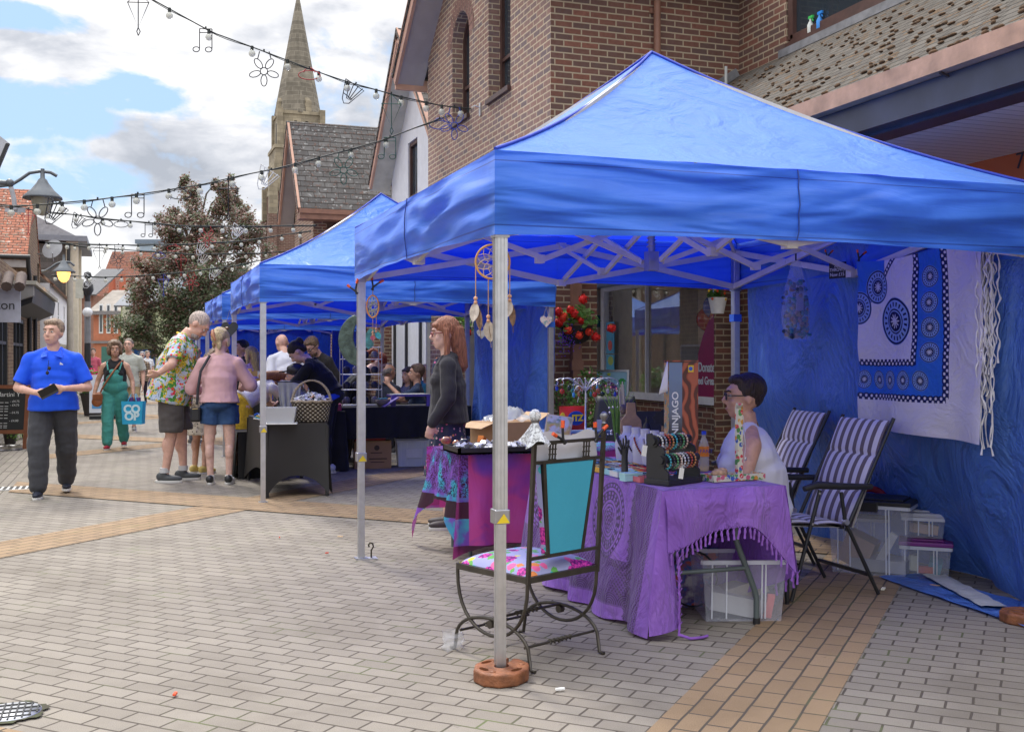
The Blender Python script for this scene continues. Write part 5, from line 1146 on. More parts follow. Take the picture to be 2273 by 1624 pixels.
for a,b_ in (((-W2,-D2),(W2,-D2)),((W2,-D2),(W2,D2)),((W2,D2),(-W2,D2)),((-W2,D2),(-W2,-D2))): mb.bar((*a,SZ-.02),(*b_,SZ-.02),.02,.028)
mb.build('seat_frame',M_iron,ch)
def fn(u,v):
    e=min(1,(1-abs(u*2-1)**4)*1.0)*min(1,(1-abs(v*2-1)**4));return ((u*2-1)*(W2-.004),(v*2-1)*(D2-.004),SZ-.004+.055*e**.6)
mb=MB();mb.grid(fn,24,24);mb.box(-W2+.006,W2-.006,-D2+.006,D2-.006,SZ-.02,SZ-.004);mb.build('seat',M_flower,ch)
for s_ in (-1,1):
    mb=MB();mb.bar((s_*W2,-D2-.002,SZ-.04),(s_*W2,-D2-.05,1.13),.018,.018,up=(1,0,0));ps_=mb.build('back_post',M_iron,ch)
    mb=MB();mb.lathe([(.014,0),(.008,.008),(.011,.014),(.022,.032),(.021,.042),(.008,.056),(0,.058)],(s_*W2,-D2-.05,1.13),12);mb.build('finial',plain((.2,.2,.21),.35,.7),ps_)
    pts=[(s_*W2,-D2*math.cos(a),SZ-.03-.29*math.sin(a)**.8) for a in [math.pi*k/18 for k in range(19)]]
    mb=MB();mb.tube(pts,.0088,8);mb.build('side_hoop',M_iron,ch)
    pts=[(s_*W2,(D2+.02)*math.cos(a)*-1,.0+.20*math.sin(a)**.62) for a in [math.pi*k/18 for k in range(1,18)]]
    pts=[(s_*W2,-D2-.05,.008),(s_*W2,-D2-.02,.01)]+pts[1:-1]+[(s_*W2,D2+.02,.01),(s_*W2,D2+.05,.008)]
    mb=MB();mb.tube(pts,.0088,8);mb.build('leg',M_iron,ch)
    mb=MB();mb.cyl((s_*(W2-.014),0,.175),(s_*(W2+.014),0,.175),.02,n=8);mb.build('joint',M_iron,ch)
def twist(mb,a,b_):
    a,b_=Vector(a),Vector(b_);mb.tube([a,b_],.007,6);m_=(a+b_)/2;d=(b_-a);
    for ph in (0,math.pi): mb.tube([m_+d*(k/20-.5)*.32+Vector((0,.009*math.cos(k*.9+ph),.009*math.sin(k*.9+ph))) for k in range(21)],.0055,5)
for y_,z_ in ((-D2+.02,.105),(D2-.02,.105),(0,.20)): mb=MB();twist(mb,(-W2,y_,z_),(W2,y_,z_));mb.build('stretcher',M_iron,ch)
def bk_(x,z): return (x,-D2-.002-.05*(z-.4)/.73,z)
mb=MB()
for z_ in (.52,.965,1.055): mb.bar(bk_(-W2,z_),bk_(W2,z_),.015,.015)
for xb in (-.115,.115):
    for dx_ in (-.018,0,.018): mb.bar(bk_(xb+dx_,.965),bk_(xb+dx_,1.055),.005,.006,up=(0,1,0))
    for q in range(4): mb.bar(bk_(xb-.024,.975+q*.024),bk_(xb+.024,.975+q*.024),.008,.005)
mb.bar(bk_(-.115,.52),bk_(-.172,.965),.018,.018,up=(0,1,0));mb.bar(bk_(.115,.52),bk_(.172,.965),.018,.018,up=(0,1,0));mb.build('back_frame',M_iron,ch)
mb=MB();A=[bk_(-.105,.53),bk_(.105,.53),bk_(.162,.955),bk_(-.162,.955)]
mb.add([(p[0],p[1]-.006,p[2]) for p in A]+[(p[0],p[1]+.03,p[2]) for p in A],[(0,1,2,3),(7,6,5,4),(0,3,7,4),(1,5,6,2),(2,6,7,3)]);mb.build('back_panel',plain((.05,.36,.50),.7,0,.05,3,.15,40),ch)
mb=MB();mb.grid(lambda u,v: (lerp(lerp(-.125,.125,u),lerp(-.195,.195,u),v),bk_(0,lerp(.53,.97,v))[1]+.032+.06*math.sin(u*math.pi),lerp(.53,.97,v)),14,8);mb.grid(lambda u,v: (lerp(-.125,-.195,v) if True else 0,bk_(0,lerp(.53,.97,v))[1]+.0+.032*u,lerp(.53,.97,v)),2,8);mb.build('back_cushion',M_flower,ch)
bpy.context.view_layer.update();MW=ch.matrix_world.copy()
def cw(x,y,z): return tuple(MW @ Vector((x,y,z)))
pp=thing('paper_sheet','white papers clipped behind the top rail of the wrought iron chair','paper',cw(.02,-D2-.02,.99),R(23.5));mb=MB();mb.grid(lambda u,v: ((u-.5)*.42,.015+.01*nz(u*4,v*3),-.035+.12*v+.02*math.sin(u*9)*v+.025*v*(1-abs(u*2-1))),14,6);mb.build('sheet',plain((.66,.64,.66),.6,0,.05,9),pp)
def clamp(loc,rz,ry,label,s=1.0):
    o=thing('spring_clamp',label,'clamp',loc,rz);o.rotation_euler=(0,ry,rz);mb=MB();mb.tube([(0,0,-.03*s),(.008*s,0,0),(.03*s,0,.035*s)],.006*s,7);mb.tube([(.012*s,0,-.03*s),(-.002*s,0,.0),(-.02*s,0,.03*s)],.006*s,7);mb.build('jaw',M_blk,o)
    mb=MB();mb.tube([(.03*s,0,.035*s),(.05*s,0,.06*s)],.0085*s,8);mb.tube([(-.02*s,0,.03*s),(-.03*s,0,.05*s)],.0085*s,8);builds(mb,'grip',paint((.75,.10,.02)),o,3);return o
clamp(cw(-.07,-D2-.06,1.07),R(23),R(-35),'left black and orange clamp on the top rail of the iron chair',1.1)
clamp(cw(.17,-D2-.06,1.075),R(23),R(20),'right black and orange clamp on the top rail of the iron chair',1.1)
gh=thing('gauze_ghost','white gauze ghost tied over the left finial of the iron chair','ornament',cw(-W2,-D2-.05,1.165));gh.scale=(.82,.82,.9);mb=MB()
mb.ell((0,0,.02),(.034,.034,.034),12)
def fn(u,v): a=u*2*math.pi;r_=.014+.062*v*(1+.35*math.sin(a*5+1)*v);return (r_*math.cos(a),r_*math.sin(a),-.01-.115*v+.02*math.sin(a*3)*v)
mb.grid(fn,30,8);t=T('gauze');M_gz=t.done((.66,.68,.70),.5,alpha=t.noise(70,2).gt(.47)*.5+.45,nrm=t.bump(t.noise(50,3),.8,.01));mb.build('gauze',M_gz,gh)
cw_=thing('clear_wrap','scrap of clear plastic wrap round the left foot of the iron chair','wrapping',cw(-W2,D2+.04,0));mb=MB()
mb.grid(lambda u,v: (.05*math.cos(u*6.28)*(1+.5*nz(u*5,v*4)),.05*math.sin(u*6.28)*(1+.4*nz(u*3,v*5,2)),.09*v+.02*nz(u*6,2,v)),18,8);mb.build('film',plastic_clear((.8,.8,.82),.35,.15),cw_)
t=T('striped canvas');u,v,_=t.xyz('UV');st_=((u*6.5+.25).mod(1.0)).lt(.48);M_str=t.done(t.mix(st_,(.62,.58,.60),(.14,.105,.105)),.85,0,t.bump(t.noise(40,3),.3,.01),.3,sheen=.2)
def fold_chair(label,loc,rz):
    o=thing('folding_chair',label,'chair',loc,rz,'striped folding camping chairs');
    w_=.25;seat=[(-.02,.44),(.22,.455),(.42,.45)]
    back=[(.0,.42),(-.10,.62),(-.19,.84),(-.28,1.06)]
    def cush(P0,P1,nm,bulge):
        mb=MB();a,b_=Vector((0,*P0)),Vector((0,*P1));n=(b_-a).cross(Vector((1,0,0))).normalized()
        if n.y < -.1 and nm == 'backrest': n=-n
        if nm == 'seat' and n.z < 0: n=-n
        def fn(u,v):
            p=a.lerp(b_,v);puff=.026*abs(math.sin(v*math.pi*bulge))**.45*(1-abs(u*2-1)**6*.6);q=p+n*puff;return (lerp(-w_+.01,w_-.01,u),q.y,q.z)
        mb.grid(fn,12,36)
        def fn2(u,v): p=a.lerp(b_,v)-n*.012;return (lerp(w_-.01,-w_+.01,u),p.y,p.z)
        mb.grid(fn2,2,6);return mb.build(nm,M_str,o)
    cush((-.05,.42),(-.33,1.06),'backrest',3);cush((-.02,.43),(.40,.46),'seat',2)
    for s_ in (-1,1):
        mb=MB();mb.tube([(s_*w_,.0,.40),(s_*w_,-.35,1.075)],.012,8);mb.build('back_tube',M_blk,o)
        mb=MB();mb.tube([(s_*(w_+.02),.40,.01),(s_*(w_+.02),.26,.46),(s_*(w_+.02),.20,.66)],.012,8);lg=mb.build('leg',M_blk,o)
        mb=MB();mb.tube([(s_*(w_+.02),-.22,.01),(s_*(w_+.02),.02,.46),(s_*(w_+.02),.05,.64)],.012,8);mb.build('leg',M_blk,o)
        mb=MB();mb.tube([(s_*(w_+.02),-.17,.665),(s_*(w_+.02),.05,.675),(s_*(w_+.02),.22,.69),(s_*(w_+.02),.31,.67)],[.018,.021,.024,.017],10);mb.build('armrest',M_blk,o)
        mb=MB();mb.cyl((s_*(w_+.005),.02,.46),(s_*(w_+.04),.02,.46),.018,n=10);mb.cyl((s_*(w_+.034),.26,.46),(s_*(w_+.038),.26,.46),.008,n=8);mb.cyl((s_*(w_+.034),.21,.64),(s_*(w_+.038),.21,.64),.007,n=8);mb.build('rivet',M_alu,o)
    mb=MB();mb.bar((-w_,-.16,.13),(w_,-.16,.13),.02,.02);mb.bar((-w_,.33,.22),(w_,.33,.22),.012,.012);mb.bar((-w_,.02,.425),(w_,.02,.425),.02,.02);mb.bar((-w_,.41,.445),(w_,.41,.445),.018,.018);builds(mb,'crossbar',M_blk,o)
    return o
f1=fold_chair('nearer grey and white striped folding chair in front of the blue tarpaulin',(4.10,5.76,0),R(90))
dup(f1,(4.33,6.72,0),R(84),'farther grey and white striped folding chair behind the seated vendor')
def bin_(label,loc,rz,w_,d_,h_,lidc=None,group=None,cont=(),handle=False,al=.13):
    o=thing('storage_box',label,'storage box',loc,rz,group);mb=MB();t_=.9
    a=[(-w_/2*t_,-d_/2*t_),(w_/2*t_,-d_/2*t_),(w_/2*t_,d_/2*t_),(-w_/2*t_,d_/2*t_)];b_=[(-w_/2,-d_/2),(w_/2,-d_/2),(w_/2,d_/2),(-w_/2,d_/2)]
    mb.add([(*p,.004) for p in a]+[(*p,h_) for p in b_],[(0,3,2,1),(0,1,5,4),(1,2,6,5),(2,3,7,6),(3,0,4,7)]);body=mb.build('box_body',plastic_clear((.85,.88,1.0),al,.35),o,thick=.003)
    mb=MB()
    for i in range(4): mb.bar((*b_[i],h_),(*b_[(i+1) % 4],h_),.02,.022)
    for sx in (-.32,.32):
        mb.bar((sx*w_-.03,-d_/2*t_-.006,.02),(sx*w_-.03,-d_/2-.006,h_-.01),.008,.008);mb.bar((sx*w_+.05*(1 if sx < 0 else -1),-d_/2*t_-.006,.02),(sx*w_+.05*(1 if sx < 0 else -1),-d_/2-.006,h_-.01),.008,.008)
    mb.build('rim',plastic_clear((.85,.88,.95),.6,.35),body)
    if lidc: mb=MB();mb.box(-w_/2-.015,w_/2+.015,-d_/2-.015,d_/2+.015,h_+.012,h_+.04);mb.box(-w_/2+.04,w_/2-.04,-d_/2+.04,d_/2-.04,h_+.04,h_+.052);l_=mb.build('lid',lidc,o,bevel=.008)
    if handle: mb=MB();mb.box(-.07,.07,-d_/2-.03,-d_/2-.014,h_-.03,h_+.035);mb.build('handle',M_blk,o,bevel=.006)
    for i,(c,x,y,z,sx,sy,sz,r_) in enumerate(cont): mb=MB();mb.at((x,y,z),rx=.3 if i % 2 else 0,ry=r_);mb.box(-sx,sx,-sy,sy,-sz,sz);mb.build('contents',plain(c,.8),o)
    return o
GB_='clear plastic storage boxes of the stall'
bin_('clear storage box under the near end of the purple table',(3.24,5.34,0),R(-18),.46,.36,.33,None,GB_,(((.5,.5,.5),-.03,0,.08,.14,.12,.05,.2),((.7,.2,.2),.15,-.13,.08,.02,.01,.07,.1),((.4,.36,.3),.05,.05,.14,.12,.08,.04,-.3)))
bin_('large clear storage box with black lid behind the striped chair',(4.78,6.12,0),R(-50),.52,.38,.46,M_blk,GB_,(((.35,.24,.16),-.1,0,.14,.1,.1,.1,.4),((.6,.6,.6),.1,-.12,.17,.025,.01,.14,.5),((.3,.3,.3),.05,0,.06,.18,.12,.04,0)),True)
bx2,by2=G(2068,1283)
bin_('low clear storage box with purple lid beside the blue tarpaulin',(bx2+.06,by2+.13,0),R(-40),.31,.22,.19,paint((.20,.02,.22)),GB_,(((.5,.1,.05),0,-.05,.04,.05,.03,.02,0),((.1,.3,.4),.06,0,.06,.04,.05,.04,.2),((.5,.5,.4),-.08,0,.08,.03,.06,.05,.1)))
bin_('small clear storage box stacked on the purple lidded one',(bx2+.07,by2+.16,.245),R(-40),.26,.19,.13,plastic_clear((.8,.8,.85),.6,.3),GB_,(((.45,.33,.25),0,0,.06,.09,.06,.03,.1),))
bin_('clear storage box hidden behind the black lidded one',(5.0,6.5,0),R(-40),.3,.25,.3,M_blk,GB_)
bb=thing('blue_basket','blue slotted plastic basket behind the black lidded storage box','basket',(4.99,6.42,.352),R(-50));mb=MB()
for i in range(13): mb.bar((-.16+.0267*i,-.12,0),(-.16+.0267*i+.02,-.12,.13),.014,.006,up=(0,1,0));mb.bar((-.16+.0267*i,.12,0),(-.16+.0267*i,.12,.13),.014,.006,up=(0,1,0))
mb.box(-.17,.17,-.125,-.118,.12,.15);mb.box(-.17,.17,.118,.125,.12,.15);mb.box(-.17,-.163,-.12,.12,0,.15);mb.box(.163,.17,-.12,.12,0,.15);mb.box(-.17,.17,-.12,.12,0,.01);mb.build('basket_body',paint((.02,.10,.55)),bb)
rdh=thing('red_pad','curved dark red padded handle in the blue basket','handle',(4.97,6.40,.42),R(-50));mb=MB();mb.tube([(.11*math.cos(a),0,.1*math.sin(a)) for a in [math.pi*k/12 for k in range(13)]],.024,10);mb.build('pad',plain((.25,.012,.015),.7),rdh)
tc1=thing('teal_crate','dark teal crate in the shade under the purple table','crate',(2.92,5.95,0),.1);mb=MB();mb.box(-.2,.2,-.3,.3,.02,.42);mb.build('crate_body',plain((.02,.09,.10),.6),tc1,bevel=.01);mb=MB();mb.bar((-.21,-.32,.30),(.21,-.32,.30),.03,.02);mb.build('rim',M_blk,tc1)
t=T('bag print');M_bagp=t.done(t.ramp(t.noise(9,3),[(.38,(.5,.5,.5)),(.48,(.1,.05,.2)),(.55,(.03,.12,.4)),(.62,(.5,.08,.03))]),.6)
fb=thing('print_bag','patterned shopping bag in the shade behind the clear box under the table','bag',(3.1,5.62,0),-.2);mb=MB();mb.grid(lambda u,v: ((u-.5)*.34,-.03*math.sin(u*3.1),.34*v+.02*nz(u*4,v)),10,8);mb.grid(lambda u,v: ((u-.5)*.34,.08+.03*math.sin(u*3.1),.34*v),10,8);mb.build('bag_body',M_bagp,fb);mb=MB();mb.tube([(.14*math.cos(a),-.06,.17+.16*math.sin(a)) for a in [k*.349 for k in range(18)]],.006,6,closed=True);mb.build('cord_loop',M_blk,fb)
t=T('batik sarong');x_,y_,z_=t.xyz('Object')
xx=x_+t.noise(3,2)*.02;zz=z_+t.noise(3.3,2)*.02
def medal(a,b_,r,petals=10):
    p,q=xx-a,zz-b_;rr=(p*p+q*q).sqrt()/r;th=q.atan2(p);d=rr.lt(1)
    star=rr.lt(.36)*((rr-.12-((th*petals).cos()*.5+.5)*.2).lt(0));dk=(rr.within(.0,.42)-star).mx(0)+rr.within(.88,.97)+((th*petals*2).sin().gt(.3))*rr.within(.62,.8)+rr.within(.47,.53)
    return d,dk.mn(1.0)*d,star
band_=(xx.within(.60,.80)*zz.gt(.28)+zz.within(.23,.42)*xx.lt(.80)+(xx.lt(.27)*zz.gt(.80+0))*((xx+(1.12-zz)*1.0).lt(.38))).mn(1.0)
edge_=((xx-.585).abs().lt(.025)*zz.gt(.42)+(xx-.815).abs().lt(.025)*zz.gt(.22)+(zz-.215).abs().lt(.022)*xx.lt(.82)+(zz-.435).abs().lt(.022)*xx.lt(.6)+((xx+(1.12-zz)-.39).abs().lt(.028))*zz.gt(.7)).mn(1.0)
edge_=edge_*(((xx*150).sin()*(zz*150).sin()).gt(-.25))
D=K=S=None
for a,b_,r in ((.39,.70,.155),(.19,.93,.11),(.02,.80,.11))+tuple((.70,.50+.155*k,.066) for k in range(4))+tuple((.05+.145*k,.325,.062) for k in range(5)):
    d,k_,s_=medal(a,b_,r);D=d if D is None else D+d;K=k_ if K is None else K+k_;S=s_ if S is None else S+s_
col=t.mix(band_,(.76,.72,.77),(.03,.16,.66));col=t.mix(edge_,col,(.01,.015,.09));col=t.mix(D.mn(1.0),col,(.26,.38,.70));col=t.mix(K.mn(1.0),col,(.01,.015,.08));col=t.mix(S.mn(1.0),col,(.6,.6,.68))
M_sar=t.done(col,.85,0,t.bump(t.noise(4.5,5,.6,dist=1.2),.6,.05),.25,transl=.25,tcol=(.4,.4,.55))
hs_=thing('sarong','white sarong printed with blue mandalas hung before the blue tarpaulin','sarong',(4.66,6.08,.99),R(-90))
def fn(u,v):
    x=u*1.13;top=1.10-.05*math.sin(u*math.pi)+.10*u;z=top*(v)-.05*u*(1-v)*0;return (x,.03*math.sin(x*9)*(1-v*.6)+.012*nz(x*4,z*4)*2-.04,z-(.04*u)*(1-v))
mb=MB();mb.grid(fn,60,50,uv=False);sc_o=mb.build('cloth',M_sar,hs_)
mb=MB();rng=random.Random(4)
for i in range(24):
    y_=rng.uniform(-.05,.03);x0_=1.12+rng.uniform(-.03,.08);L__=rng.uniform(.6,1.2);z0_=1.16-rng.uniform(0,.15);mb.tube([(x0_+.007*math.sin(k*1.7+i)+.006*rng.uniform(-1,1),y_+.01*math.sin(k*1.3+i*2),z0_-L__*k/24) for k in range(25)],[.0035+.004*(k % 3 == 0) for k in range(25)],5)
fr_=mb.build('fringe',plain((.68,.66,.68),.9),hs_);fr_['kind']='stuff'
clamp((4.62,6.07,2.12),0,.3,'black and red clamp holding the left corner of the sarong',.9)
clamp((4.62,6.42,2.16),0,.2,'black and red clamp above the small chalk tag',.8)
ctg=thing('chalk_tag','small black price board with chalk writing left of the sarong','sign',(4.62,6.30,2.05),R(-80));mb=MB();mb.box(-.075,.075,-.004,.004,-.055,.055);mb.build('board',plain((.02,.02,.02),.8),ctg)
for tx,zz_,s_ in (('ALL',.03,.03),('THROWS',.003,.032),('Now £15',-.03,.034)): text(tx,s_,ctg,(0,-.0055,zz_),(R(90),0,0),paint((.6,.6,.62)),ext=.0005)
hb=thing('hanging_bag','clear plastic bag of blue trinkets hanging from the gazebo frame','bag',(4.50,6.62,2.14),.3)
def fn(u,v): a=u*6.283;r_=.03+.095*min(1,v*1.7)**.8*(1-.25*max(0,v-.85)/.15)+.012*nz(math.cos(a)*2,math.sin(a)*2,v*4);return (r_*math.cos(a),r_*.6*math.sin(a),-.56*v)
mb=MB();mb.grid(fn,26,24);mb.build('film',plastic_clear((.7,.78,.95),.22,.08),hb)
mb=MB();rng=random.Random(9)
for i in range(170): mb.ell((rng.uniform(-.1,.1),rng.uniform(-.05,.04),-.54+.4*rng.random()**1.5),(rng.uniform(.015,.035),.01,rng.uniform(.01,.025)),6,rng.randrange(3))
o=mb.build('trinkets',[plain((.03,.05,.08),.4),plain((.05,.2,.32),.4),plain((.3,.2,.2),.5)],hb)
mb=MB();mb.box(-.05,.03,-.045,-.04,-.36,-.18);mb.build('card_insert',plain((.3,.3,.5),.5),hb);mb=MB();mb.tube([(0,0,0),(0,0,.05)],.006,6);mb.build('tie',M_blk,hb)
def feather(mb,p,L,w_,ang,mi=0):
    p=Vector(p);d=Vector((math.sin(ang),0,-math.cos(ang)));n=Vector((math.cos(ang),0,math.sin(ang)))
    for s_ in (-1,1):
        mb.grid(lambda u,v: tuple(p+d*L*v+n*s_*u*w_*math.sin(min(1,v*1.25+.05)*math.pi)**.6+Vector((0,-.006*u,0))),3,10,mi)
    mb.tube([p,p+d*L],.0015,4,mi)
def catcher(label,loc,rz,r,hoopc,webc,drops,tie=.05,ell=1.0):
    o=thing('dreamcatcher',label,'dreamcatcher',loc,rz);mb=MB();mb.tube([(r*ell*math.cos(a),0,r*math.sin(a)) for a in [k*math.pi/20 for k in range(40)]],.0065 if r > .1 else .005,8,closed=True);mb.build('hoop',plain(hoopc,.6),o)
    mb=MB();n=9;rad=[1,.72,.46,.24]
    for k in range(3):
        for i in range(n):
            a0=(i+.5*k)*2*math.pi/n;
            for s_ in (-1,1): a1=a0+s_*math.pi/n;mb.cyl((rad[k]*r*ell*math.cos(a0),0,rad[k]*r*math.sin(a0)),(rad[k+1]*r*ell*math.cos(a1),0,rad[k+1]*r*math.sin(a1)),.0016,n=4)
    mb.build('web',plain(webc,.7),o)
    mb=MB();mb.cyl((0,0,r),(0,0,r+tie),.003,n=5)
    for (x_,L) in drops['cords']: z0_=-math.sqrt(max(0,1-min(1,abs(x_)/(r*ell))**2))*r*.98;mb.cyl((x_,0,z0_),(x_,0,z0_-L),.0025,n=5)
    builds(mb,'cord',plain((.5,.28,.12),.7),o,3)
    for i,(x_,L) in enumerate(drops['cords']):
        z0_=-math.sqrt(max(0,1-min(1,abs(x_)/(r*ell))**2))*r*.98-L;mb=MB();mb.ell((x_,0,z0_-.008),.010,8);mb.ell((x_,0,z0_-.026),.009,8);mb.build('bead',plain((.6,.32,.18),.5),o)
        mb=MB();c=drops['feathers'][i];feather(mb,(x_,0,z0_-.03),c[0],c[1],c[2]);
        if len(c) > 4: feather(mb,(x_+.01,.004,z0_-.05),c[0]*1.25,c[1]*.7,c[2]+.25,1)
        mb.build('feather',[plain(c[3],.9,0,.25,40),plain((.22,.13,.08),.8,0,.5,50)],o)
    return o
dc1=catcher('large cane dreamcatcher with pale feathers hung on the front gazebo pole',(P1[0]-.012,P1[1]+.07,Z(582,5.0)),R(-19),.078,(.55,.28,.08),(.6,.42,.25),dict(cords=((-.078,.16),(-.02,.17),(.078,.15)),feathers=((.11,.022,-.15,(.62,.55,.48),1),(.12,.026,.12,(.5,.42,.34),1),(.1,.022,-.2,(.6,.52,.45),1))),.03)
dc2=catcher('small oval orange dreamcatcher with teal feather on the second pole',(P2[0]+.075,P2[1]-.05,Z(680,7.8)),R(-19),.079,(.75,.3,.05),(.6,.62,.2),dict(cords=((.0,.10),(.025,.09)),feathers=((.05,.018,0,(.45,.12,.15)),(.075,.02,.5,(.08,.4,.4)))),.09,.55)
clamp((P2[0]+.075,P2[1]-.06,Z(634,7.8)),R(-20),.4,'black and orange clamp right of the second pole top',1.1);clamp((P2[0]-.06,P2[1]-.06,Z(645,7.8)),R(-20),-.4,'black and orange clamp left of the second pole top',1.1)
def heart(label,loc,rz,s,m,hole=True):
    o=thing('hanging_heart',label,'ornament',loc,rz);mb=MB();pts=[]
    for k in range(40): a=2*math.pi*k/40;pts.append((s*.9*math.sin(a)**3,s*(.8*math.cos(a)-.3*math.cos(2*a)-.12*math.cos(3*a)-.05*math.cos(4*a))))
    mb.prism(pts,-.006,.006,axis='y');mb.build('plate',m,o,bevel=.002);mb=MB();mb.tube([(-s*.45,0,s*.45),(0,0,s*2.0),(s*.45,0,s*.45)],.0025,5);mb.build('cord',plain((.55,.42,.3),.8),o);return o
t=T('heart print');M_hp=t.done(t.ramp(t.noise(22,3),[(.4,(.6,.58,.55)),(.52,(.62,.42,.42)),(.6,(.1,.35,.4)),(.68,(.55,.2,.08))]),.5)
q_=PYP(1212,712,11.0);heart('cream heart plaque with little print hung beside the geraniums',q_,R(-15),.075,M_hp)
q_=PYP(507,730,13.9);heart('black slate heart hung at the back pole of the second gazebo',(q_[0],13.75,q_[2]),R(-20),.115,plain((.05,.055,.055),.8))
q_=W(1052,9.5);heart('small pale stone heart hung beside the redhead',(q_[0]+.07,q_[1],Z(740,9.5)),R(-20),.05,plain((.4,.38,.34),.8,0,.3,30))
mo=thing('moon_ornament','green bronze crescent moon ornament hanging on a chain behind the second pole','ornament',(*W(800,8.3),Z(755,8.3)),R(-20));mb=MB();pts=[(.17*math.cos(a),.20*math.sin(a)) for a in [R(105)+R(165)*k/20 for k in range(21)]]+[(.06+.115*math.cos(a),.03+.155*math.sin(a)) for a in [R(255)-R(135)*k/16 for k in range(17)]]
mb.prism(pts,-.012,.012,axis='y');mb.build('crescent',plain((.07,.10,.085),.4,.5,.5,18,.5,40),mo,bevel=.006);mb=MB();[mb.ell((-.0+.0007*k,0,.2+k*.0135),.005,5) for k in range(15)];mb.build('chain',M_blk,mo)
mb=MB();mb.prism([(.02,-.02),(.06,-.07),(.10,-.04),(.09,.03),(.12,.08),(.07,.09),(.04,.05)],-.01,.01,axis='y');mb.build('fairy',plain((.05,.2,.2),.5,0,.5,30),mo)
def leafmesh(mb,c,r,n,size,rng,mi=0,flat=.7,curl=.5):
    for i in range(n):
        d=Vector((rng.gauss(0,1),rng.gauss(0,1),rng.gauss(0,1)));d.normalize();p=Vector(c)+Vector((d.x*r[0],d.y*r[1],d.z*r[2]))*rng.random()**.4
        a=Vector((rng.gauss(0,1),rng.gauss(0,1),rng.gauss(0,.6)));a.normalize();b_=a.cross(d+Vector((0,0,.3)));b_=b_.normalized() if b_.length > 1e-3 else Vector((1,0,0));s_=size*rng.uniform(.6,1.3)
        mb.add([p-a*s_,p+b_*s_*flat,p+a*s_,p-b_*s_*flat],[(0,1,2,3)],mi)
M_lf=[plain((.07,.17,.035),.6,0,.35,12,transl=.3,tcol=(.15,.35,.04)),plain((.16,.27,.07),.6,0,.3,12,transl=.25,tcol=(.2,.4,.06))]
def flowerbasket(label,loc,s,big=True):
    o=thing('flower_basket',label,'plant pot',loc);rng=random.Random(int(s*100));mb=MB();mb.lathe([(.05,-.24),(.15,-.19),(.19,-.05),(.2,-.03)],n=18,sx=s,sy=s*.7);mb.build('basket',plain((.02,.02,.018),.9,0,.3,30,.6),o)
    mb=MB()
    for i in range(150):
        a=rng.uniform(0,6.3);rr=rng.random()**.5;p=Vector((.27*s*rr*math.cos(a),.17*s*rr*math.sin(a)-.02,.18*s*(1-rr*rr)+rng.uniform(-.12,.04)*s));q=rng.uniform(.022,.042)*s;n_=Vector((rng.gauss(0,.5),rng.gauss(-.5,.5),1)).normalized();t1=n_.orthogonal().normalized();t2=n_.cross(t1)
        pts=[p]+[p+(t1*math.cos(k*.785)+t2*math.sin(k*.785))*q*(1 if k % 2 else .9)+n_*q*.25 for k in range(8)];mb.add(pts,[(0,k+1,(k+1) % 8+1) for k in range(8)],rng.randrange(2))
    mb.build('leaves',M_lf,o)
    heads=[(-.22,.06),(-.13,.15),(-.27,.0),(-.16,-.08),(-.08,.1),(.0,.03),(.1,-.1),(.03,.27),(.19,-.16),(-.02,-.14),(.38,-.06),(-.28,.12)] if big else [(-.15,.2),(.08,.16),(-.05,-.02),(.12,-.1),(.0,-.2),(-.2,.1)]
    for i,(x_,z_) in enumerate(heads):
        mb=MB();r_=rng.uniform(.042,.06)*s
        for k in range(34):
            d=Vector((rng.gauss(0,1),rng.gauss(0,1),rng.gauss(0,1))).normalized();p=Vector((x_*s,-.12*s-rng.random()*.02,z_*s))+d*r_;u_=d.orthogonal().normalized();v_=d.cross(u_);q=.017*s
            mb.add([p+u_*q,p+v_*q,p-u_*q,p-v_*q],[(0,1,2,3)])
        mb.ell((x_*s,-.12*s,z_*s),r_*.85,8);mb.build('flower',plain((.62,.012,.01),.7,0,.4,60) if i % 3 else plain((.75,.05,.02),.7,0,.3,60),o)
    if big:
        mb=MB()
        for k in range(170):
            p=Vector((-.15*s+rng.gauss(0,.07)*s,-.1*s+rng.uniform(-.04,.04),-.16*s+rng.gauss(0,.09)*s));q=.008*s;mb.ell(tuple(p),(q,q*.6,q*.7),5,rng.randrange(2))
        lo_=mb.build('lobelia',[plain((.22,.04,.5),.7),plain((.08,.05,.55),.7)],o);mb=MB();leafmesh(mb,(-.15*s,-.06,-.15*s),(.12*s,.05,.13*s),120,.014,rng);mb.build('trailing_leaves',M_lf[0],o)
    return o
q_=PYP(1290,715,11.45);flowerbasket('hanging basket of red geraniums and purple lobelia on the brick pier',(q_[0]-.04,11.5,q_[2]-.01),1.0)
q_=PXP(1016,722,4.5);flowerbasket('smaller hanging basket of red geraniums behind the redhead',(4.5,q_[1],q_[2]),1.0,False)
q_=PYP(1598,670,11.6);wp=thing('wall_pot','white wall pot of orange flowers on the brick pier right of the shop window','plant pot',(q_[0],11.66,q_[2]))
mb=MB();mb.lathe([(.075,-.14),(.115,.05),(.12,.055)],n=20);mb.build('pot',M_white,wp);mb=MB();rng=random.Random(6);leafmesh(mb,(-.02,0,.1),(.13,.09,.07),160,.022,rng);mb.build('leaves',M_lf[0],wp)
mb=MB();[mb.ell((rng.uniform(-.17,.08),-.07+rng.uniform(-.03,.02),rng.uniform(.02,.2)),.017,6,rng.randrange(2)) for k in range(10)];mb.build('flower',[plain((.7,.08,.01),.7),plain((.7,.45,.02),.7)],wp)
fu=thing('fuchsia_bush','leafy green fuchsia bush with tiny pink flowers against the brick pier','plant',(4.85,11.3,0));rng=random.Random(12);mb=MB()
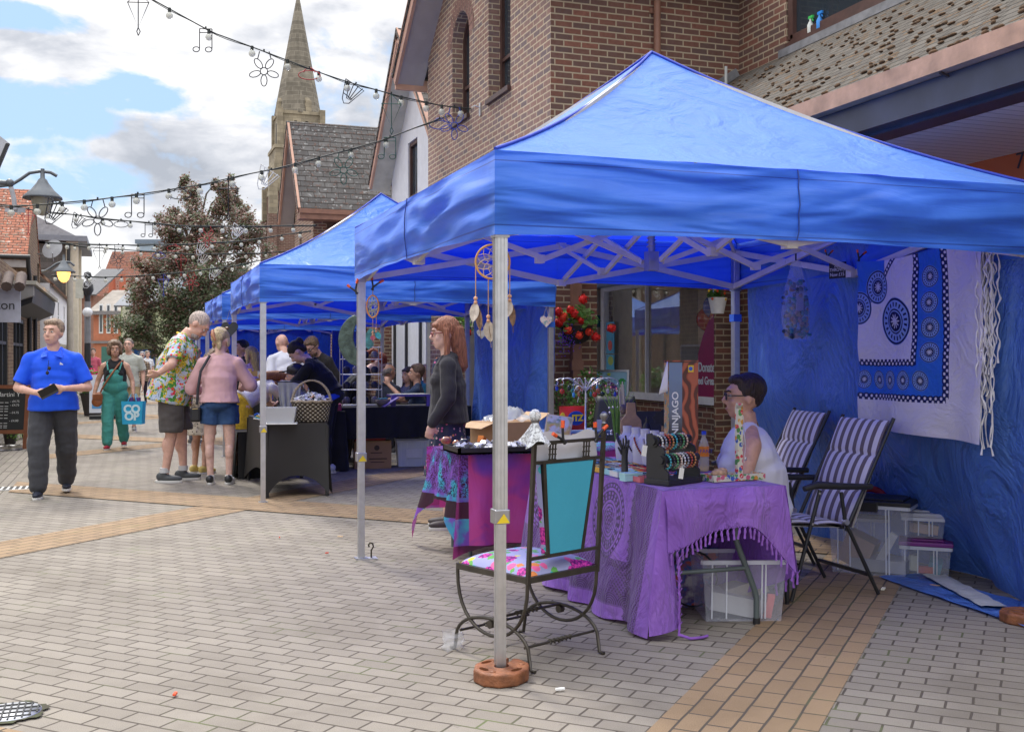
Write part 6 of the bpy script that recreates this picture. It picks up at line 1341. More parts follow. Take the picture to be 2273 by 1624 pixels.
for cx_,cz_,rr in ((0,.75,.34),(.25,.95,.25),(-.15,1.0,.24),(.1,1.15,.2),(.4,.7,.22),(-.25,.6,.2),(.1,.45,.35)): leafmesh(mb,(cx_,0,cz_),(rr,rr*.7,rr),int(1200*rr),.022,rng,rng.randrange(2))
mb.build('foliage',M_lf,fu);mb=MB();[mb.tube([(0,0,0),(rng.uniform(-.1,.1),rng.uniform(-.1,.1),.5),(rng.uniform(-.3,.4),rng.uniform(-.2,.2),1.0)],.008,5) for k in range(9)];mb.build('stem',plain((.12,.08,.04),.8),fu)
mb=MB();[mb.ell((rng.uniform(-.3,.5),-.2+rng.uniform(-.12,.05),rng.uniform(.5,1.3)),(.01,.01,.016),5) for k in range(34)];builds(mb,'flower',plain((.7,.25,.35),.7),fu)
mb=MB();mb.lathe([(.2,0),(.26,.32),(.27,.33)],(0.05,0,0),n=20);mb.build('tub',plain((.1,.09,.08),.8),fu)
q_=W(1352,13.4);po=thing('poster_stand','metal framed shop poster stand reading DONATE Feel Great by the shop window','sign',(q_[0],q_[1],0),R(-40))
mb=MB();mb.at((0,0,.66),rx=R(-7));mb.box(-.215,.215,-.008,.008,0,.63);pn=mb.build('panel',plain((.28,.50,.66),.4,0,.04),po)
mb=MB();mb.at((0,0,.66),rx=R(-7));[mb.box(*b_) for b_ in ((-.235,-.21,-.016,.016,-.01,.64),(.21,.235,-.016,.016,-.01,.64),(-.21,.21,-.016,.016,-.01,.015),(-.21,.21,-.016,.016,.615,.64))];mb.build('frame',M_alu,po)
mb=MB();mb.bar((-.2,0,.66),(-.2,0,0),.025,.02);mb.bar((.2,0,.66),(.2,0,0),.025,.02);mb.bar((0,.0,1.2),(0,.4,0),.02,.02);mb.build('leg',M_alu,po)
E_=(R(83),0,0);white=paint((.72,.75,.78))
def pt(x,z): return (x,-.012+(z-.66)*.123-.001,z)
mb=MB();c_=pt(-.02,1.02);mb.at(c_,rx=R(-7));mb.ell((0,0,0),(.13,.002,.13),24);mb.build('disc',paint((.16,.03,.22)),po)
for tx,sz_,z_ in (('DONATE',.055,1.04),('Feel Great',.045,1.0),('for great',.03,.88),('great care',.03,.85)): p_=pt(-.02 if z_ > .9 else .03,z_);text(tx,sz_,po,(p_[0],p_[1]-.006,p_[2]),E_,white if z_ > .9 else paint((.3,.03,.12)),ext=.001,bold=.0015)
for x_,z_,c,sx_,sz_ in ((.15,1.13,(.03,.3,.05),.05,.06),(.15,.96,(.15,.25,.32),.05,.045),(.13,.74,(.6,.25,.12),.035,.06),(-.12,1.2,(.7,.3,.25),.025,.02),(-.02,1.24,(.4,.5,.05),.03,.015)):
    p_=pt(x_,z_);mb=MB();mb.at(p_,rx=R(-7));mb.prism([(-sx_,sz_*.5),(-sx_*.4,sz_),(sx_*.4,sz_),(sx_,sz_*.5),(sx_*.6,sz_*.3),(sx_*.6,-sz_),(-sx_*.6,-sz_),(-sx_*.6,sz_*.3)],-.003,0,axis='y');mb.build('print_shape',paint(c),po)
# ================================================================= PEOPLE
TMP=bpy.data.scenes.new('tmp')
def fuse(mb,name,mat,parent,vox=.012,sm=3,amp=0,fr=(7,7,3),uvkeep=False):
    o=mb.build(name,mat);COL.objects.unlink(o);TMP.collection.objects.link(o)
    r=o.modifiers.new('r','REMESH');r.mode='VOXEL';r.voxel_size=vox
    s=o.modifiers.new('s','SMOOTH');s.iterations=sm;s.factor=.5
    with bpy.context.temp_override(scene=TMP,view_layer=TMP.view_layers[0]):
        dg=bpy.context.evaluated_depsgraph_get();me=bpy.data.meshes.new_from_object(o.evaluated_get(dg));me.name=name
    bpy.data.objects.remove(o)
    me.polygons.foreach_set("use_smooth",[True]*len(me.polygons))
    if amp:
        ns=[v.vector.copy() for v in me.vertex_normals];cs_=[v.co.copy() for v in me.vertices];fl=[]
        for c,vn in zip(cs_,ns):
            n=noise.noise(Vector((c.x*fr[0]+c.z*2,c.y*fr[1],c.z*fr[2])))+.5*noise.noise(Vector((c.x*fr[0]*2.3,c.y*fr[1]*2.3+c.z*3,c.z*fr[2]*2.3)));fl += (c+vn*amp*n)[:]
        me.vertices.foreach_set('co',fl);me.update()
    q=bpy.data.objects.new(name,me);COL.objects.link(q);q.parent=parent;return q
def limb(mb,pts,rs,n=12):
    pts=[Vector(p) for p in pts]
    for i in range(len(pts)-1): mb.tube([pts[i],pts[i+1]],[rs[i],rs[i+1]],n)
    for p,r in zip(pts,rs): mb.ell(tuple(p),r,n)
def hand(mb,w,d,nrm,curl=.5,s=1.0,mir=1):
    d=Vector(d).normalized();nrm=Vector(nrm);nrm=(nrm-d*nrm.dot(d)).normalized();sd_=d.cross(nrm)*mir;w=Vector(w)
    M0=mb.M.copy();A=Matrix((sd_,d,nrm)).transposed().to_4x4();mb.M=M0 @ Matrix.Translation(w+d*.045*s) @ A;mb.ell((0,0,0),(.040*s,.052*s,.017*s),12);mb.M=M0
    for i in range(4):
        L=(.07,.079,.073,.058)[i]*s;p=w+d*.083*s+sd_*(i-1.5)*.020*s;a=0;pts=[p-d*.02];rr=[.0095*s]
        for k in range(3): a += curl*(.5,.75,.6)[k];p=p+(d*math.cos(a)+nrm*math.sin(a))*L*(.45,.32,.23)[k];pts.append(p);rr.append((.0092,.0085,.0075)[k]*s)
        mb.tube(pts,rr,8);mb.ell(tuple(pts[-1]),rr[-1],6)
    p=w+d*.02*s-sd_*.032*s;q=p+(d*.55-sd_*.6+nrm*.35)*.04*s;e=q+(d*.9-sd_*.1+nrm*.3)*.032*s;mb.tube([p,q,e],[.013*s,.0105*s,.009*s],8);mb.ell(tuple(e),.009*s,6)
def mat_hair(c):
    if ('h',c) not in MC:
        t=T('hair');mp=t.n('ShaderNodeMapping');mp.inputs['Scale'].default_value=(1,1,.09);t.l(t.tc.outputs['Object'],mp.inputs[0]);f=t.noise(130,3,.6,vec=mp.outputs[0])
        MC[('h',c)]=t.done(t.ramp(f,[(.32,sc3(c,.45)),(.55,c),(.72,sc3(c,1.7))]),.42,0,t.bump(f,.9,.02),.4)
    return MC[('h',c)]
def person(label,loc,rz,H=1.75,bulk=1.0,lean=0,hp=0,hy=0,arms=None,legs=None,skin=None,hair=('short',(.1,.06,.04)),top=None,bot=None,shoes=(.1,.1,.1),sit=False,glasses=None,belly=0,vox=.0125,extra=None,group=None,fem=False,face=True,neckc=None,twist=0,roll=0):
    k=H/1.75;P=thing('person',label,'person',loc,rz,group);P.scale=(k,k,k);skin=skin or M_skinL
    dz=-.44 if sit else 0;hip=Vector((0,0,.95+dz))
    U=Matrix.Translation(hip) @ Matrix.Rotation(-lean,4,'X') @ Matrix.Rotation(twist,4,'Z') @ Matrix.Translation(-Vector((0,0,.95)))
    HC=Vector((0,.025,1.635));Hd=U @ Matrix.Translation((0,0,1.50)) @ Matrix.Rotation(-hp,4,'X') @ Matrix.Rotation(hy,4,'Z') @ Matrix.Scale(1.12,4) @ Matrix.Translation(Vector((0,0,-1.50)))
    arms=arms or {};legs=legs or {};sw=.185*(.93 if fem else 1)*(1+(bulk-1)*.5);AR={}
    for s in (-1,1):
        sh=U @ Vector((s*sw,0,1.385));a=arms.get(s)
        if a is None: e,w,hd,nr,cu=U @ Vector((s*(sw+.055+.05*(bulk-1)),-.03,1.13)),U @ Vector((s*(sw+.06+.06*(bulk-1)),.05,.90)),(0,.1,-1),(-s,0,0),.5
        else: e,w,hd,nr,cu=Vector(a[0]),Vector(a[1]),a[2],a[3],a[4]
        AR[s]=(sh,e,w,hd,nr,cu)
    LG={}
    for s in (-1,1):
        h_=Vector((s*.088*(1+(bulk-1)*.5),0,.90+dz));l=legs.get(s)
        if l: kn,an,yaw=Vector(l[0]),Vector(l[1]),l[2]
        elif sit: kn,an,yaw=Vector((s*.13,.42,.50)),Vector((s*.13,.40,.09)),0
        else: kn,an,yaw=Vector((s*.10,.02,.49)),Vector((s*.10,-.01,.09)),-s*.12
        LG[s]=(h_,kn,an,yaw)
    b=bulk
    def torso(mb,g=0,low=True,hem=None,ss=1):
        mb.M=U
        mb.ell((0,-.005,1.30),(.158*b+g,.105*b+g,.16+g),18);mb.ell((0,0,1.12),(.138*b+g,.102*b+g,.16),18);[mb.tube([(s*.035,-.02,1.475),(s*sw*.98*ss,0,1.385+.02*(ss < 1))],[.045+g*.6,.050*(.7+.3*b)+g*.6],12) for s in (-1,1)];mb.tube([(-sw*.9*ss,0,1.36),(sw*.9*ss,0,1.36)],.055+g,12)
        mb.ell((0,-.01,1.40),(.12*b+g,.075*b+g,.075+g),14)
        if fem: [mb.ell((s*.065,.065*b,1.26),(.065*b+g,.055*b+g,.07+g),12) for s in (-1,1)]
        if belly: mb.ell((0,.05+belly*.4,1.09),(.13*b+g,.09+belly+g,.16+g),16)
        mb.M=U if not sit else Matrix.Translation((0,0,dz))
        if low: mb.ell((0,-.015,.96),(.150*b,.112*b,.13),18)
        if not low and not hem: hem=(.93,.165*b+g*.5) if top[0] != 'vest' else (1.12,.13*b)
        if hem:
            mb.M=U;z0,w_=hem;w_=(max(w_,.165*b+.03) if not sit else .15*b+.02) if top[0] != 'vest' else w_;mb.lathe([(.12*b,1.34),(.150*b+g,1.22),(.152*b+g,1.05),((.165*b+.02 if z0 < .95 and top[0] != 'vest' else w_),max(z0,.98)),(w_,z0)],(0,-.012,0),22,sy=.86)
        mb.M=Matrix()
    mb=MB();torso(mb)
    for s in (-1,1):
        sh,e,w,hd,nr,cu=AR[s];f=.75+.25*b;limb(mb,[sh,e,w],[.052*f,.041*f,.027*f]);mb.ell(tuple(e.lerp(w,.28)),.043*f,10);hand(mb,w,hd,nr,cu,1.0,s)
        h_,kn,an,yaw=LG[s];f=.7+.3*b;limb(mb,[h_,kn],[.088*f,.055*f]);limb(mb,[kn,an],[.052*f,.036]);c_=kn.lerp(an,.3);mb.ell((c_.x,c_.y-.018,c_.z),(.05*f,.052*f,.1),10)
        mb.ell((an.x-math.sin(yaw)*.05,an.y+math.cos(yaw)*.05,an.z-.045),(.036,.08,.03),10)
    mb.M=Hd
    mb.M=Matrix();mb.tube([U @ Vector((0,-.015,1.41)),U @ Vector((0,-.005,1.47)),Hd @ Vector((0,0,1.56))],[.066*(.7+.3*b),.058*(.7+.3*b),.054*(.7+.3*b)],14);mb.M=Hd
    mb.ell((0,-.005,1.665),(.077,.097,.093),18);mb.ell((0,.032,1.60),(.058*(.8+.2*b),.066,.078),16);mb.ell((0,.062,1.555),(.03,.03,.026),10)
    mb.ell((0,.082,1.685),(.05,.018,.016),10);mb.tube([(0,.092,1.665),(0,.117,1.622)],[.008,.014],8);mb.ell((0,.112,1.618),(.017,.013,.011),8)
    for s in (-1,1): mb.ell((s*.079,-.01,1.635),(.010,.021,.031),8);mb.ell((s*.036,.066,1.615),(.024,.022,.024),8)
    mb.ell((0,.092,1.578),(.024,.012,.012),8);mb.M=Matrix()
    body=fuse(mb,'body',skin,P,vox,2)
    if face:
        for s in (-1,1):
            mb=MB();mb.M=Hd;mb.ell((s*.031,.081,1.651),(.0135,.009,.0085),10);mb.ell((s*.031,.0885,1.651),(.006,.003,.006),8,1);mb.build('eye',[paint((.6,.57,.54)),paint((.03,.03,.03))],P)
            mb=MB();mb.M=Hd;mb.tube([(s*.016,.096,1.674),(s*.034,.094,1.681),(s*.05,.082,1.674)],.0042,5);mb.build('eyebrow',mat_hair(sc3(hair[1],.6)),P)
        mb=MB();mb.M=Hd;mb.ell((0,.101,1.580),(.024,.0055,.0055),10);mb.build('mouth',plain((.42,.16,.13),.5),P)
        if hair[0] == 'beard' or len(hair) > 2 and hair[2]: mb=MB();mb.M=Hd;mb.ell((0,.056,1.558),(.056,.052,.04),14);mb.ell((0,.1,1.592),(.026,.008,.007),8);mb.build('beard',mat_hair(hair[2] if len(hair) > 2 else hair[1]),P)
    if glasses:
        mb=MB();mb.M=Hd
        for s in (-1,1): mb.tube([(s*.033+.025*math.cos(a),.104,1.648+.018*math.sin(a)) for a in [q*.524 for q in range(12)]],.003,5,closed=True);mb.bar((s*.058,.1,1.654),(s*.082,-.01,1.652),.004,.006)
        mb.bar((-.01,.106,1.652),(.01,.106,1.652),.004,.004);mb.build('glasses',glasses,P)
    hk,hc=hair[0],hair[1];mb=MB();mb.M=Hd;am=.004
    if hk == 'fringe': [mb.ell((s*.062,-.03,1.655),(.022,.062,.045),12) for s in (-1,1)];mb.ell((0,-.075,1.64),(.062,.034,.055),14);mb.ell((0,-.0,1.748),(.05,.06,.014),12)
    elif hk == 'buzz': mb.ell((0,-.012,1.672),(.0795,.098,.095),18);am=.001
    elif hk in ('short','beard','cap'): mb.ell((0,-.022,1.69),(.086,.098,.09),18);mb.ell((0,-.055,1.65),(.068,.045,.066),14);mb.ell((0,.03,1.735),(.07,.055,.035),12);[mb.ell((s*.075,-.01,1.675),(.016,.035,.04),8) for s in (-1,1)];am=.007
    elif hk == 'curly':
        mb.ell((0,-.02,1.70),(.10,.105,.095),16);mb.ell((0,-.07,1.62),(.10,.06,.11),14);[mb.ell((s*.085,-.0,1.64),(.03,.045,.085),10) for s in (-1,1)];mb.ell((0,.06,1.745),(.07,.035,.03),10);am=.02
    elif hk == 'bun': mb.ell((0,-.02,1.69),(.086,.10,.09),18);mb.ell((0,-.07,1.64),(.07,.045,.07),14);mb.ell((0,hair[2] if len(hair) > 2 and isinstance(hair[2],float) else -.115,1.70),(.045,.04,.05),12);am=.008
    elif hk == 'clip': mb.ell((0,-.02,1.69),(.09,.105,.095),18);mb.ell((0,-.08,1.66),(.07,.055,.08),14);mb.ell((.03,-.085,1.57),(.03,.025,.06),10);[mb.ell((s*.08,.01,1.63),(.014,.03,.06),8) for s in (-1,1)];am=.008
    elif hk in ('long','longr'):
        L_h=.25;mb.ell((0,-.018,1.69),(.09,.103,.093),18);mb.ell((0,.062,1.715),(.068,.035,.03),12)
        for s in (-1,1): mb.tube([(s*.078,.0,1.68),(s*.082,.0,1.56),(s*.08,.02,1.63-L_h+.06),(s*.07,.03,1.63-L_h)],[.026,.028,.024,.006],10)
        mb.tube([(0,-.07,1.68),(0,-.085,1.56),(0,-.10,1.62-L_h),(0,-.1,1.58-L_h)],[.075,.07,.05,.015],14);am=.005
    elif hk == 'pony': mb.ell((0,-.02,1.69),(.085,.10,.09),18);mb.ell((0,-.06,1.64),(.07,.05,.07),12);mb.tube([(0,-.11,1.72),(0,-.17,1.68),(0,-.19,1.58),(0,-.18,1.5)],[.03,.035,.03,.01],10);am=.008
    if hk != 'none': fuse(mb,'hair',mat_hair(hc),P,.008,2,am,(16,16,9) if hk not in ('long','longr') else (26,26,1.5))
    if hk == 'cap': mb=MB();mb.M=Hd;mb.ell((0,-.012,1.70),(.09,.105,.085),18);mb.box(-.065,.065,.07,.16,1.70,1.712);mb.build('cap',paint((.015,.015,.017)),P)
    if hk == 'clip': mb=MB();mb.M=Hd;mb.tube([(-.03,-.13,1.72),(-.015,-.155,1.66),(.01,-.14,1.60)],[.014,.024,.012],8);mb.build('hair_clip',plain((.4,.17,.08),.3),P);mb=MB();mb.M=Hd;[mb.ell((s*.04,.03,1.785),(.03,.012,.018),10) for s in (-1,1)];mb.build('sunglasses',plain((.12,.05,.02),.2),P)
    if bot:
        kd,mt=bot[0],bot[1];mb=MB();g=.014
        mb.M=U if not sit else Matrix.Translation((0,0,dz));mb.ell((0,-.015,.97),(.158*b+g,.12*b+g,.13),18);mb.ell((0,-.045*b,.92),(.13*b+g,.10*b+g,.10),14);mb.M=Matrix()
        for s in (-1,1):
            h_,kn,an,yaw=LG[s];f=.7+.3*b
            if kd == 'trousers': limb(mb,[h_,kn,kn.lerp(an,.92)],[.098*f+.012,.068*f+.014,.056*f+.01])
            elif kd == 'joggers': limb(mb,[h_,kn,kn.lerp(an,.9)],[.104*f+.016,.078*f+.02,.066*f+.018])
            elif kd == 'leggings': limb(mb,[h_,kn,kn.lerp(an,.95)],[.094*f+.004,.060*f+.003,.042]);c_=kn.lerp(an,.3);mb.ell((c_.x,c_.y-.018,c_.z),(.054*f,.056*f,.1),10)
            elif kd == 'shorts': q=h_.lerp(kn,bot[2]);mb.tube([h_,q],[.105*f+.014,.088*f+.022],16)
        if kd == 'skirt':
            z1=bot[2];mb.lathe([(.14*b,1.04+dz),(.17*b,.93+dz),(.19*b,.75+dz),(bot[3],z1)],(0,0,0),24,sy=.8)
        fuse(mb,{'joggers': 'trousers'}.get(kd,kd),mt,P,vox,3,.010 if kd != 'leggings' else .003,(6,6,11) if kd != 'skirt' else (16,16,1.5))
    if top:
        kd,mt,slv=top[0],top[1],top[2];mb=MB();torso(mb,.016,low=False,hem=top[3] if len(top) > 3 else None,ss=.62 if slv == 'none' else 1)
        for s in (-1,1):
            sh,e,w,*_=AR[s];f=.75+.25*b
            if slv == 'short': q=sh.lerp(e,.82);mb.tube([sh,q],[.056*f+.012,.056*f+.020],14);mb.ell(tuple(sh),.056*f+.012,12)
            elif slv == 'long': limb(mb,[sh,e,e.lerp(w,.93)],[.062*f+.010,.052*f+.014,.038*f+.012])
            elif slv == 'puff': limb(mb,[sh,e,e.lerp(w,.6)],[.060*f+.012,.062*f+.02,.056*f])
        if top[0] in ('jacket','hoodie'): mb.M=U;mb.tube([(-.08,-.05,1.46),(0,-.085,1.47),(.08,-.05,1.46)],.028,8);mb.M=Matrix()
        fuse(mb,top[0],mt,P,vox,2,.011,(5,5,6))
        if top[0] == 'polo': 
            mb=MB();mb.M=U
            for s in (-1,1): mb.add([(s*.078,-.02,1.515),(s*.075,.06,1.49),(s*.03,.125*b,1.425),(s*.10,.10*b,1.405),(s*.105,.03,1.455)],[(0,1,2,3,4) if s > 0 else (4,3,2,1,0)])
            mb.tube([(-.078,-.02,1.50),(0,-.075,1.505),(.078,-.02,1.50)],.016,8);mb.build('collar',mt,P,thick=.006)
    if shoes:
        for s in (-1,1):
            h_,kn,an,yaw=LG[s];M_=Matrix.Translation((an.x,an.y,an.z-.09)) @ Matrix.Rotation(yaw,4,'Z')
            mb=MB();mb.M=M_;mb.ell((0,.045,.042),(.046,.135,.036),14);mb.ell((0,-.03,.06),(.042,.062,.052),12);mb.tube([(0,-.01,.06),(0,-.01,.105)],[.045,.044],12)
            sh_=fuse(mb,'shoe',shoes if not isinstance(shoes,tuple) else plain(shoes,.6),P,.009,2)
            mb=MB();mb.M=M_;mb.lathe([(1,0),(1.03,.012),(1,.024)],(0,.035,.0),22,sx=.047,sy=.137);mb.build('sole',paint((.62,.6,.56)),P)
    return P,U,Hd,AR,LG,k
def pos(px,py): return (*G(px,py),0)
def sub(P,mb,name,mat,**k): return mb.build(name,mat,P,**k)
M_polo=cloth((.008,.085,.72),.35,.75,.05);M_jog=cloth((.045,.045,.05),.5,.9,.1)
x,y=G(118,1099)
P,U,Hd,AR,LG,k=person('stout man in a bright blue polo shirt walking with an open black wallet',(x,y,0),R(176),1.80,1.34,hy=R(-22),skin=M_skinL,hair=('short',(.33,.23,.16)),belly=.03,
    arms={-1: ((-.335,.02,1.10),(-.14,.30,1.10),(1,.25,.1),(0,-1,-.1),.5),1: ((.335,.02,1.10),(.12,.30,1.06),(-1,.25,.15),(0,-1,-.2),.4)},
    legs={1: ((.12,.16,.50),(.11,.22,.09),-.05),-1: ((-.12,-.06,.48),(-.10,-.22,.12),.1)},top=('polo',M_polo,'short',(.87,.25)),bot=('joggers',M_jog),shoes=(.012,.015,.03),vox=.011)
mb=MB()
for s in (-1,1):
    an=LG[s][2]
    for q in (-.02,0,.02): mb.bar((an.x+s*.045,an.y+.02+q,an.z-.05),(an.x+s*.043,an.y+.035+q,an.z-.015),.004,.009)
sub(P,mb,'shoe_stripes',paint((.7,.7,.7)))
mb=MB();mb.at((-.10,.185,1.335),rx=R(-12));[mb.prism([(-.017+i*.012,0),(-.008+i*.012,0),(.0+i*.007,.012+i*.007),(-.006+i*.007,.015+i*.006)],-.003,.0,axis='y') for i in range(3)];sub(P,mb,'chest_emblem',paint((.75,.75,.75)))
mb=MB();mb.tube([(.02,.175,1.38),(.03,.205,1.27)],.003,5);mb.ell((.012,.20,1.30),(.016,.004,.02),10);mb.ell((.03,.205,1.255),(.016,.004,.02),10);sub(P,mb,'hung_glasses',plain((.01,.01,.015),.2))
q=P.matrix_world;bpy.context.view_layer.update();q=P.matrix_world
c_=q @ Vector((.0,.36,1.07));wl=thing('wallet','open black leather wallet in the hands of the man in blue','wallet',c_,R(176));mb=MB();mb.at((0,0,0),rx=.2,ry=.5);mb.box(-.09,.09,-.006,.0,-.045,.045);mb.at((0,.02,.01),rx=-.5,ry=.5);mb.box(-.09,.09,-.004,.002,-.045,.045);mb.build('leather',plain((.015,.013,.012),.45),wl)
M_teal=cloth((.055,.27,.23),.5,.85,.12);x,y=G(255,996)
P,U,Hd,AR,LG,k=person('woman in teal dungarees with a tan shoulder bag and red shoes',(x,y,0),R(172),1.66,1.12,fem=True,skin=M_skinT,hair=('curly',(.26,.17,.11)),hy=R(8),hp=.08,
    legs={1: ((.10,.10,.49),(.10,.14,.09),-.1),-1: ((-.10,-.05,.48),(-.12,-.18,.13),.05)},arms={-1: ((-.27,-.02,1.14),(-.30,.08,.90),(-.1,.1,-1),(1,0,0),.9),1: ((.28,-.03,1.13),(.33,.06,.88),(0,.15,-1),(-1,0,0),.4)},
    top=('vest',cloth((.015,.015,.017),.3),'none'),bot=('joggers',M_teal),shoes=(.35,.012,.03))
mb=MB();mb.M=U;mb.ell((0,.0,1.05),(.205,.17,.17),20);mb.ell((0,.065,1.18),(.145,.12,.15),18);mb.ell((0,.095,1.28),(.125,.075,.06),14);mb.M=Matrix();fuse(mb,'bib',M_teal,P,.012,3,.006)
mb=MB();[mb.tube([(s*.09,.145,1.32),(s*.115,.08,1.44),(s*.10,-.02,1.48),(s*.08,-.12,1.35)],.014,6) for s in (-1,1)];sub(P,mb,'shoulder_strap',M_teal)
mb=MB();mb.tube([(-.13,.02,1.48),(-.08,.12,1.42),(.05,.19,1.22),(.17,.19,1.02),(.22,.14,.92)],[.016]*5,6);sub(P,mb,'bag_strap',plain((.26,.085,.03),.5))
bpy.context.view_layer.update();q=P.matrix_world.copy();c_=q @ Vector((.245,.17,.85));hb_=thing('handbag','tan leather shoulder bag of the woman in teal dungarees','bag',c_,R(165))
mb=MB();mb.at((0,0,0),ry=-.25);mb.ell((0,0,0),(.075,.05,.11),14);mb.ell((0,0,-.05),(.085,.055,.085),14);fuse(mb,'bag_body',plain((.27,.085,.028),.45,0,.2,12),hb_,.008,2);mb=MB();mb.box(-.06,.06,.045,.055,-.02,.07);mb.build('flap',plain((.22,.065,.02),.45),hb_,bevel=.004)
c_=q @ Vector((-.31,.11,.42));sh_=thing('shopping_bag','bright blue reusable shopping bag marked with white letters carried by the woman in teal','bag',c_,R(160));mb=MB()
a=[(-.15,-.08,0),(.15,-.08,0),(.15,.08,0),(-.15,.08,0)];b_=[(-.17,-.07,.36),(.17,-.07,.36),(.17,.07,.36),(-.17,.07,.36)];mb.add(a+b_,[(0,3,2,1),(0,1,5,4),(1,2,6,5),(2,3,7,6),(3,0,4,7)]);mb.build('bag_body',plain((.02,.36,.60),.5,0,.1,5,.4,12),sh_,thick=.004)
for s in (-1,1): mb=MB();mb.tube([(-.07,s*.07,.35),(-.03,s*.03,.47),(.03,s*.03,.47),(.07,s*.07,.35)],.007,6);mb.build('handle',paint((.02,.3,.5)),sh_)
mb=MB();[mb.box(x_,x_+.07,-.04,.04,.1,.42) for x_ in (-.1,.0,)];mb.build('groceries',[plain((.10,.04,.2),.5)],sh_)
text('CO',.17,sh_,(.0,.078,.235),(R(90),0,R(180)),paint((.6,.78,.82)),ext=.003,bold=.008);text('OP',.17,sh_,(.0,.08,.12),(R(90),0,R(180)),paint((.6,.78,.82)),ext=.003,bold=.008)
x,y=G(285,957);person('man in a pale grey tee and tan shorts walking behind the woman in teal',(x,y,0),R(175),1.78,1.15,hy=R(-10),skin=M_skinL,hair=('buzz',(.2,.15,.12)),top=('tee',cloth((.42,.43,.38),.3),'short',(.86,.19)),bot=('shorts',cloth((.42,.33,.19),.3),.9),shoes=(.2,.2,.2))
t=T('checked flannel');x_,y_,z_=t.xyz('Object');M_chk=t.done(t.mix(((x_*75).sin().gt(.1)*.5+(z_*75).sin().gt(.1)*.5),(.40,.31,.22),(.06,.035,.03)),.9)
P,*_=person('grey haired lady in a brown checked shirt and dark leggings far down the street',pos(315,897),R(170),1.58,1.05,fem=True,skin=M_skinP,hair=('short',(.42,.4,.4)),glasses=M_blk,top=('shirt',M_chk,'long',(.80,.2)),bot=('leggings',cloth((.03,.02,.035),.3)),shoes=(.04,.02,.02),legs={1: ((.1,.08,.49),(.1,.1,.09),0),-1: ((-.1,-.03,.48),(-.1,-.1,.11),0)})
mb=MB();mb.tube([(-.1,.06,1.47),(.05,.14,1.2),(.17,.12,.98)],.012,6);mb.ell((.17,.13,.92),(.06,.04,.08),10);sub(P,mb,'bag',M_blk)
t=T('tropical print');v1=t.noise(11,3,.6,dist=.8,col=False);v2=t.noise(15,3,.6,vec=t.n('ShaderNodeVectorMath',operation='ADD').outputs[0]) if False else t.noise(17,3,.65,dist=1.0);v3=t.vor(24,'F1','Distance');vc=t.vor(24,'F1','Color');hs=t.n('ShaderNodeSeparateColor');t.l(vc,hs.inputs[0])
c0=t.ramp(v1,[(.40,(.40,.47,.60)),(.46,(.46,.52,.62)),(.50,(.05,.20,.03)),(.58,(.10,.30,.05)),(.62,(.40,.46,.56))],True)
c0=t.mix(v2.within(.54,.62),c0,(.62,.42,.03));c0=t.mix(v3.lt(.36)*X(t.nt,hs.outputs[0]).gt(.62),c0,(.62,.05,.04));c0=t.mix(v3.lt(.33)*X(t.nt,hs.outputs[0]).lt(.16),c0,(.62,.08,.25));c0=t.mix(v2.lt(.34),c0,(.03,.06,.05))
M_haw=t.done(c0,.8,0,t.bump(t.noise(4,4,dist=1),.4,.04),.3)
x,y=G(384,1068);ln=R(13)
P,U,Hd,AR,LG,k=person('tall grey haired man in a tropical print shirt looking down with hands behind his back',(x,y,0),R(-103),2.02,1.42,lean=ln,hp=R(36),skin=M_skinL,hair=('buzz',(.52,.41,.35),(.42,.35,.32)),belly=.035,
    arms={1: ((.385,.06,1.19),(.37,-.05,1.11),(-.25,-.75,-.4),(-.5,.2,1),.5),-1: ((-.33,-.08,1.17),(-.10,-.22,1.08),(.8,-.2,.1),(0,1,0),.4)},legs={1: ((.10,.0,.49),(.10,-.06,.09),-.1),-1: ((-.11,.06,.49),(-.12,.08,.09),.15)},
    top=('shirt',M_haw,'short',(.80,.225)),bot=('shorts',cloth((.085,.075,.07),.5,.9,.1),.96),shoes=(.06,.065,.068),vox=.011)
mb=MB();mb.box(.155,.175,-.07,.07,.56,.72);mb.box(.175,.182,-.075,.075,.68,.73);sub(P,mb,'cargo_pocket',cloth((.085,.075,.07),.5,.9,.1),bevel=.006)
mb=MB();[mb.cyl((LG[s][2].x,LG[s][2].y-.005,.10),(LG[s][2].x,LG[s][2].y-.005,.15),.047,n=14) for s in (-1,1)];sub(P,mb,'socks',paint((.55,.55,.55)))
mb=MB();mb.M=U;mb.tube([(-.075,.03,1.47),(-.085,-.02,1.49),(0,-.085,1.50),(.085,-.02,1.49),(.075,.03,1.47)],.013,8);sub(P,mb,'collar',plain((.62,.42,.03),.8,0,.3,20))
M_pink=cloth((.60,.36,.36),.45,.95,.05);t=T('denim');M_den=t.done(t.ramp(t.noise(5,4),[(.35,(.018,.045,.12)),(.7,(.05,.11,.25))]),.85,0,t.bump(t.noise(9,4,dist=1),.4,.03),.3)
x,y=G(487,1073)
P,U,Hd,AR,LG,k=person('fair haired woman in a pink jumper and denim shorts seen from behind',(x,y,0),R(-14),1.74,1.22,fem=True,lean=R(4),hp=R(14),hy=R(-18),skin=M_skinP,hair=('clip',(.55,.42,.24)),
    arms={1: ((.34,.08,1.14),(.20,.34,1.10),(-.2,1,-.1),(0,0,-1),.6),-1: ((-.33,.05,1.10),(-.24,.30,1.05),(.3,1,0),(0,0,-1),.6)},legs={1: ((.115,.0,.49),(.11,-.02,.09),-.1),-1: ((-.115,.0,.49),(-.10,-.02,.09),.1)},
    top=('jumper',M_pink,'puff',(.93,.235)),bot=('shorts',M_den,.52),shoes=(.55,.55,.55),vox=.011,face=True)
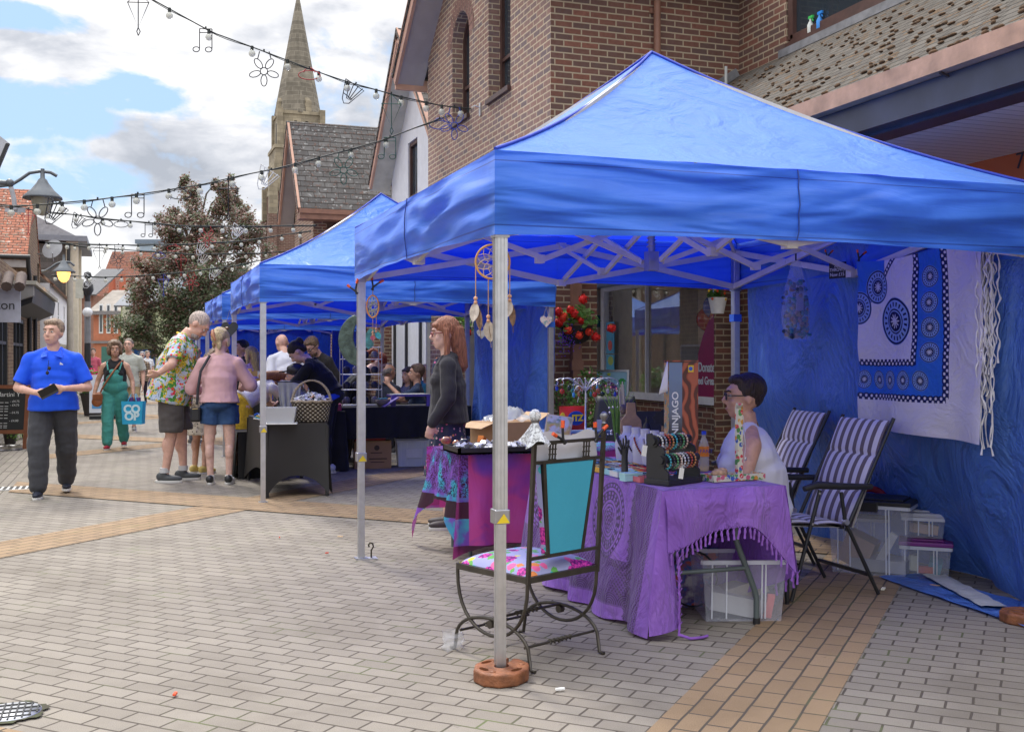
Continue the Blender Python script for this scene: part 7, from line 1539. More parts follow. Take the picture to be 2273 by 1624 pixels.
mb=MB();[mb.ell((LG[s][2].x,LG[s][2].y-.05,.06),(.045,.05,.05),12) for s in (-1,1)];builds(mb,'heel_panel',M_blk,P)
mb=MB();mb.tube([(-.10,-.06,1.48),(-.19,-.13,1.3),(-.22,-.13,1.1),(-.235,-.11,.92)],.017,6);sub(P,mb,'bag_strap',plain((.03,.03,.035),.6))
bpy.context.view_layer.update();c_=P.matrix_world @ Vector((-.25,-.10,.82));hb_=thing('handbag','small black cross body bag of the woman in the pink jumper','bag',c_,R(-14));mb=MB();mb.box(-.06,.06,-.04,.04,-.10,.07);mb.build('bag_body',plain((.012,.012,.014),.4),hb_,bevel=.025);mb=MB();mb.bar((-.03,-.042,.05),(.03,-.042,.055),.006,.008);mb.build('zip',plain((.6,.45,.2),.3,1),hb_)
t=T('ring print');M_ring=t.done(t.mix((t.vor(26,'F1','Distance')-.32).abs().lt(.06),(.52,.46,.36),(.07,.05,.04)),.85)
person('woman in a cream ring print skirt hidden behind the woman in pink',pos(444,1050),R(-55),1.64,1.1,fem=True,lean=R(24),hp=R(20),skin=M_skinT,hair=('long',(.2,.12,.07)),top=('blouse',cloth((.55,.37,.35),.5),'long',(.95,.2)),bot=('skirt',M_ring,.52,.24),shoes=(.55,.42,.12))
P,*_=person('young woman in a yellow knit skirt bending over the stall',pos(535,1050),R(-60),1.62,1.0,fem=True,lean=R(62),hp=R(25),skin=M_skinP,hair=('long',(.36,.14,.05)),arms={1: ((.2,.62,.95),(.15,.78,.90),(0,1,-.1),(0,0,-1),.4),-1: ((-.2,.60,.92),(-.12,.75,.88),(0,1,-.1),(0,0,-1),.4)},top=('tee',cloth((.6,.58,.58),.4),'short',(.95,.18)),bot=('skirt',plain((.55,.36,.02),.9,0,.2,30,.8,60),.50,.22),shoes=(.5,.45,.45))
person('woman with brown hair and sunglasses in a pale grey top beyond the tropical shirt',pos(430,985),R(-100),1.62,1.05,fem=True,skin=M_skinT,hair=('bun',(.09,.055,.045)),glasses=M_blk,top=('top',cloth((.42,.44,.46),.3),'long',(.9,.19)),bot=('trousers',cloth((.1,.1,.12),.3)))
person('brown haired woman bent forward near the third gazebo pole',pos(455,975),R(-80),1.6,1.0,fem=True,lean=R(10),hp=R(25),skin=M_skinT,hair=('long',(.18,.10,.05)),top=('top',cloth((.25,.27,.3),.3),'long'),bot=('trousers',cloth((.05,.05,.07),.3)))
person('far shopper in dark clothes walking at the end of the street',pos(292,868),R(170),1.7,1.0,skin=M_skinL,hair=('short',(.05,.04,.03)),top=('tee',cloth((.05,.06,.09),.3),'short'),bot=('trousers',cloth((.06,.06,.07),.3)),vox=.016)
person('far shopper in a white top passing the blue shop sign',pos(327,876),R(200),1.66,1.0,fem=True,skin=M_skinL,hair=('short',(.3,.25,.2)),top=('tee',cloth((.6,.6,.6),.3),'short'),bot=('trousers',cloth((.1,.1,.2),.3)),vox=.016)
person('distant man in a pink top by the left shops',pos(206,885),R(180),1.72,1.0,skin=M_skinL,hair=('short',(.1,.07,.05)),top=('tee',cloth((.5,.1,.15),.3),'short'),bot=('trousers',cloth((.05,.05,.06),.3)),vox=.016)
x,y=G(730,1048)
P,U,Hd,AR,LG,k=person('woman in a black hooded top with dark bun leaning over the second stall',(x,y,0),R(68),1.74,1.28,fem=True,lean=R(30),hp=R(22),skin=M_skinP,hair=('bun',(.022,.016,.015)),
    arms={1: ((.16,.48,1.13),(.10,.62,.93),(0,.8,-.5),(0,0,-1),.5),-1: ((-.26,.42,1.08),(-.14,.58,.92),(.2,.8,-.5),(0,0,-1),.5)},top=('hoodie',cloth((.012,.012,.013),.5,.9),'long',(.98,.21)),bot=('leggings',cloth((.022,.022,.025),.3)),shoes=(.6,.6,.62),vox=.011)
mb=MB();mb.M=U;mb.lathe([(.215,.98),(.235,.90),(.225,.88)],(0,0,0),24,sy=.75);sub(P,mb,'blue_hem',plain((.015,.06,.50),.8))
def at(px,d): x,y=W(px,d);return (x,y,0)
person('bald man in a white tee with a black shoulder strap seen from behind',at(640,15.6),R(15),1.80,1.2,lean=R(14),hp=R(25),skin=M_skinL,hair=('none',(.2,.15,.1)),top=('tee',cloth((.62,.62,.68),.35),'short',(.9,.2)),bot=('trousers',cloth((.05,.05,.07),.3)))
person('bearded man with glasses in a dark jacket looking down at the far stall',at(724,16.6),R(120),1.78,1.1,lean=R(16),hp=R(28),skin=M_skinL,hair=('beard',(.22,.14,.08),(.15,.09,.05)),glasses=M_blk,top=('jacket',cloth((.025,.022,.022),.4),'long',(.9,.2)),bot=('trousers',cloth((.04,.04,.05),.3)))
person('woman with a red ponytail in black bending behind the stall',at(768,14.9),R(-110),1.64,1.05,fem=True,lean=R(38),hp=R(18),skin=M_skinP,hair=('pony',(.30,.06,.025)),top=('top',cloth((.02,.02,.022),.4),'long',(.95,.19)),bot=('trousers',cloth((.035,.03,.03),.3)))
P,*_=person('grey haired woman in a charcoal vest with headphones sitting at the second stall',at(624,13.5),R(-50),1.64,1.1,fem=True,sit=True,lean=R(20),hp=R(10),skin=M_skinT,hair=('short',(.25,.24,.24)),top=('tank',cloth((.09,.10,.12),.4),'none'),bot=('trousers',cloth((.05,.05,.07),.3)))
person('man in a black cap and grey tee sitting behind the wicker basket',at(672,13.6),R(60),1.76,1.15,sit=True,lean=R(8),skin=M_skinL,hair=('cap',(.03,.025,.02),(.05,.035,.03)),top=('tee',cloth((.40,.40,.42),.4),'short'),bot=('trousers',cloth((.05,.05,.07),.3)))
person('girl with long blond hair in a pink and blue top under the third gazebo',at(556,17.8),R(30),1.58,.98,fem=True,skin=M_skinP,hair=('long',(.55,.42,.2)),hy=R(20),top=('top',plain((.45,.3,.5),.8,0,.6,14),'short'),bot=('trousers',cloth((.05,.06,.12),.3)))
person('dark haired person in black standing in shade under the third gazebo',at(536,18.6),R(100),1.70,1.05,skin=M_skinT,hair=('short',(.01,.01,.01)),top=('top',cloth((.015,.013,.015),.4),'long'),bot=('trousers',cloth((.02,.02,.025),.3)))
def chair_s(loc,rz,label):
    o=thing('cafe_chair',label,'chair',loc,rz,'dark cafe chairs behind the long black table');mb=MB();mb.box(-.22,.22,-.2,.22,.43,.46);mb.build('seat',M_blk,o);mb=MB();mb.box(-.2,.2,-.22,-.19,.6,.85);mb.build('backrest',M_blk,o)
    for sx in (-1,1):
        for sy in (-1,1): mb=MB();mb.cyl((sx*.2,sy*.2,0),(sx*.2,sy*.2,.44 if sy > 0 else .85),.014,n=6);mb.build('leg',M_blk,o)
    return o
caf=[('bald man in a dark jacket over a red shirt seated at the cafe',862,16.9,R(-65),dict(H=1.76,skin=M_skinT,hair=('fringe',(.25,.22,.2)),top=('jacket',cloth((.03,.035,.05),.4),'long'),bot=('trousers',cloth((.04,.04,.05),.3)))),
 ('brown haired man in a navy tee holding a mug at the cafe',925,16.4,R(72),dict(H=1.74,skin=M_skinT,hair=('short',(.13,.08,.06)),top=('tee',cloth((.02,.035,.075),.4),'short'),bot=('trousers',cloth((.04,.04,.05),.3)),arms={-1: ((-.24,.22,.86),(-.12,.42,1.05),(0,.3,1),(1,0,0),1.0),1: ((.25,.20,.80),(.12,.42,.82),(-.3,1,0),(0,0,-1),.7)})),
 ('dark haired woman in a navy and white speckled blouse seated at the cafe',905,17.5,R(120),dict(H=1.66,fem=True,skin=M_skinL,hair=('long',(.08,.06,.05)),top=('blouse',plain((.12,.13,.18),.8,0,.9,60),'long'),bot=('trousers',cloth((.04,.04,.05),.3)))),
 ('bald man in a turquoise collared shirt at the back of the cafe',946,17.8,R(150),dict(H=1.74,skin=M_skinL,hair=('fringe',(.3,.25,.22)),top=('shirt',cloth((.05,.25,.35),.4),'short'),bot=('trousers',cloth((.04,.04,.05),.3))))]
for i,(lb,px,d,rz,kw) in enumerate(caf):
    p_=at(px,d);person(lb,p_,rz,sit=True,**kw);chair_s((p_[0],p_[1],0),rz,['cafe chair of the bald man in the dark jacket','cafe chair of the man in the navy tee','cafe chair of the woman in the speckled blouse','cafe chair of the bald man in turquoise'][i])
p_=at(889,17.0);ct=thing('cafe_table','small round cafe table between the seated customers','table',p_);mb=MB();mb.lathe([(.32,.72),(.33,.735),(.32,.75)],n=24);mb.build('tabletop',plain((.12,.09,.07),.5),ct);mb=MB();mb.cyl((0,0,.02),(0,0,.72),.03);mb.lathe([(.2,0),(.2,.02)],n=18);mb.build('stand',M_blk,ct)
t=T('floral dress');v3=t.vor(32,'F1','Distance');vc=t.vor(32,'F1','Color');hs=t.n('ShaderNodeSeparateColor');t.l(vc,hs.inputs[0]);c0=t.mix(v3.lt(.30),(.015,.02,.055),t.ramp(hs.outputs[0],[(0,(.5,.10,.25)),(.4,(.55,.35,.38)),(.7,(.12,.22,.06)),(.85,(.45,.15,.05))],True));M_dress=t.done(c0,.8)
x,y=W(992,9.25)
P,U,Hd,AR,LG,k=person('woman with copper red hair and glasses in a charcoal jacket over a floral dress',(x,y,0),R(76),1.74,1.08,fem=True,hp=R(6),hy=R(4),skin=M_skinP,hair=('longr',(.33,.13,.075)),glasses=plain((.2,.02,.03),.3),
    arms={1: ((.25,-.06,1.12),(.26,-.03,.88),(0,.1,-1),(-1,0,0),1.3),-1: ((-.25,-.0,1.12),(-.25,.14,.90),(0,.2,-1),(1,0,0),1.1)},top=('jacket',cloth((.026,.024,.03),.55,.8),'long',(.90,.20)),bot=('skirt',M_dress,.45,.25),shoes=(.05,.04,.04),vox=.010)
mb=MB();mb.M=U;mb.ell((0,.085,1.22),(.06,.06,.24),14);sub(P,mb,'dress_front',M_dress)
mb=MB();mb.M=U;[mb.add([(s*.07,-.02,1.50),(s*.065,.05,1.475),(s*.05,.105,1.40),(s*.105,.09,1.40),(s*.11,.02,1.44)],[(0,1,2,3,4)]) for s in (-1,1)];builds(mb,'collar',cloth((.026,.024,.03),.55,.8),P)
x,y=W(1672,6.55)
P,U,Hd,AR,LG,k=person('seated vendor with short dark hair and glasses in a white sleeveless top',(x,y,0),R(66),1.74,1.48,fem=True,sit=True,lean=R(5),hp=R(-4),skin=M_skinT,hair=('short',(.035,.02,.018)),glasses=M_blk,
    arms={1: ((.36,.10,.72),(.10,.36,.62),(-.6,.8,-.1),(0,0,-1),.5),-1: ((-.36,.12,.72),(-.10,.36,.64),(.6,.8,-.1),(0,0,-1),.5)},top=('tank',cloth((.64,.63,.70),.45,.85,.03),'none'),bot=('trousers',cloth((.04,.04,.06),.3)),shoes=(.1,.1,.1),vox=.010)
mb=MB();mb.M=U;mb.ell((.085,.03,1.655),(.004,.01,.01),6);sub(P,mb,'hearing_aid',paint((.6,.6,.58)))
o=thing('stool','plain stool under the seated vendor','stool',(x,y,0),R(66));mb=MB();mb.box(-.2,.2,-.2,.2,.34,.38);mb.build('seat',M_blk,o);mb=MB();[mb.cyl((sx*.17,sy*.17,0),(sx*.17,sy*.17,.34),.014,n=6) for sx in (-1,1) for sy in (-1,1)];mb.build('leg',M_blk,o)
# ================================================================= SECOND STALL
M_bc=cloth((.016,.016,.017),.4,.8,.15);M_sp=plain((.022,.021,.021),.55,0,.1,3)
x0,x1,y0,y1=1.36,1.98,11.36,13.15
o=thing('stretch_table','table in a tight black stretch cover with arched hems under the second gazebo','table',(1.67,12.2,0))
mb=MB();mb.box(x0,x1,y0,y1,.745,.765);wb(mb,'tabletop',M_sp,o)
mb=MB()
def arch(A,B,nm):
    A,B=Vector(A),Vector(B);d=B-A;n=Vector((d.y,-d.x,0)).normalized()
    def fn(u,v): zb_=.02+.20*(1-abs(u*2-1)**2.4);p=A+d*u;e=-.03*math.sin(math.pi*u)*v+.05*v*abs(u*2-1)**3;p=p+n*e+d*(.04*v*(u-.5));return (p.x,p.y,lerp(.762,zb_,v))
    mb.grid(fn,30,16)
arch((x0,y0,0),(x1,y0,0),0);arch((x0,y1,0),(x0,y0,0),0);arch((x1,y0,0),(x1,y1,0),0);wb(mb,'cover',M_sp,o)
for a in ((x0,y0),(x1,y0),(x0,y1),(x1,y1)): mb=MB();mb.cyl((*a,0),(*a,.74),.02,n=8);wb(mb,'leg',M_sp,o)
def clothtable(label,x0,x1,y0,y1,zt,zb,rz=0):
    o=thing('draped_table',label,'table',((x0+x1)/2,(y0+y1)/2,0));a,b_=(x1-x0)/2,(y1-y0)/2;mb=MB();mb.box(-a,a,-b_,b_,zt-.03,zt);mb.build('tabletop',M_bc,o);mb=MB()
    def fn(u,v):
        P_=2*(2*a+2*b_);s=u*P_
        if s < 2*a: p=(-a+s,-b_);n=(0,-1)
        elif s < 2*a+2*b_: p=(a,-b_+s-2*a);n=(1,0)
        elif s < 4*a+2*b_: p=(a-(s-2*a-2*b_),b_);n=(0,1)
        else: p=(-a,b_-(s-4*a-2*b_));n=(-1,0)
        e=.01+.03*v+.025*v*math.sin(s*19+nz(s*2,1)*3);return (p[0]+n[0]*e,p[1]+n[1]*e,lerp(zt+.002,zb,v))
    mb.grid(fn,160,8);mb.grid(lambda u,v: (lerp(-a-.01,a+.01,u),lerp(-b_-.01,b_+.01,v),zt+.003),4,4);mb.build('cloth',M_bc,o)
    for sx in (-1,1):
        for sy in (-1,1): mb=MB();mb.cyl((sx*(a-.05),sy*(b_-.05),0),(sx*(a-.05),sy*(b_-.05),zt-.03),.016,n=6);mb.build('leg',M_tleg,o)
    return o
clothtable('low table under a black cloth left of the stretch covered table',1.25,1.75,13.3,14.3,.56,.01)
clothtable('long table under a black cloth behind the second gazebo',2.45,4.35,13.9,14.6,.80,.40)
clothtable('black draped table end reaching the ground beside the woman in black',2.25,2.62,13.75,14.5,.76,.01)
clothtable('back table under a black cloth at the rear of the third gazebo',1.7,3.4,17.0,17.6,.78,.02)
TC_=.767
def cpx(px,py,z): x,y=ZP(px,py,z);return x,y
px_,py_=cpx(625,941,TC_);o=thing('white_bin','white plastic open bin at the corner of the stretch covered table','bin',(px_,py_+.08,TC_),R(-12));mb=MB()
a=[(-.13,-.08,.0),(.13,-.08,.0),(.13,.08,.0),(-.13,.08,.0)];b_=[(-.16,-.1,.17),(.16,-.1,.17),(.16,.1,.17),(-.16,.1,.17)];mb.add(a+b_,[(0,3,2,1),(0,1,5,4),(1,2,6,5),(2,3,7,6),(3,0,4,7)]);mb.build('bin_body',plain((.52,.53,.56),.4,0,.04,3,transl=.2,tcol=(.5,.5,.55)),o,thick=.006);mb=MB();mb.box(-.17,.17,-.115,.1,-.0,.008);mb.build('tray',M_white,o)
px_,py_=cpx(695,938,TC_);bkt=thing('wicker_basket','grey wicker basket with arched handle full of wrapped sweets on the stretch covered table','basket',(px_,py_+.12,TC_),R(-8));t=T('wicker');u,v,_=t.xyz('UV')
wk=((u*math.pi*44).sin()*((v*10).floor().mod(2.0)*2-1));M_wk=t.done(t.ramp(wk+t.noise(20,2)*.6,[(.1,(.04,.028,.02)),(.45,(.26,.2,.15)),(.9,(.48,.42,.34))]),.8,0,t.bump(wk*.5+(v*math.pi*10).sin().abs()*.5,1,.03),.2)
M_wick=plain((.30,.24,.18),.8,0,.4,60,.8,120)
mb=MB();mb.grid(lambda u,v: ((.17+.035*v)*math.cos(u*6.2832)*(1.0),(.11+.03*v)*math.sin(u*6.2832),.005+.215*v),48,10);mb.build('basket_body',M_wk,bkt,thick=.008)
mb=MB();mb.tube([(.207*math.cos(a),.142*math.sin(a),.222+.006*math.sin(a*11)) for a in [k*.1745 for k in range(36)]],.014,8,closed=True);mb.lathe([(.17,0),(.17,.012)],n=20,sy=.65);mb.build('rim',M_wick,bkt)
mb=MB();[mb.tube([(.20*math.cos(a)+.008*math.cos(a*14+p),.008*math.sin(a*14+p),.20+.24*math.sin(a)) for a in [math.pi*k/36 for k in range(37)]],.009,6) for p in (0,2.1,4.2)];mb.build('handle',M_wick,bkt)
mb=MB();rng=random.Random(31)
for i in range(150): a=rng.uniform(0,6.3);rr=rng.random()**.5;mb.at((.17*rr*math.cos(a),.11*rr*math.sin(a),.22+.07*(1-rr)+rng.uniform(-.01,.03)),rng.uniform(0,6),rng.uniform(-1,1),rng.uniform(-1,1));mb.box(-.022,.022,-.014,.014,-.003,.003,rng.randrange(3) if rng.random() < .4 else 0)
o_=mb.build('wrapped_sweets',[plain((.6,.6,.66),.2,.2),plain((.3,.35,.45),.3),plain((.5,.25,.15),.3)],bkt);o_['kind']='stuff'
rng=random.Random(17);tcs=[((.7,.08,.02),'red'),((.02,.3,.35),'teal'),((.5,.04,.2),'magenta'),((.7,.3,.03),'orange'),((.02,.1,.4),'blue'),((.6,.6,.58),'white')]
for i in range(18):
    c,nm=tcs[i % 6];x=1.44+(i % 4)*.14+rng.uniform(-.02,.02);y=11.75+(i//4)*.26;mb=MB();mb.tube([(-.05,0,.015),(-.02,.02,.03),(.03,-.01,.025),(.06,.01,.015)],.014,7);o=mb.build('crochet_toy',plain(c,.9,0,.2,40));o.location=(x,y,TC_);o.rotation_euler.z=rng.uniform(0,6);tag(o,f'small {nm} knitted trinket, {ordn[i//4]} row back on the stretch table, {ordn[i % 4]} across','trinket','knitted trinkets on the black stall table')
o=thing('pen_stand','bundle of pale pens fanned at the street corner of the stretch covered table','pens',(1.40,11.55,TC_));mb=MB();[mb.cyl((0,.03*k,.02),(-.16+.02*k,.03*k-.05+.01*(k % 3),.05+.012*(k % 4)),.006,n=6,mi=k % 3) for k in range(9)];mb.build('pens',[paint((.6,.6,.6)),paint((.03,.3,.35)),paint((.7,.5,.05))],o)
o=thing('folded_cloths','pale grey cloths hanging over a rail behind the wicker basket','cloth',(1.82,13.0,.80));mb=MB();mb.grid(lambda u,v: (lerp(-.14,.14,u)*(1-.35*v),.02*math.sin(u*22)*v,.36-.40*v+.02*math.sin(u*5)),40,14);mb.build('cloth',cloth((.42,.42,.39),.4),o,thick=.01)
mb=MB();mb.cyl((-.15,0,.36),(.15,0,.36),.008);mb.cyl((0,.02,0),(0,.02,.36),.01);mb.build('rail',M_blk,o)
px_,py_=cpx(896,899,.80);o=thing('display_riser','purple painted wooden riser with sloping top on the long black table','riser',(px_,14.1,.803));M_pu=plain((.16,.10,.36),.6);mb=MB();mb.at((0,0,.13),rx=.0);mb.box(-.26,.26,-.1,.25,0,.02);mb.build('board',M_pu,o)
for s in (-1,1): mb=MB();mb.box(s*.24-.03,s*.24+.03,-.1,-.06,0,.13);mb.build('leg',M_pu,o)
mb=MB();mb.bar((-.2,-.1,.12),(-.4,-.12,0),.2,.015);mb.build('flap',M_pu,o);mb=MB();mb.box(-.25,.25,-.09,.24,.151,.16);mb.build('cards',plain((.4,.4,.35),.6,0,.4,30),o)
px_,py_=cpx(831,899,.80);o=thing('fabric_bowl','grey fabric bowl of teal ribbons on the long black table','bowl',(px_,14.05,.803));mb=MB();mb.lathe([(.05,0),(.09,.05),(.10,.09)],n=8);mb.build('bowl',cloth((.22,.18,.15),.4),o,thick=.006);mb=MB();rng=random.Random(3);[mb.ell((rng.uniform(-.06,.06),rng.uniform(-.05,.05),rng.uniform(.07,.11)),(.03,.012,.012),6) for k in range(12)];mb.build('ribbons',plain((.1,.35,.38),.6,0,.4,30),o)
o=thing('wire_rack','tall wire rack of dark purses on the long black table behind the moon ornament','rack',(2.92,14.2,.803));mb=MB()
for z_ in (.02,.22,.42,.62,.78): mb.cyl((-.26,-.1,z_),(.26,-.1,z_),.006,n=5);mb.cyl((-.26,.1,z_),(.26,.1,z_),.006,n=5)
for s in (-1,1): mb.cyl((s*.26,-.1,0),(s*.26,-.1,.8),.006,n=5);mb.cyl((s*.26,.1,0),(s*.26,.1,.8),.006,n=5)
mb.build('wire_frame',M_alu,o)
for r_ in range(4):
    for c2 in range(4): mb=MB();x_=-.19+c2*.125;z_=.04+r_*.2;mb.lathe([(.04,0),(.05,.04),(.045,.07),(.02,.09)],(x_,0,z_),10,sy=.5);mb.build('purse',plain((.03,.03,.045) if (r_+c2) % 3 else (.2,.18,.17),.3,.2,.3,40),o)
o=thing('magenta_crate','magenta plastic crate on the black draped table end','crate',(2.44,13.95,.765));mb=MB();mb.box(-.16,.16,-.1,.1,0,.09);mb.build('crate_body',paint((.5,.015,.13)),o,bevel=.008);mb=MB();[mb.box(-.13+k*.07,-.10+k*.07,-.104,-.1,.03,.07) for k in range(4)];mb.build('slot',paint((.65,.4,.5)),o)
o=thing('wooden_box','ochre wooden box behind the magenta crate','box',(2.50,14.3,.765));mb=MB();mb.box(-.12,.12,-.1,.1,0,.3);mb.build('box_body',plain((.3,.15,.04),.6),o,bevel=.005);mb=MB();mb.box(-.13,.13,-.11,.11,.3,.32);mb.build('lid',plain((.25,.12,.03),.6),o)
o=thing('cardboard_box','printed cardboard box on the ground beneath the long black table','box',(3.05,14.1,0),R(-8));mb=MB();mb.box(-.24,.24,-.15,.15,0,.36);mb.build('box_body',plain((.35,.20,.10),.85,0,.08,3),o);mb=MB();mb.ell((.05,-.152,.27),(.035,.002,.035),12);mb.box(-.03,.12,-.153,-.15,.20,.212);mb.box(-.05,.18,-.153,-.15,.12,.135);mb.box(-.03,.15,-.153,-.15,.08,.09);mb.build('print_marks',plain((.08,.05,.03),.8),o)
o=thing('cash_box','red metal cash box on the printed cardboard box','box',(3.02,14.1,.362),R(-8));mb=MB();mb.box(-.2,.2,-.11,.11,0,.14);mb.box(-.205,.205,-.115,.115,.14,.165);mb.build('box_body',paint((.48,.015,.012),.3),o,bevel=.008);mb=MB();mb.cyl((.06,-.112,.12),(.06,-.122,.12),.018);mb.build('lock',M_alu,o)
b2=bin_('clear storage box with lid and white label beneath the long black table',(3.62,14.15,0),R(-8),.46,.3,.34,plastic_clear((.45,.48,.55),.8,.3),None,(((.12,.12,.14),0,0,.12,.17,.1,.11,0),),al=.5);mb=MB();mb.box(-.11,.11,-.155,-.15,.12,.24);mb.build('paper_label',paint((.62,.62,.66)),b2)
bin_('second clear storage box of grey packets beside the labelled one',(4.12,14.2,0),R(-8),.36,.3,.33,None,None,(((.25,.25,.28),0,0,.14,.13,.1,.13,0),),al=.5)
o=thing('plastic_bag','grey plastic bag spilling from the second clear box','bag',(4.12,14.18,.33));mb=MB();mb.grid(lambda u,v: ((u-.5)*.3,(v-.5)*.24,.1*math.sin(u*3.1)*math.sin(v*3.1)+.04*nz(u*8,v*8)),14,12);mb.build('film',plain((.22,.22,.25),.4),o)
for i,(x_,y_,z_,lb) in enumerate(((1.95,17.2,.78,'pale wooden crate with a white card, top of the stack on the rear table'),(2.35,17.25,.78,'second pale wooden crate on the rear table'))):
    o=thing('wooden_crate',lb,'crate',(x_,y_,z_),.1);M_pw=plain((.45,.28,.12),.7,0,.15,8)
    for k in range(4): mb=MB();mb.box(-.16,.16,-.1,-.085,.02+k*.12,.10+k*.12);mb.box(-.16,.16,.085,.1,.02+k*.12,.10+k*.12);mb.build('slat',M_pw,o)
    mb=MB();[mb.box(s*.155-.012,s*.155+.012,-.11,.11,0,.5) for s in (-1,1)];mb.build('post',M_pw,o)
    if i == 0: mb=MB();mb.box(-.06,.06,-.112,-.11,.36,.46);mb.build('card',paint((.6,.6,.6)),o)
for i in range(6):
    o=thing('candle_tin',f'silver tin with white label, {ordn[i]} from the left on the rear table','tin',(2.7+i*.13,17.12,.785),0,'silver tins on the rear table') if i == 0 else dup(tin0,(2.7+i*.13,17.12,.785),0,f'silver tin with white label, {ordn[i]} from the left on the rear table')
    if i == 0: tin0=o;mb=MB();mb.lathe([(.055,0),(.055,.16),(.05,.17),(0,.17)],n=16);mb.build('tin_body',plain((.3,.28,.26),.3,.8),o);mb=MB();mb.grid(lambda u,v: (.0565*math.cos(-2.4+u*1.7),.0565*math.sin(-2.4+u*1.7),.05+.06*v),6,1);mb.build('tin_label',paint((.65,.65,.65)),o)
# ================================================================= BULB STRINGS
M_cab=plain((.02,.025,.022),.6);M_bulb=None
t=T('bulb glass');M_bulb=t.done((.62,.62,.54),.08,0,None,.8,alpha=.62)
WC={'black': (.012,.012,.02),'white': (.62,.62,.62),'red': (.35,.02,.025),'blue': (.03,.05,.35),'green': (.02,.08,.06)}
def deco(kind,col,loc,s,label):
    o=thing('wire_'+kind,label,'decoration',loc,-TH*.8);mb=MB();r=.0068*max(1,s*1.0);L=lambda p: [(a*s,0,b_*s) for a,b_ in p]
    if kind == 'shuttlecock': o.rotation_euler.y=.5
    if kind == 'flower':
        s *= .78
        mb.tube([(.10*s*math.cos(a),0,-.55*s+.10*s*math.sin(a)) for a in [k*.5236 for k in range(12)]],r,5,closed=True)
        for i in range(5): c=R(90+72*i+36);mb.tube([((.10+.16*(1-math.cos(q)))*s*math.cos(c)-.085*s*math.sin(q)*math.sin(c),0,-.55*s+(.10+.16*(1-math.cos(q)))*s*math.sin(c)+.085*s*math.sin(q)*math.cos(c)) for q in [k*.5236 for k in range(12)]],r,5,closed=True)
        mb.tube([(-.12*s,0,0),(-.17*s,0,-.2*s)],r,4);mb.tube([(.14*s,0,0),(.2*s,0,-.22*s)],r,4)
    elif kind == 'kite':
        P_=L([(0,0),(.22,-.22),(0,-.75),(-.22,-.22)]);mb.tube(P_,r,5,closed=True);mb.tube([P_[0],P_[2]],r,5);mb.tube([P_[1],P_[3]],r,5);mb.tube(L([(0,-.75),(.04,-.83),(0,-.92),(-.03,-.83),(0,-.75)]),r,5)
    elif kind == 'notes':
        for x_ in (-.13,.13): mb.tube(L([(x_,0),(x_,-.42)]),r,5);mb.tube([((x_-.07+.07*math.cos(a))*s,0,(-.44+.055*math.sin(a))*s) for a in [k*.628 for k in range(10)]],r,5,closed=True)
        mb.tube(L([(-.13,0),(.13,0)]),r,5);mb.tube(L([(-.13,-.08),(.13,-.08)]),r,5)
    elif kind == 'shuttlecock':
        tips=[(-.26,-.02),(-.1,-.03),(.05,0),(.2,.0)];base=(.0,-.42)
        mb.tube(L([(-.24,0),(.24,-.04),(.08,-.45),(-.02,-.5),(-.10,-.42),(-.24,0)]),r,5);[mb.tube(L([(-.02+.03*k,-.38),(-.14+.11*k,-.01)]),r,5) for k in range(4)];mb.tube(L([(-.13,-.3),(.10,-.34)]),r,5)
    elif kind == 'hat':
        mb.tube([(.24*s*math.cos(a),0,-.14*s+.10*s*math.sin(a)) for a in [k*.3927 for k in range(16)]],r,5,closed=True);mb.tube([(.12*s*math.cos(a),0,-.08*s+.10*s*math.sin(a)) for a in [k*.524 for k in range(7)]],r,5)
    mb.build('wire',plain(WC[col],.5),o);mb=MB();mb.cyl((0,0,0),(0,0,.03),.012,n=5);mb.build('clip',M_cab,o)
    return o
def string(label,Y,pts,bulbs,decos,br_=.05,ds=.6,cr=.0085):
    W3=[Vector(PYP(a,b_,Y)) for a,b_ in pts];xs=[p[0] for p in pts]
    def at_(px):
        for i in range(len(xs)-1):
            if xs[i] <= px <= xs[i+1]: t_=(px-xs[i])/(xs[i+1]-xs[i]);return W3[i].lerp(W3[i+1],t_)
        return W3[-1] if px > xs[-1] else W3[0]
    o=thing('bulb_string',label,'festoon lights',tuple(W3[0]),0,'bulb strings across the street');mb=MB();n=40
    mb.tube([at_(lerp(xs[0],xs[-1],k/n))-W3[0] for k in range(n+1)],cr,6);mb.tube([at_(lerp(xs[0],xs[-1],k/n))-W3[0]+Vector((0,0,-.012-.01*math.sin(k))) for k in range(n+1)],cr*.6,5);mb.build('cable',M_cab,o)
    for b_ in bulbs:
        p=at_(b_)-W3[0];mb=MB();mb.ell((p.x,p.y,p.z-.03-br_*1.25),br_,12);bb_=mb.build('bulb',M_bulb,o);mb=MB();mb.cyl((p.x,p.y,p.z-.045),(p.x,p.y,p.z+.012),br_*.45,n=8);mb.build('bulb_cap',M_cab,bb_)
    for kind,col,px,lb in decos: deco(kind,col,at_(px),ds if kind != 'hat' else ds*1.0,lb)
string('nearest bulb string sloping down to the brick gable',14.9,[(200,-75),(330,-5),(470,72),(560,105),(705,160),(770,182),(890,215),(980,235),(1060,243)],(375,463,559,637,707,770,834,890,945,980,1022),
    [('kite','black',306,'black wire kite on the nearest bulb string at the top left'),('notes','black',456,'black wire music notes on the nearest bulb string'),('flower','black',585,'black wire flower hanging left of the spire'),('hat','red',686,'red wire hat in front of the spire'),('shuttlecock','black',788,'black wire shuttlecock right of the spire'),('kite','green',868,'dark green wire kite before the white house'),('flower','blue',1008,'blue wire flower below the arched window')],.047,.62)
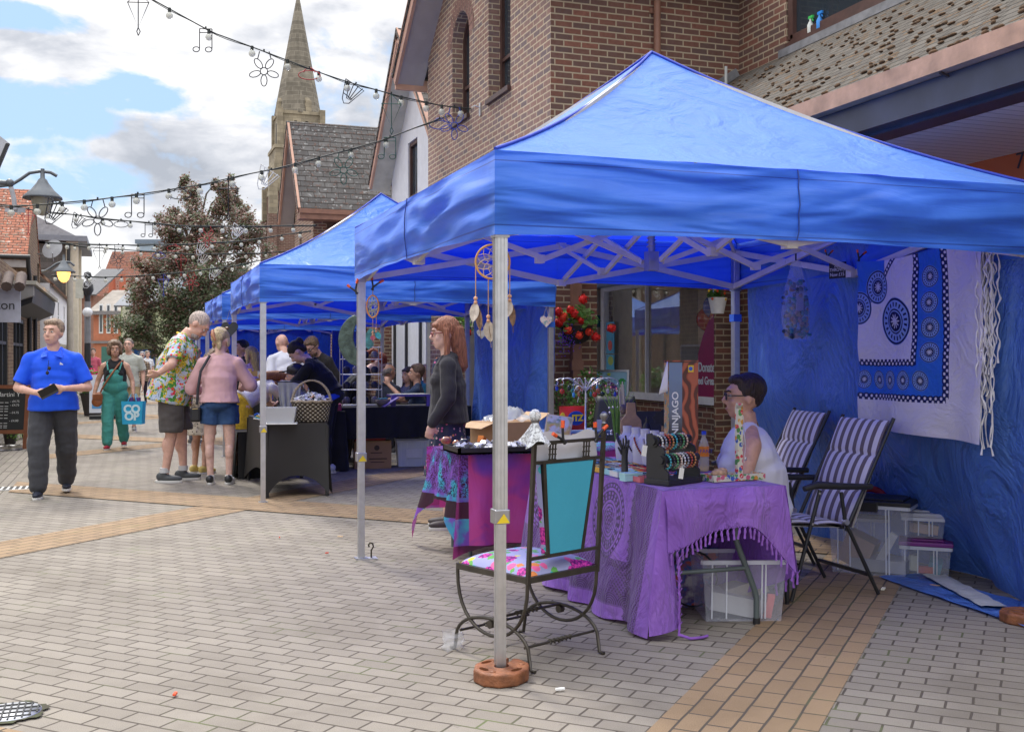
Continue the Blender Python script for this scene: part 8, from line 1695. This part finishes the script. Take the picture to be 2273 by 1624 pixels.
string('second bulb string rising from the left lamp to the brick gable',15.1,[(-40,460),(72,456),(225,442),(337,427),(451,409),(533,390),(619,373),(779,331),(853,310),(926,282),(1000,255)],(24,82,137,186,248,302,374,443,515,580,654,706,779,857),
    [('shuttlecock','black',130,'black wire shuttlecock right of the grey lamp'),('flower','black',216,'black wire flower on the second bulb string'),('notes','black',305,'black wire music notes on the second bulb string'),('hat','black',398,'dark wire hat above the copper beech'),('kite','black',506,'dark wire kite above the right side of the copper beech'),('shuttlecock','white',600,'white wire shuttlecock in front of the church tower'),('flower','green',762,'dark green wire flower before the slate roof'),('notes','green',865,'green wire music notes before the white house gable'),('hat','blue',975,'blue wire hat against the brick gable')],.045,.62)
string('third bulb string crossing in front of the copper beech top',20.5,[(-30,448),(84,468),(168,477),(228,485),(289,491),(343,495),(397,501),(493,502),(586,502),(700,500)],(41,104,168,228,289,343,397,445,493,545,600,650),
    [('shuttlecock','black',178,'grey wire shuttlecock below the second bulb string on the left'),('hat','black',268,'black wire hat on the third bulb string'),('notes','black',330,'black wire music notes on the third bulb string'),('kite','red',62,'red wire kite before the red tiled roof'),('flower','red',459,'red wire flower before the copper beech'),('shuttlecock','white',532,'white wire shuttlecock at the right of the copper beech')],.042,.52,.011)
string('fourth bulb string above the grey office block',27,[(100,538),(198,542),(300,544),(415,542),(535,535),(590,527),(690,512)],(107,148,198,236,272,306,342,415,470,535,575,625,665),[('kite','black',220,'grey wire kite against the pale cloud'),('notes','black',262,'dark wire music notes against the pale cloud'),('shuttlecock','white',453,'white wire shuttlecock in the middle of the copper beech'),('hat','red',385,'red wire hat at the left edge of the copper beech')],.048,.66,.012)
string('fifth bulb string just below the fourth',31,[(150,541),(180,547),(300,556),(421,564),(571,562),(660,556)],(165,232,271,312,350,389,428,465,505,545,590,620),[('kite','red',401,'red wire kite before the copper beech'),('shuttlecock','white',455,'lower white wire shuttlecock before the copper beech'),('flower','black',262,'grey wire flower below the dark music notes'),('hat','blue',352,'blue wire hat before the left of the copper beech')],.05,.72,.013)
string('lowest bulb string sagging before the copper beech',29,[(114,611),(234,615),(304,612),(409,604),(517,590),(586,576),(640,560)],(122,165,198,234,269,303,339,374,409,444,480,515,549,586,615),[('shuttlecock','white',201,'white wire shuttlecock by the black lamp post'),('kite','blue',362,'blue wire kite low before the copper beech'),('flower','red',423,'red wire flower low before the copper beech'),('shuttlecock','white',480,'white wire shuttlecock low before the copper beech'),('hat','green',535,'green wire hat low at the right of the copper beech')],.048,.66,.012)
p_=PXP(1063,243,4.64);o=thing('wall_hook','steel eye bracket on the brick gable holding the bulb strings','bracket',(4.665,p_[1],p_[2]));mb=MB();mb.box(-.02,0,-.03,.03,-.09,.09);mb.build('plate',M_alu,o);mb=MB();mb.tube([(-.02,0,.03),(-.09,0,.05),(-.12,.05,.03)],.008,6);mb.build('eye',M_aluD,o)
# ================================================================= LAMPS, SIGNS AND STREET THINGS
M_lamp=plain((.10,.11,.12),.4,.2,.1)
def lamp(label,Y,apts,c,r,lit,spt=None,lm=None):
    p0=Vector(PYP(*apts[0],Y));o=thing('street_lamp',label,'street lamp',tuple(p0));mb=MB();mb.tube([Vector(PYP(*a,Y))-p0 for a in apts],r*.09,8);mb.build('arm',M_lamp,o);q=Vector(PYP(*c,Y))-p0
    mb=MB();mb.lathe([(r*.10,r*1.5),(r*.12,r*1.0),(r*.22,r*.92),(r*.3,r*.75),(r*.6,r*.35),(r*.98,.0),(r*1.0,-.03),(r*.55,.0)],tuple(q),24);mb.build('lamp_shade',M_lamp,o)
    mb=MB();mb.lathe([(r*.58,0),(r*.56,-r*.3),(r*.42,-r*.75),(r*.2,-r*.98),(0,-r*1.03)],tuple(q),20);mb.build('globe',lm,o)
    if spt: mb=MB();mb.tube([Vector(PYP(*a,Y))-p0 for a in spt],r*.12,8);e=Vector(PYP(*spt[-1],Y))-p0;mb.box(e.x-r*.5,e.x+r*.5,e.y,e.y+.03,e.z-r*.12,e.z+r*.12);mb.build('strut',plain((.4,.4,.42),.5),o)
    return o
lamp('unlit grey swan neck lamp at the upper left',15.8,[(-30,414),(0,413),(25,410),(45,398),(65,384),(90,380),(112,383),(126,391)],(94,437),.25,False,[(23,412),(30,440),(33,466)],plain((.55,.53,.42),.25,0,.1,5,transl=.3,tcol=(.5,.48,.35)))
t=T('lit globe');lm=t.done((.8,.5,.2),.4,emis=(1.0,.42,.10),est=1.6)
lamp('orange lit swan neck lamp farther down the left side',27.5,[(92,602),(100,601),(112,594),(125,585),(140,580),(155,582),(165,590)],(141,607-5),.26,True,None,lm)
ld2=bpy.data.lights.new('lamp_light','POINT');ld2.energy=25;ld2.color=(1,.55,.2);ld2.shadow_soft_size=.1;lo2=bpy.data.objects.new('lamp_light',ld2);COL.objects.link(lo2);lo2.location=PYP(141,612,27.4)
q_=W(155,29);o=thing('cream_pole','tall cream pole below the orange lit lamp','pole',(q_[0],q_[1],0));mb=MB();mb.cyl((0,0,0),(0,0,Z(585,29)),.1,.07,12);mb.build('shaft',plain((.42,.38,.32),.7),o);mb=MB();mb.lathe([(.12,0),(.12,.9),(.1,1.0)],n=12);mb.build('base',plain((.4,.36,.3),.7),o)
q_=W(194,34);o=thing('lamp_post','black lamp post with a white globe and camera in the middle of the street','lamp post',(q_[0],q_[1],0));h_=Z(655,34);mb=MB();mb.cyl((0,0,0),(0,0,h_),.11,.08,12);mb.cyl((0,0,0),(0,0,1.2),.15,.15,12);mb.build('post',M_blk,o)
mb=MB();mb.cyl((0,0,1.9),(0,0,3.2),.095,n=12);mb.build('grey_sleeve',plain((.2,.2,.21),.5),o);mb=MB();mb.ell((0,-.12,Z(693,34)),.15,14);mb.build('globe',paint((.7,.7,.7)),o)
mb=MB();mb.lathe([(.1,0),(.18,.15),(.16,.35),(.05,.45),(.05,.5),(.12,.6),(.1,.7),(0,.75)],(0,0,h_),12);mb.build('lantern',M_blk,o);mb=MB();mb.box(-.35,-.12,-.1,.1,h_-.1,h_+.5);mb.build('control_box',plain((.5,.5,.42),.6),o)
q_=PYP(0,340,14);o=thing('hanging_sign','corner of a projecting shop sign at the top left edge','sign',(q_[0]-.3,14,q_[2]));mb=MB();mb.prism([(-.6,-.3),(.28,-.2),(.40,.12),(.30,.2),(-.6,.3)],0,.06,axis='y');mb.build('board',plain((.42,.43,.46),.5),o);mb=MB();mb.prism([(.24,-.2),(.28,-.2),(.40,.12),(.36,.12)],-.005,.065,axis='y');mb.build('edge',M_blk,o);mb=MB();mb.cyl((-.6,.03,-.34),(.36,.03,-.34),.03);mb.ell((.4,.03,-.34),.05,10);mb.build('rail',M_lamp,o)
text('RE',.16,o,(.2,-.008,.0),(R(90),R(-70),0),plain((.2,.1,.1),.6))
q_=G(10,996);o=thing('chalk_board','wooden framed chalkboard menu standing at the left edge','sign',(q_[0]-.02,q_[1],0),R(-16));fm=plain((.20,.07,.03),.6,0,.2,8);mb=MB();mb.at((0,0,0),rx=R(-9))
for a in ((-.36,-.30),(.30,.36)): mb.box(a[0],a[1],-.02,.02,0,1.02)
mb.box(-.3,.3,-.018,.018,.96,1.02);mb.box(-.3,.3,-.018,.018,.24,.30);mb.build('frame',fm,o)
mb=MB();mb.at((0,0,0),rx=R(-9));mb.box(-.3,.3,-.01,.01,.3,.96);mb.build('slate',plain((.02,.022,.022),.8),o);mb=MB();mb.at((0,0,0),rx=R(9));mb.box(-.34,-.28,.30,.34,0,1.0);mb.box(.28,.34,.30,.34,0,1.0);mb.build('back_leg',fm,o)
chalk=plain((.6,.6,.58),.9);cz=lambda z: (.0,-.0145+z*.156-.002,z*.985)
for tx,s_,x_,z_ in (('Martini Y',.10,.03,.87),('- £4.75',.05,.14,.76),('- £4.75',.05,.14,.70),('- £4.75',.05,.14,.58),('- £4.00',.05,.14,.45)): text(tx,s_,o,(x_,z_*.156-.018,z_*.985),(R(81),0,0),chalk,ext=.001)
mb=MB();rng=random.Random(2)
for z_ in (.74,.68,.64,.60,.54,.49,.41,.37,.34):
    for k in range(4): x_=-.24+k*.075;mb.at((x_,z_*.156-.017,z_*.985),rx=R(-9));mb.box(0,.055,-.001,.001,-.004,.006)
mb.build('chalk_lines',chalk,o)
def pot(label,x,y,s,fl,seed=1):
    o=thing('potted_plant',label,'plant pot',(x,y,0));rng=random.Random(seed);mb=MB();mb.lathe([(.1*s,0),(.15*s,.28*s),(.16*s,.3*s)],n=16);mb.build('pot',plain((.06,.05,.05),.7),o);mb=MB();leafmesh(mb,(0,0,.42*s),(.25*s,.22*s,.2*s),260,.035*s,rng);leafmesh(mb,(.1*s,-.1,.25*s),(.2*s,.1,.2*s),120,.03*s,rng,1);mb.build('leaves',M_lf,o)
    if fl: mb=MB();[mb.ell((rng.uniform(-.2,.2)*s,-.15*s+rng.uniform(-.05,.05),rng.uniform(.35,.62)*s),.035*s,7) for k in range(7)];mb.build('flower',plain(fl,.7,0,.3,40),o)
    return o
pot('pink flowering plant in a pot right of the chalkboard',*G(66,972),1.25,(.7,.08,.25),3);pot('low green potted plant behind the chalkboard legs',*G(22,985),.8,(.6,.3,.3),4)
for i,(px,py) in enumerate(((29,998),(2,1000))): q_=G(px,py);o=thing('dog_bowl',['steel dog bowl in front of the chalkboard leg','steel dog bowl at the left frame edge'][i],'bowl',(q_[0],q_[1],0));mb=MB();mb.lathe([(.14,0),(.12,.07),(.125,.075),(.1,.07),(.09,.02),(0,.02)],n=20);mb.build('bowl',metal((.45,.43,.4),.35),o);mb=MB();mb.lathe([(.145,.0),(.145,.012)],n=20);mb.build('rim',M_blk,o)
q_=W(228,25.5);o=thing('advert_stand','small white and blue pavement advert stand in the distance behind the man in blue','sign',(q_[0],q_[1],0));mb=MB();mb.at((0,0,.1),rx=R(-10));mb.box(-.3,.3,-.02,.02,.05,.95);mb.build('board',paint((.6,.62,.66)),o);mb=MB();mb.at((0,0,.1),rx=R(-10));mb.box(-.24,.24,-.025,-.02,.15,.5);mb.build('print_panel',paint((.05,.25,.5)),o);mb=MB();mb.box(-.3,.3,-.05,.3,0,.08);mb.build('base',M_blk,o);text('SEALS',.12,o,(0,-.03,.9),(R(80),0,0),paint((.4,.08,.1)))
for i,(px,py,d) in enumerate(((200,833,30),(205,905,27))):
    q_=W(px,d);rng=random.Random(i)
    if i == 0: o=thing('hanging_basket','pink hanging flower basket beside the black lamp post','plant pot',(q_[0],q_[1],Z(py,d)));mb=MB();leafmesh(mb,(0,0,0),(.2,.2,.22),260,.04,rng);mb.build('blossom',plain((.62,.03,.14),.8,0,.3,20),o);mb=MB();mb.lathe([(.05,-.3),(.2,-.15)],n=12);mb.cyl((0,0,0),(0,0,.6),.01);mb.build('basket',M_blk,o)
    else: pot('tall leafy yellow green plant by the left shop fronts',q_[0],q_[1],1.9,None,9)
# ================================================================= COPPER BEECH
tx_,ty_=W(432,60);TR_=thing('copper_beech_tree','large copper beech tree with dark bronze leaves behind the gazebo row','tree',(tx_,ty_,0));rng=random.Random(77)
def lp(px,py,dd=0): x,y=W(px,60+dd);return Vector((x-tx_,y-ty_,Z(py,60+dd)))
mb=MB();mb.tube([(0,.8,-.02),(0,.8,1.5),(.1,.8,4),(-.1,.8,7),(0,.5,9.5)],[.4,.32,.22,.12,.04],10);mb.build('trunk',plain((.11,.09,.08),.9,0,.25,3,.6,10),TR_)
clumps=[(410,405,10,22),(418,445,22,26),(500,420,12,26),(490,455,24,28),(440,480,34,34),(392,475,22,20),(530,470,22,26),(555,500,18,26),(372,505,28,26),(430,525,48,38),(500,520,46,36),(545,545,28,36),(355,545,34,30),(400,580,48,38),(470,585,52,42),(535,600,36,40),(330,590,32,28),(345,635,44,36),(420,645,55,42),(500,650,50,44),(305,660,30,26),(310,705,38,30),(370,705,52,40),(450,710,56,44),(525,700,40,40),(290,745,26,18),(345,755,44,26),(420,765,56,30),(500,760,50,36),(275,765,14,10),(400,560,30,30),(322,610,22,16),(560,560,16,22),(565,530,10,14),(478,405,8,14),(432,425,8,16),(520,440,12,16)]
mb=MB();lb_=MB()
for ci,(px,py,rx,ry) in enumerate(clumps):
    c=lp(px,py,rng.uniform(-2.5,1.5));a,b_=rx/40.15,ry/40.15;n=int(500+rx*ry*1.25)
    lb_.tube([(0,0,max(1.5,c.z-3.5)),tuple(Vector((0,0,c.z-1.5)).lerp(c,.55)),tuple(c)],[.09,.05,.015],5)
    subs=[c+Vector((rng.gauss(0,.6)*a,rng.gauss(0,.7)*a,rng.gauss(0,.6)*b_)) for _ in range(6)]
    for i in range(n):
        q=rng.choice(subs);d=Vector((rng.gauss(0,.30)*a+rng.gauss(0,.05),rng.gauss(0,.35)*a,rng.gauss(0,.27)*b_));p=q+d;s_=rng.uniform(.05,.11);u_=Vector((rng.gauss(0,1),rng.gauss(0,1),rng.gauss(0,.7))).normalized();v_=u_.orthogonal().normalized()
        mb.add([p-u_*s_,p+v_*s_*.6,p+u_*s_,p-v_*s_*.6],[(0,1,2,3)],0 if rng.random() < (.75 if py > 640 else .35) else (1 if rng.random() < .7 else 2))
mb.build('crown',[plain((.10,.125,.06),.55,0,.35,.5,transl=.2,tcol=(.10,.12,.03)),plain((.15,.085,.06),.5,0,.35,.5,transl=.25,tcol=(.22,.08,.05)),plain((.26,.17,.14),.4,0,.3,.5,transl=.2,tcol=(.3,.12,.08))],TR_)
lb_.build('branches',plain((.10,.08,.07),.9),TR_)
bpy.data.scenes.remove(TMP)
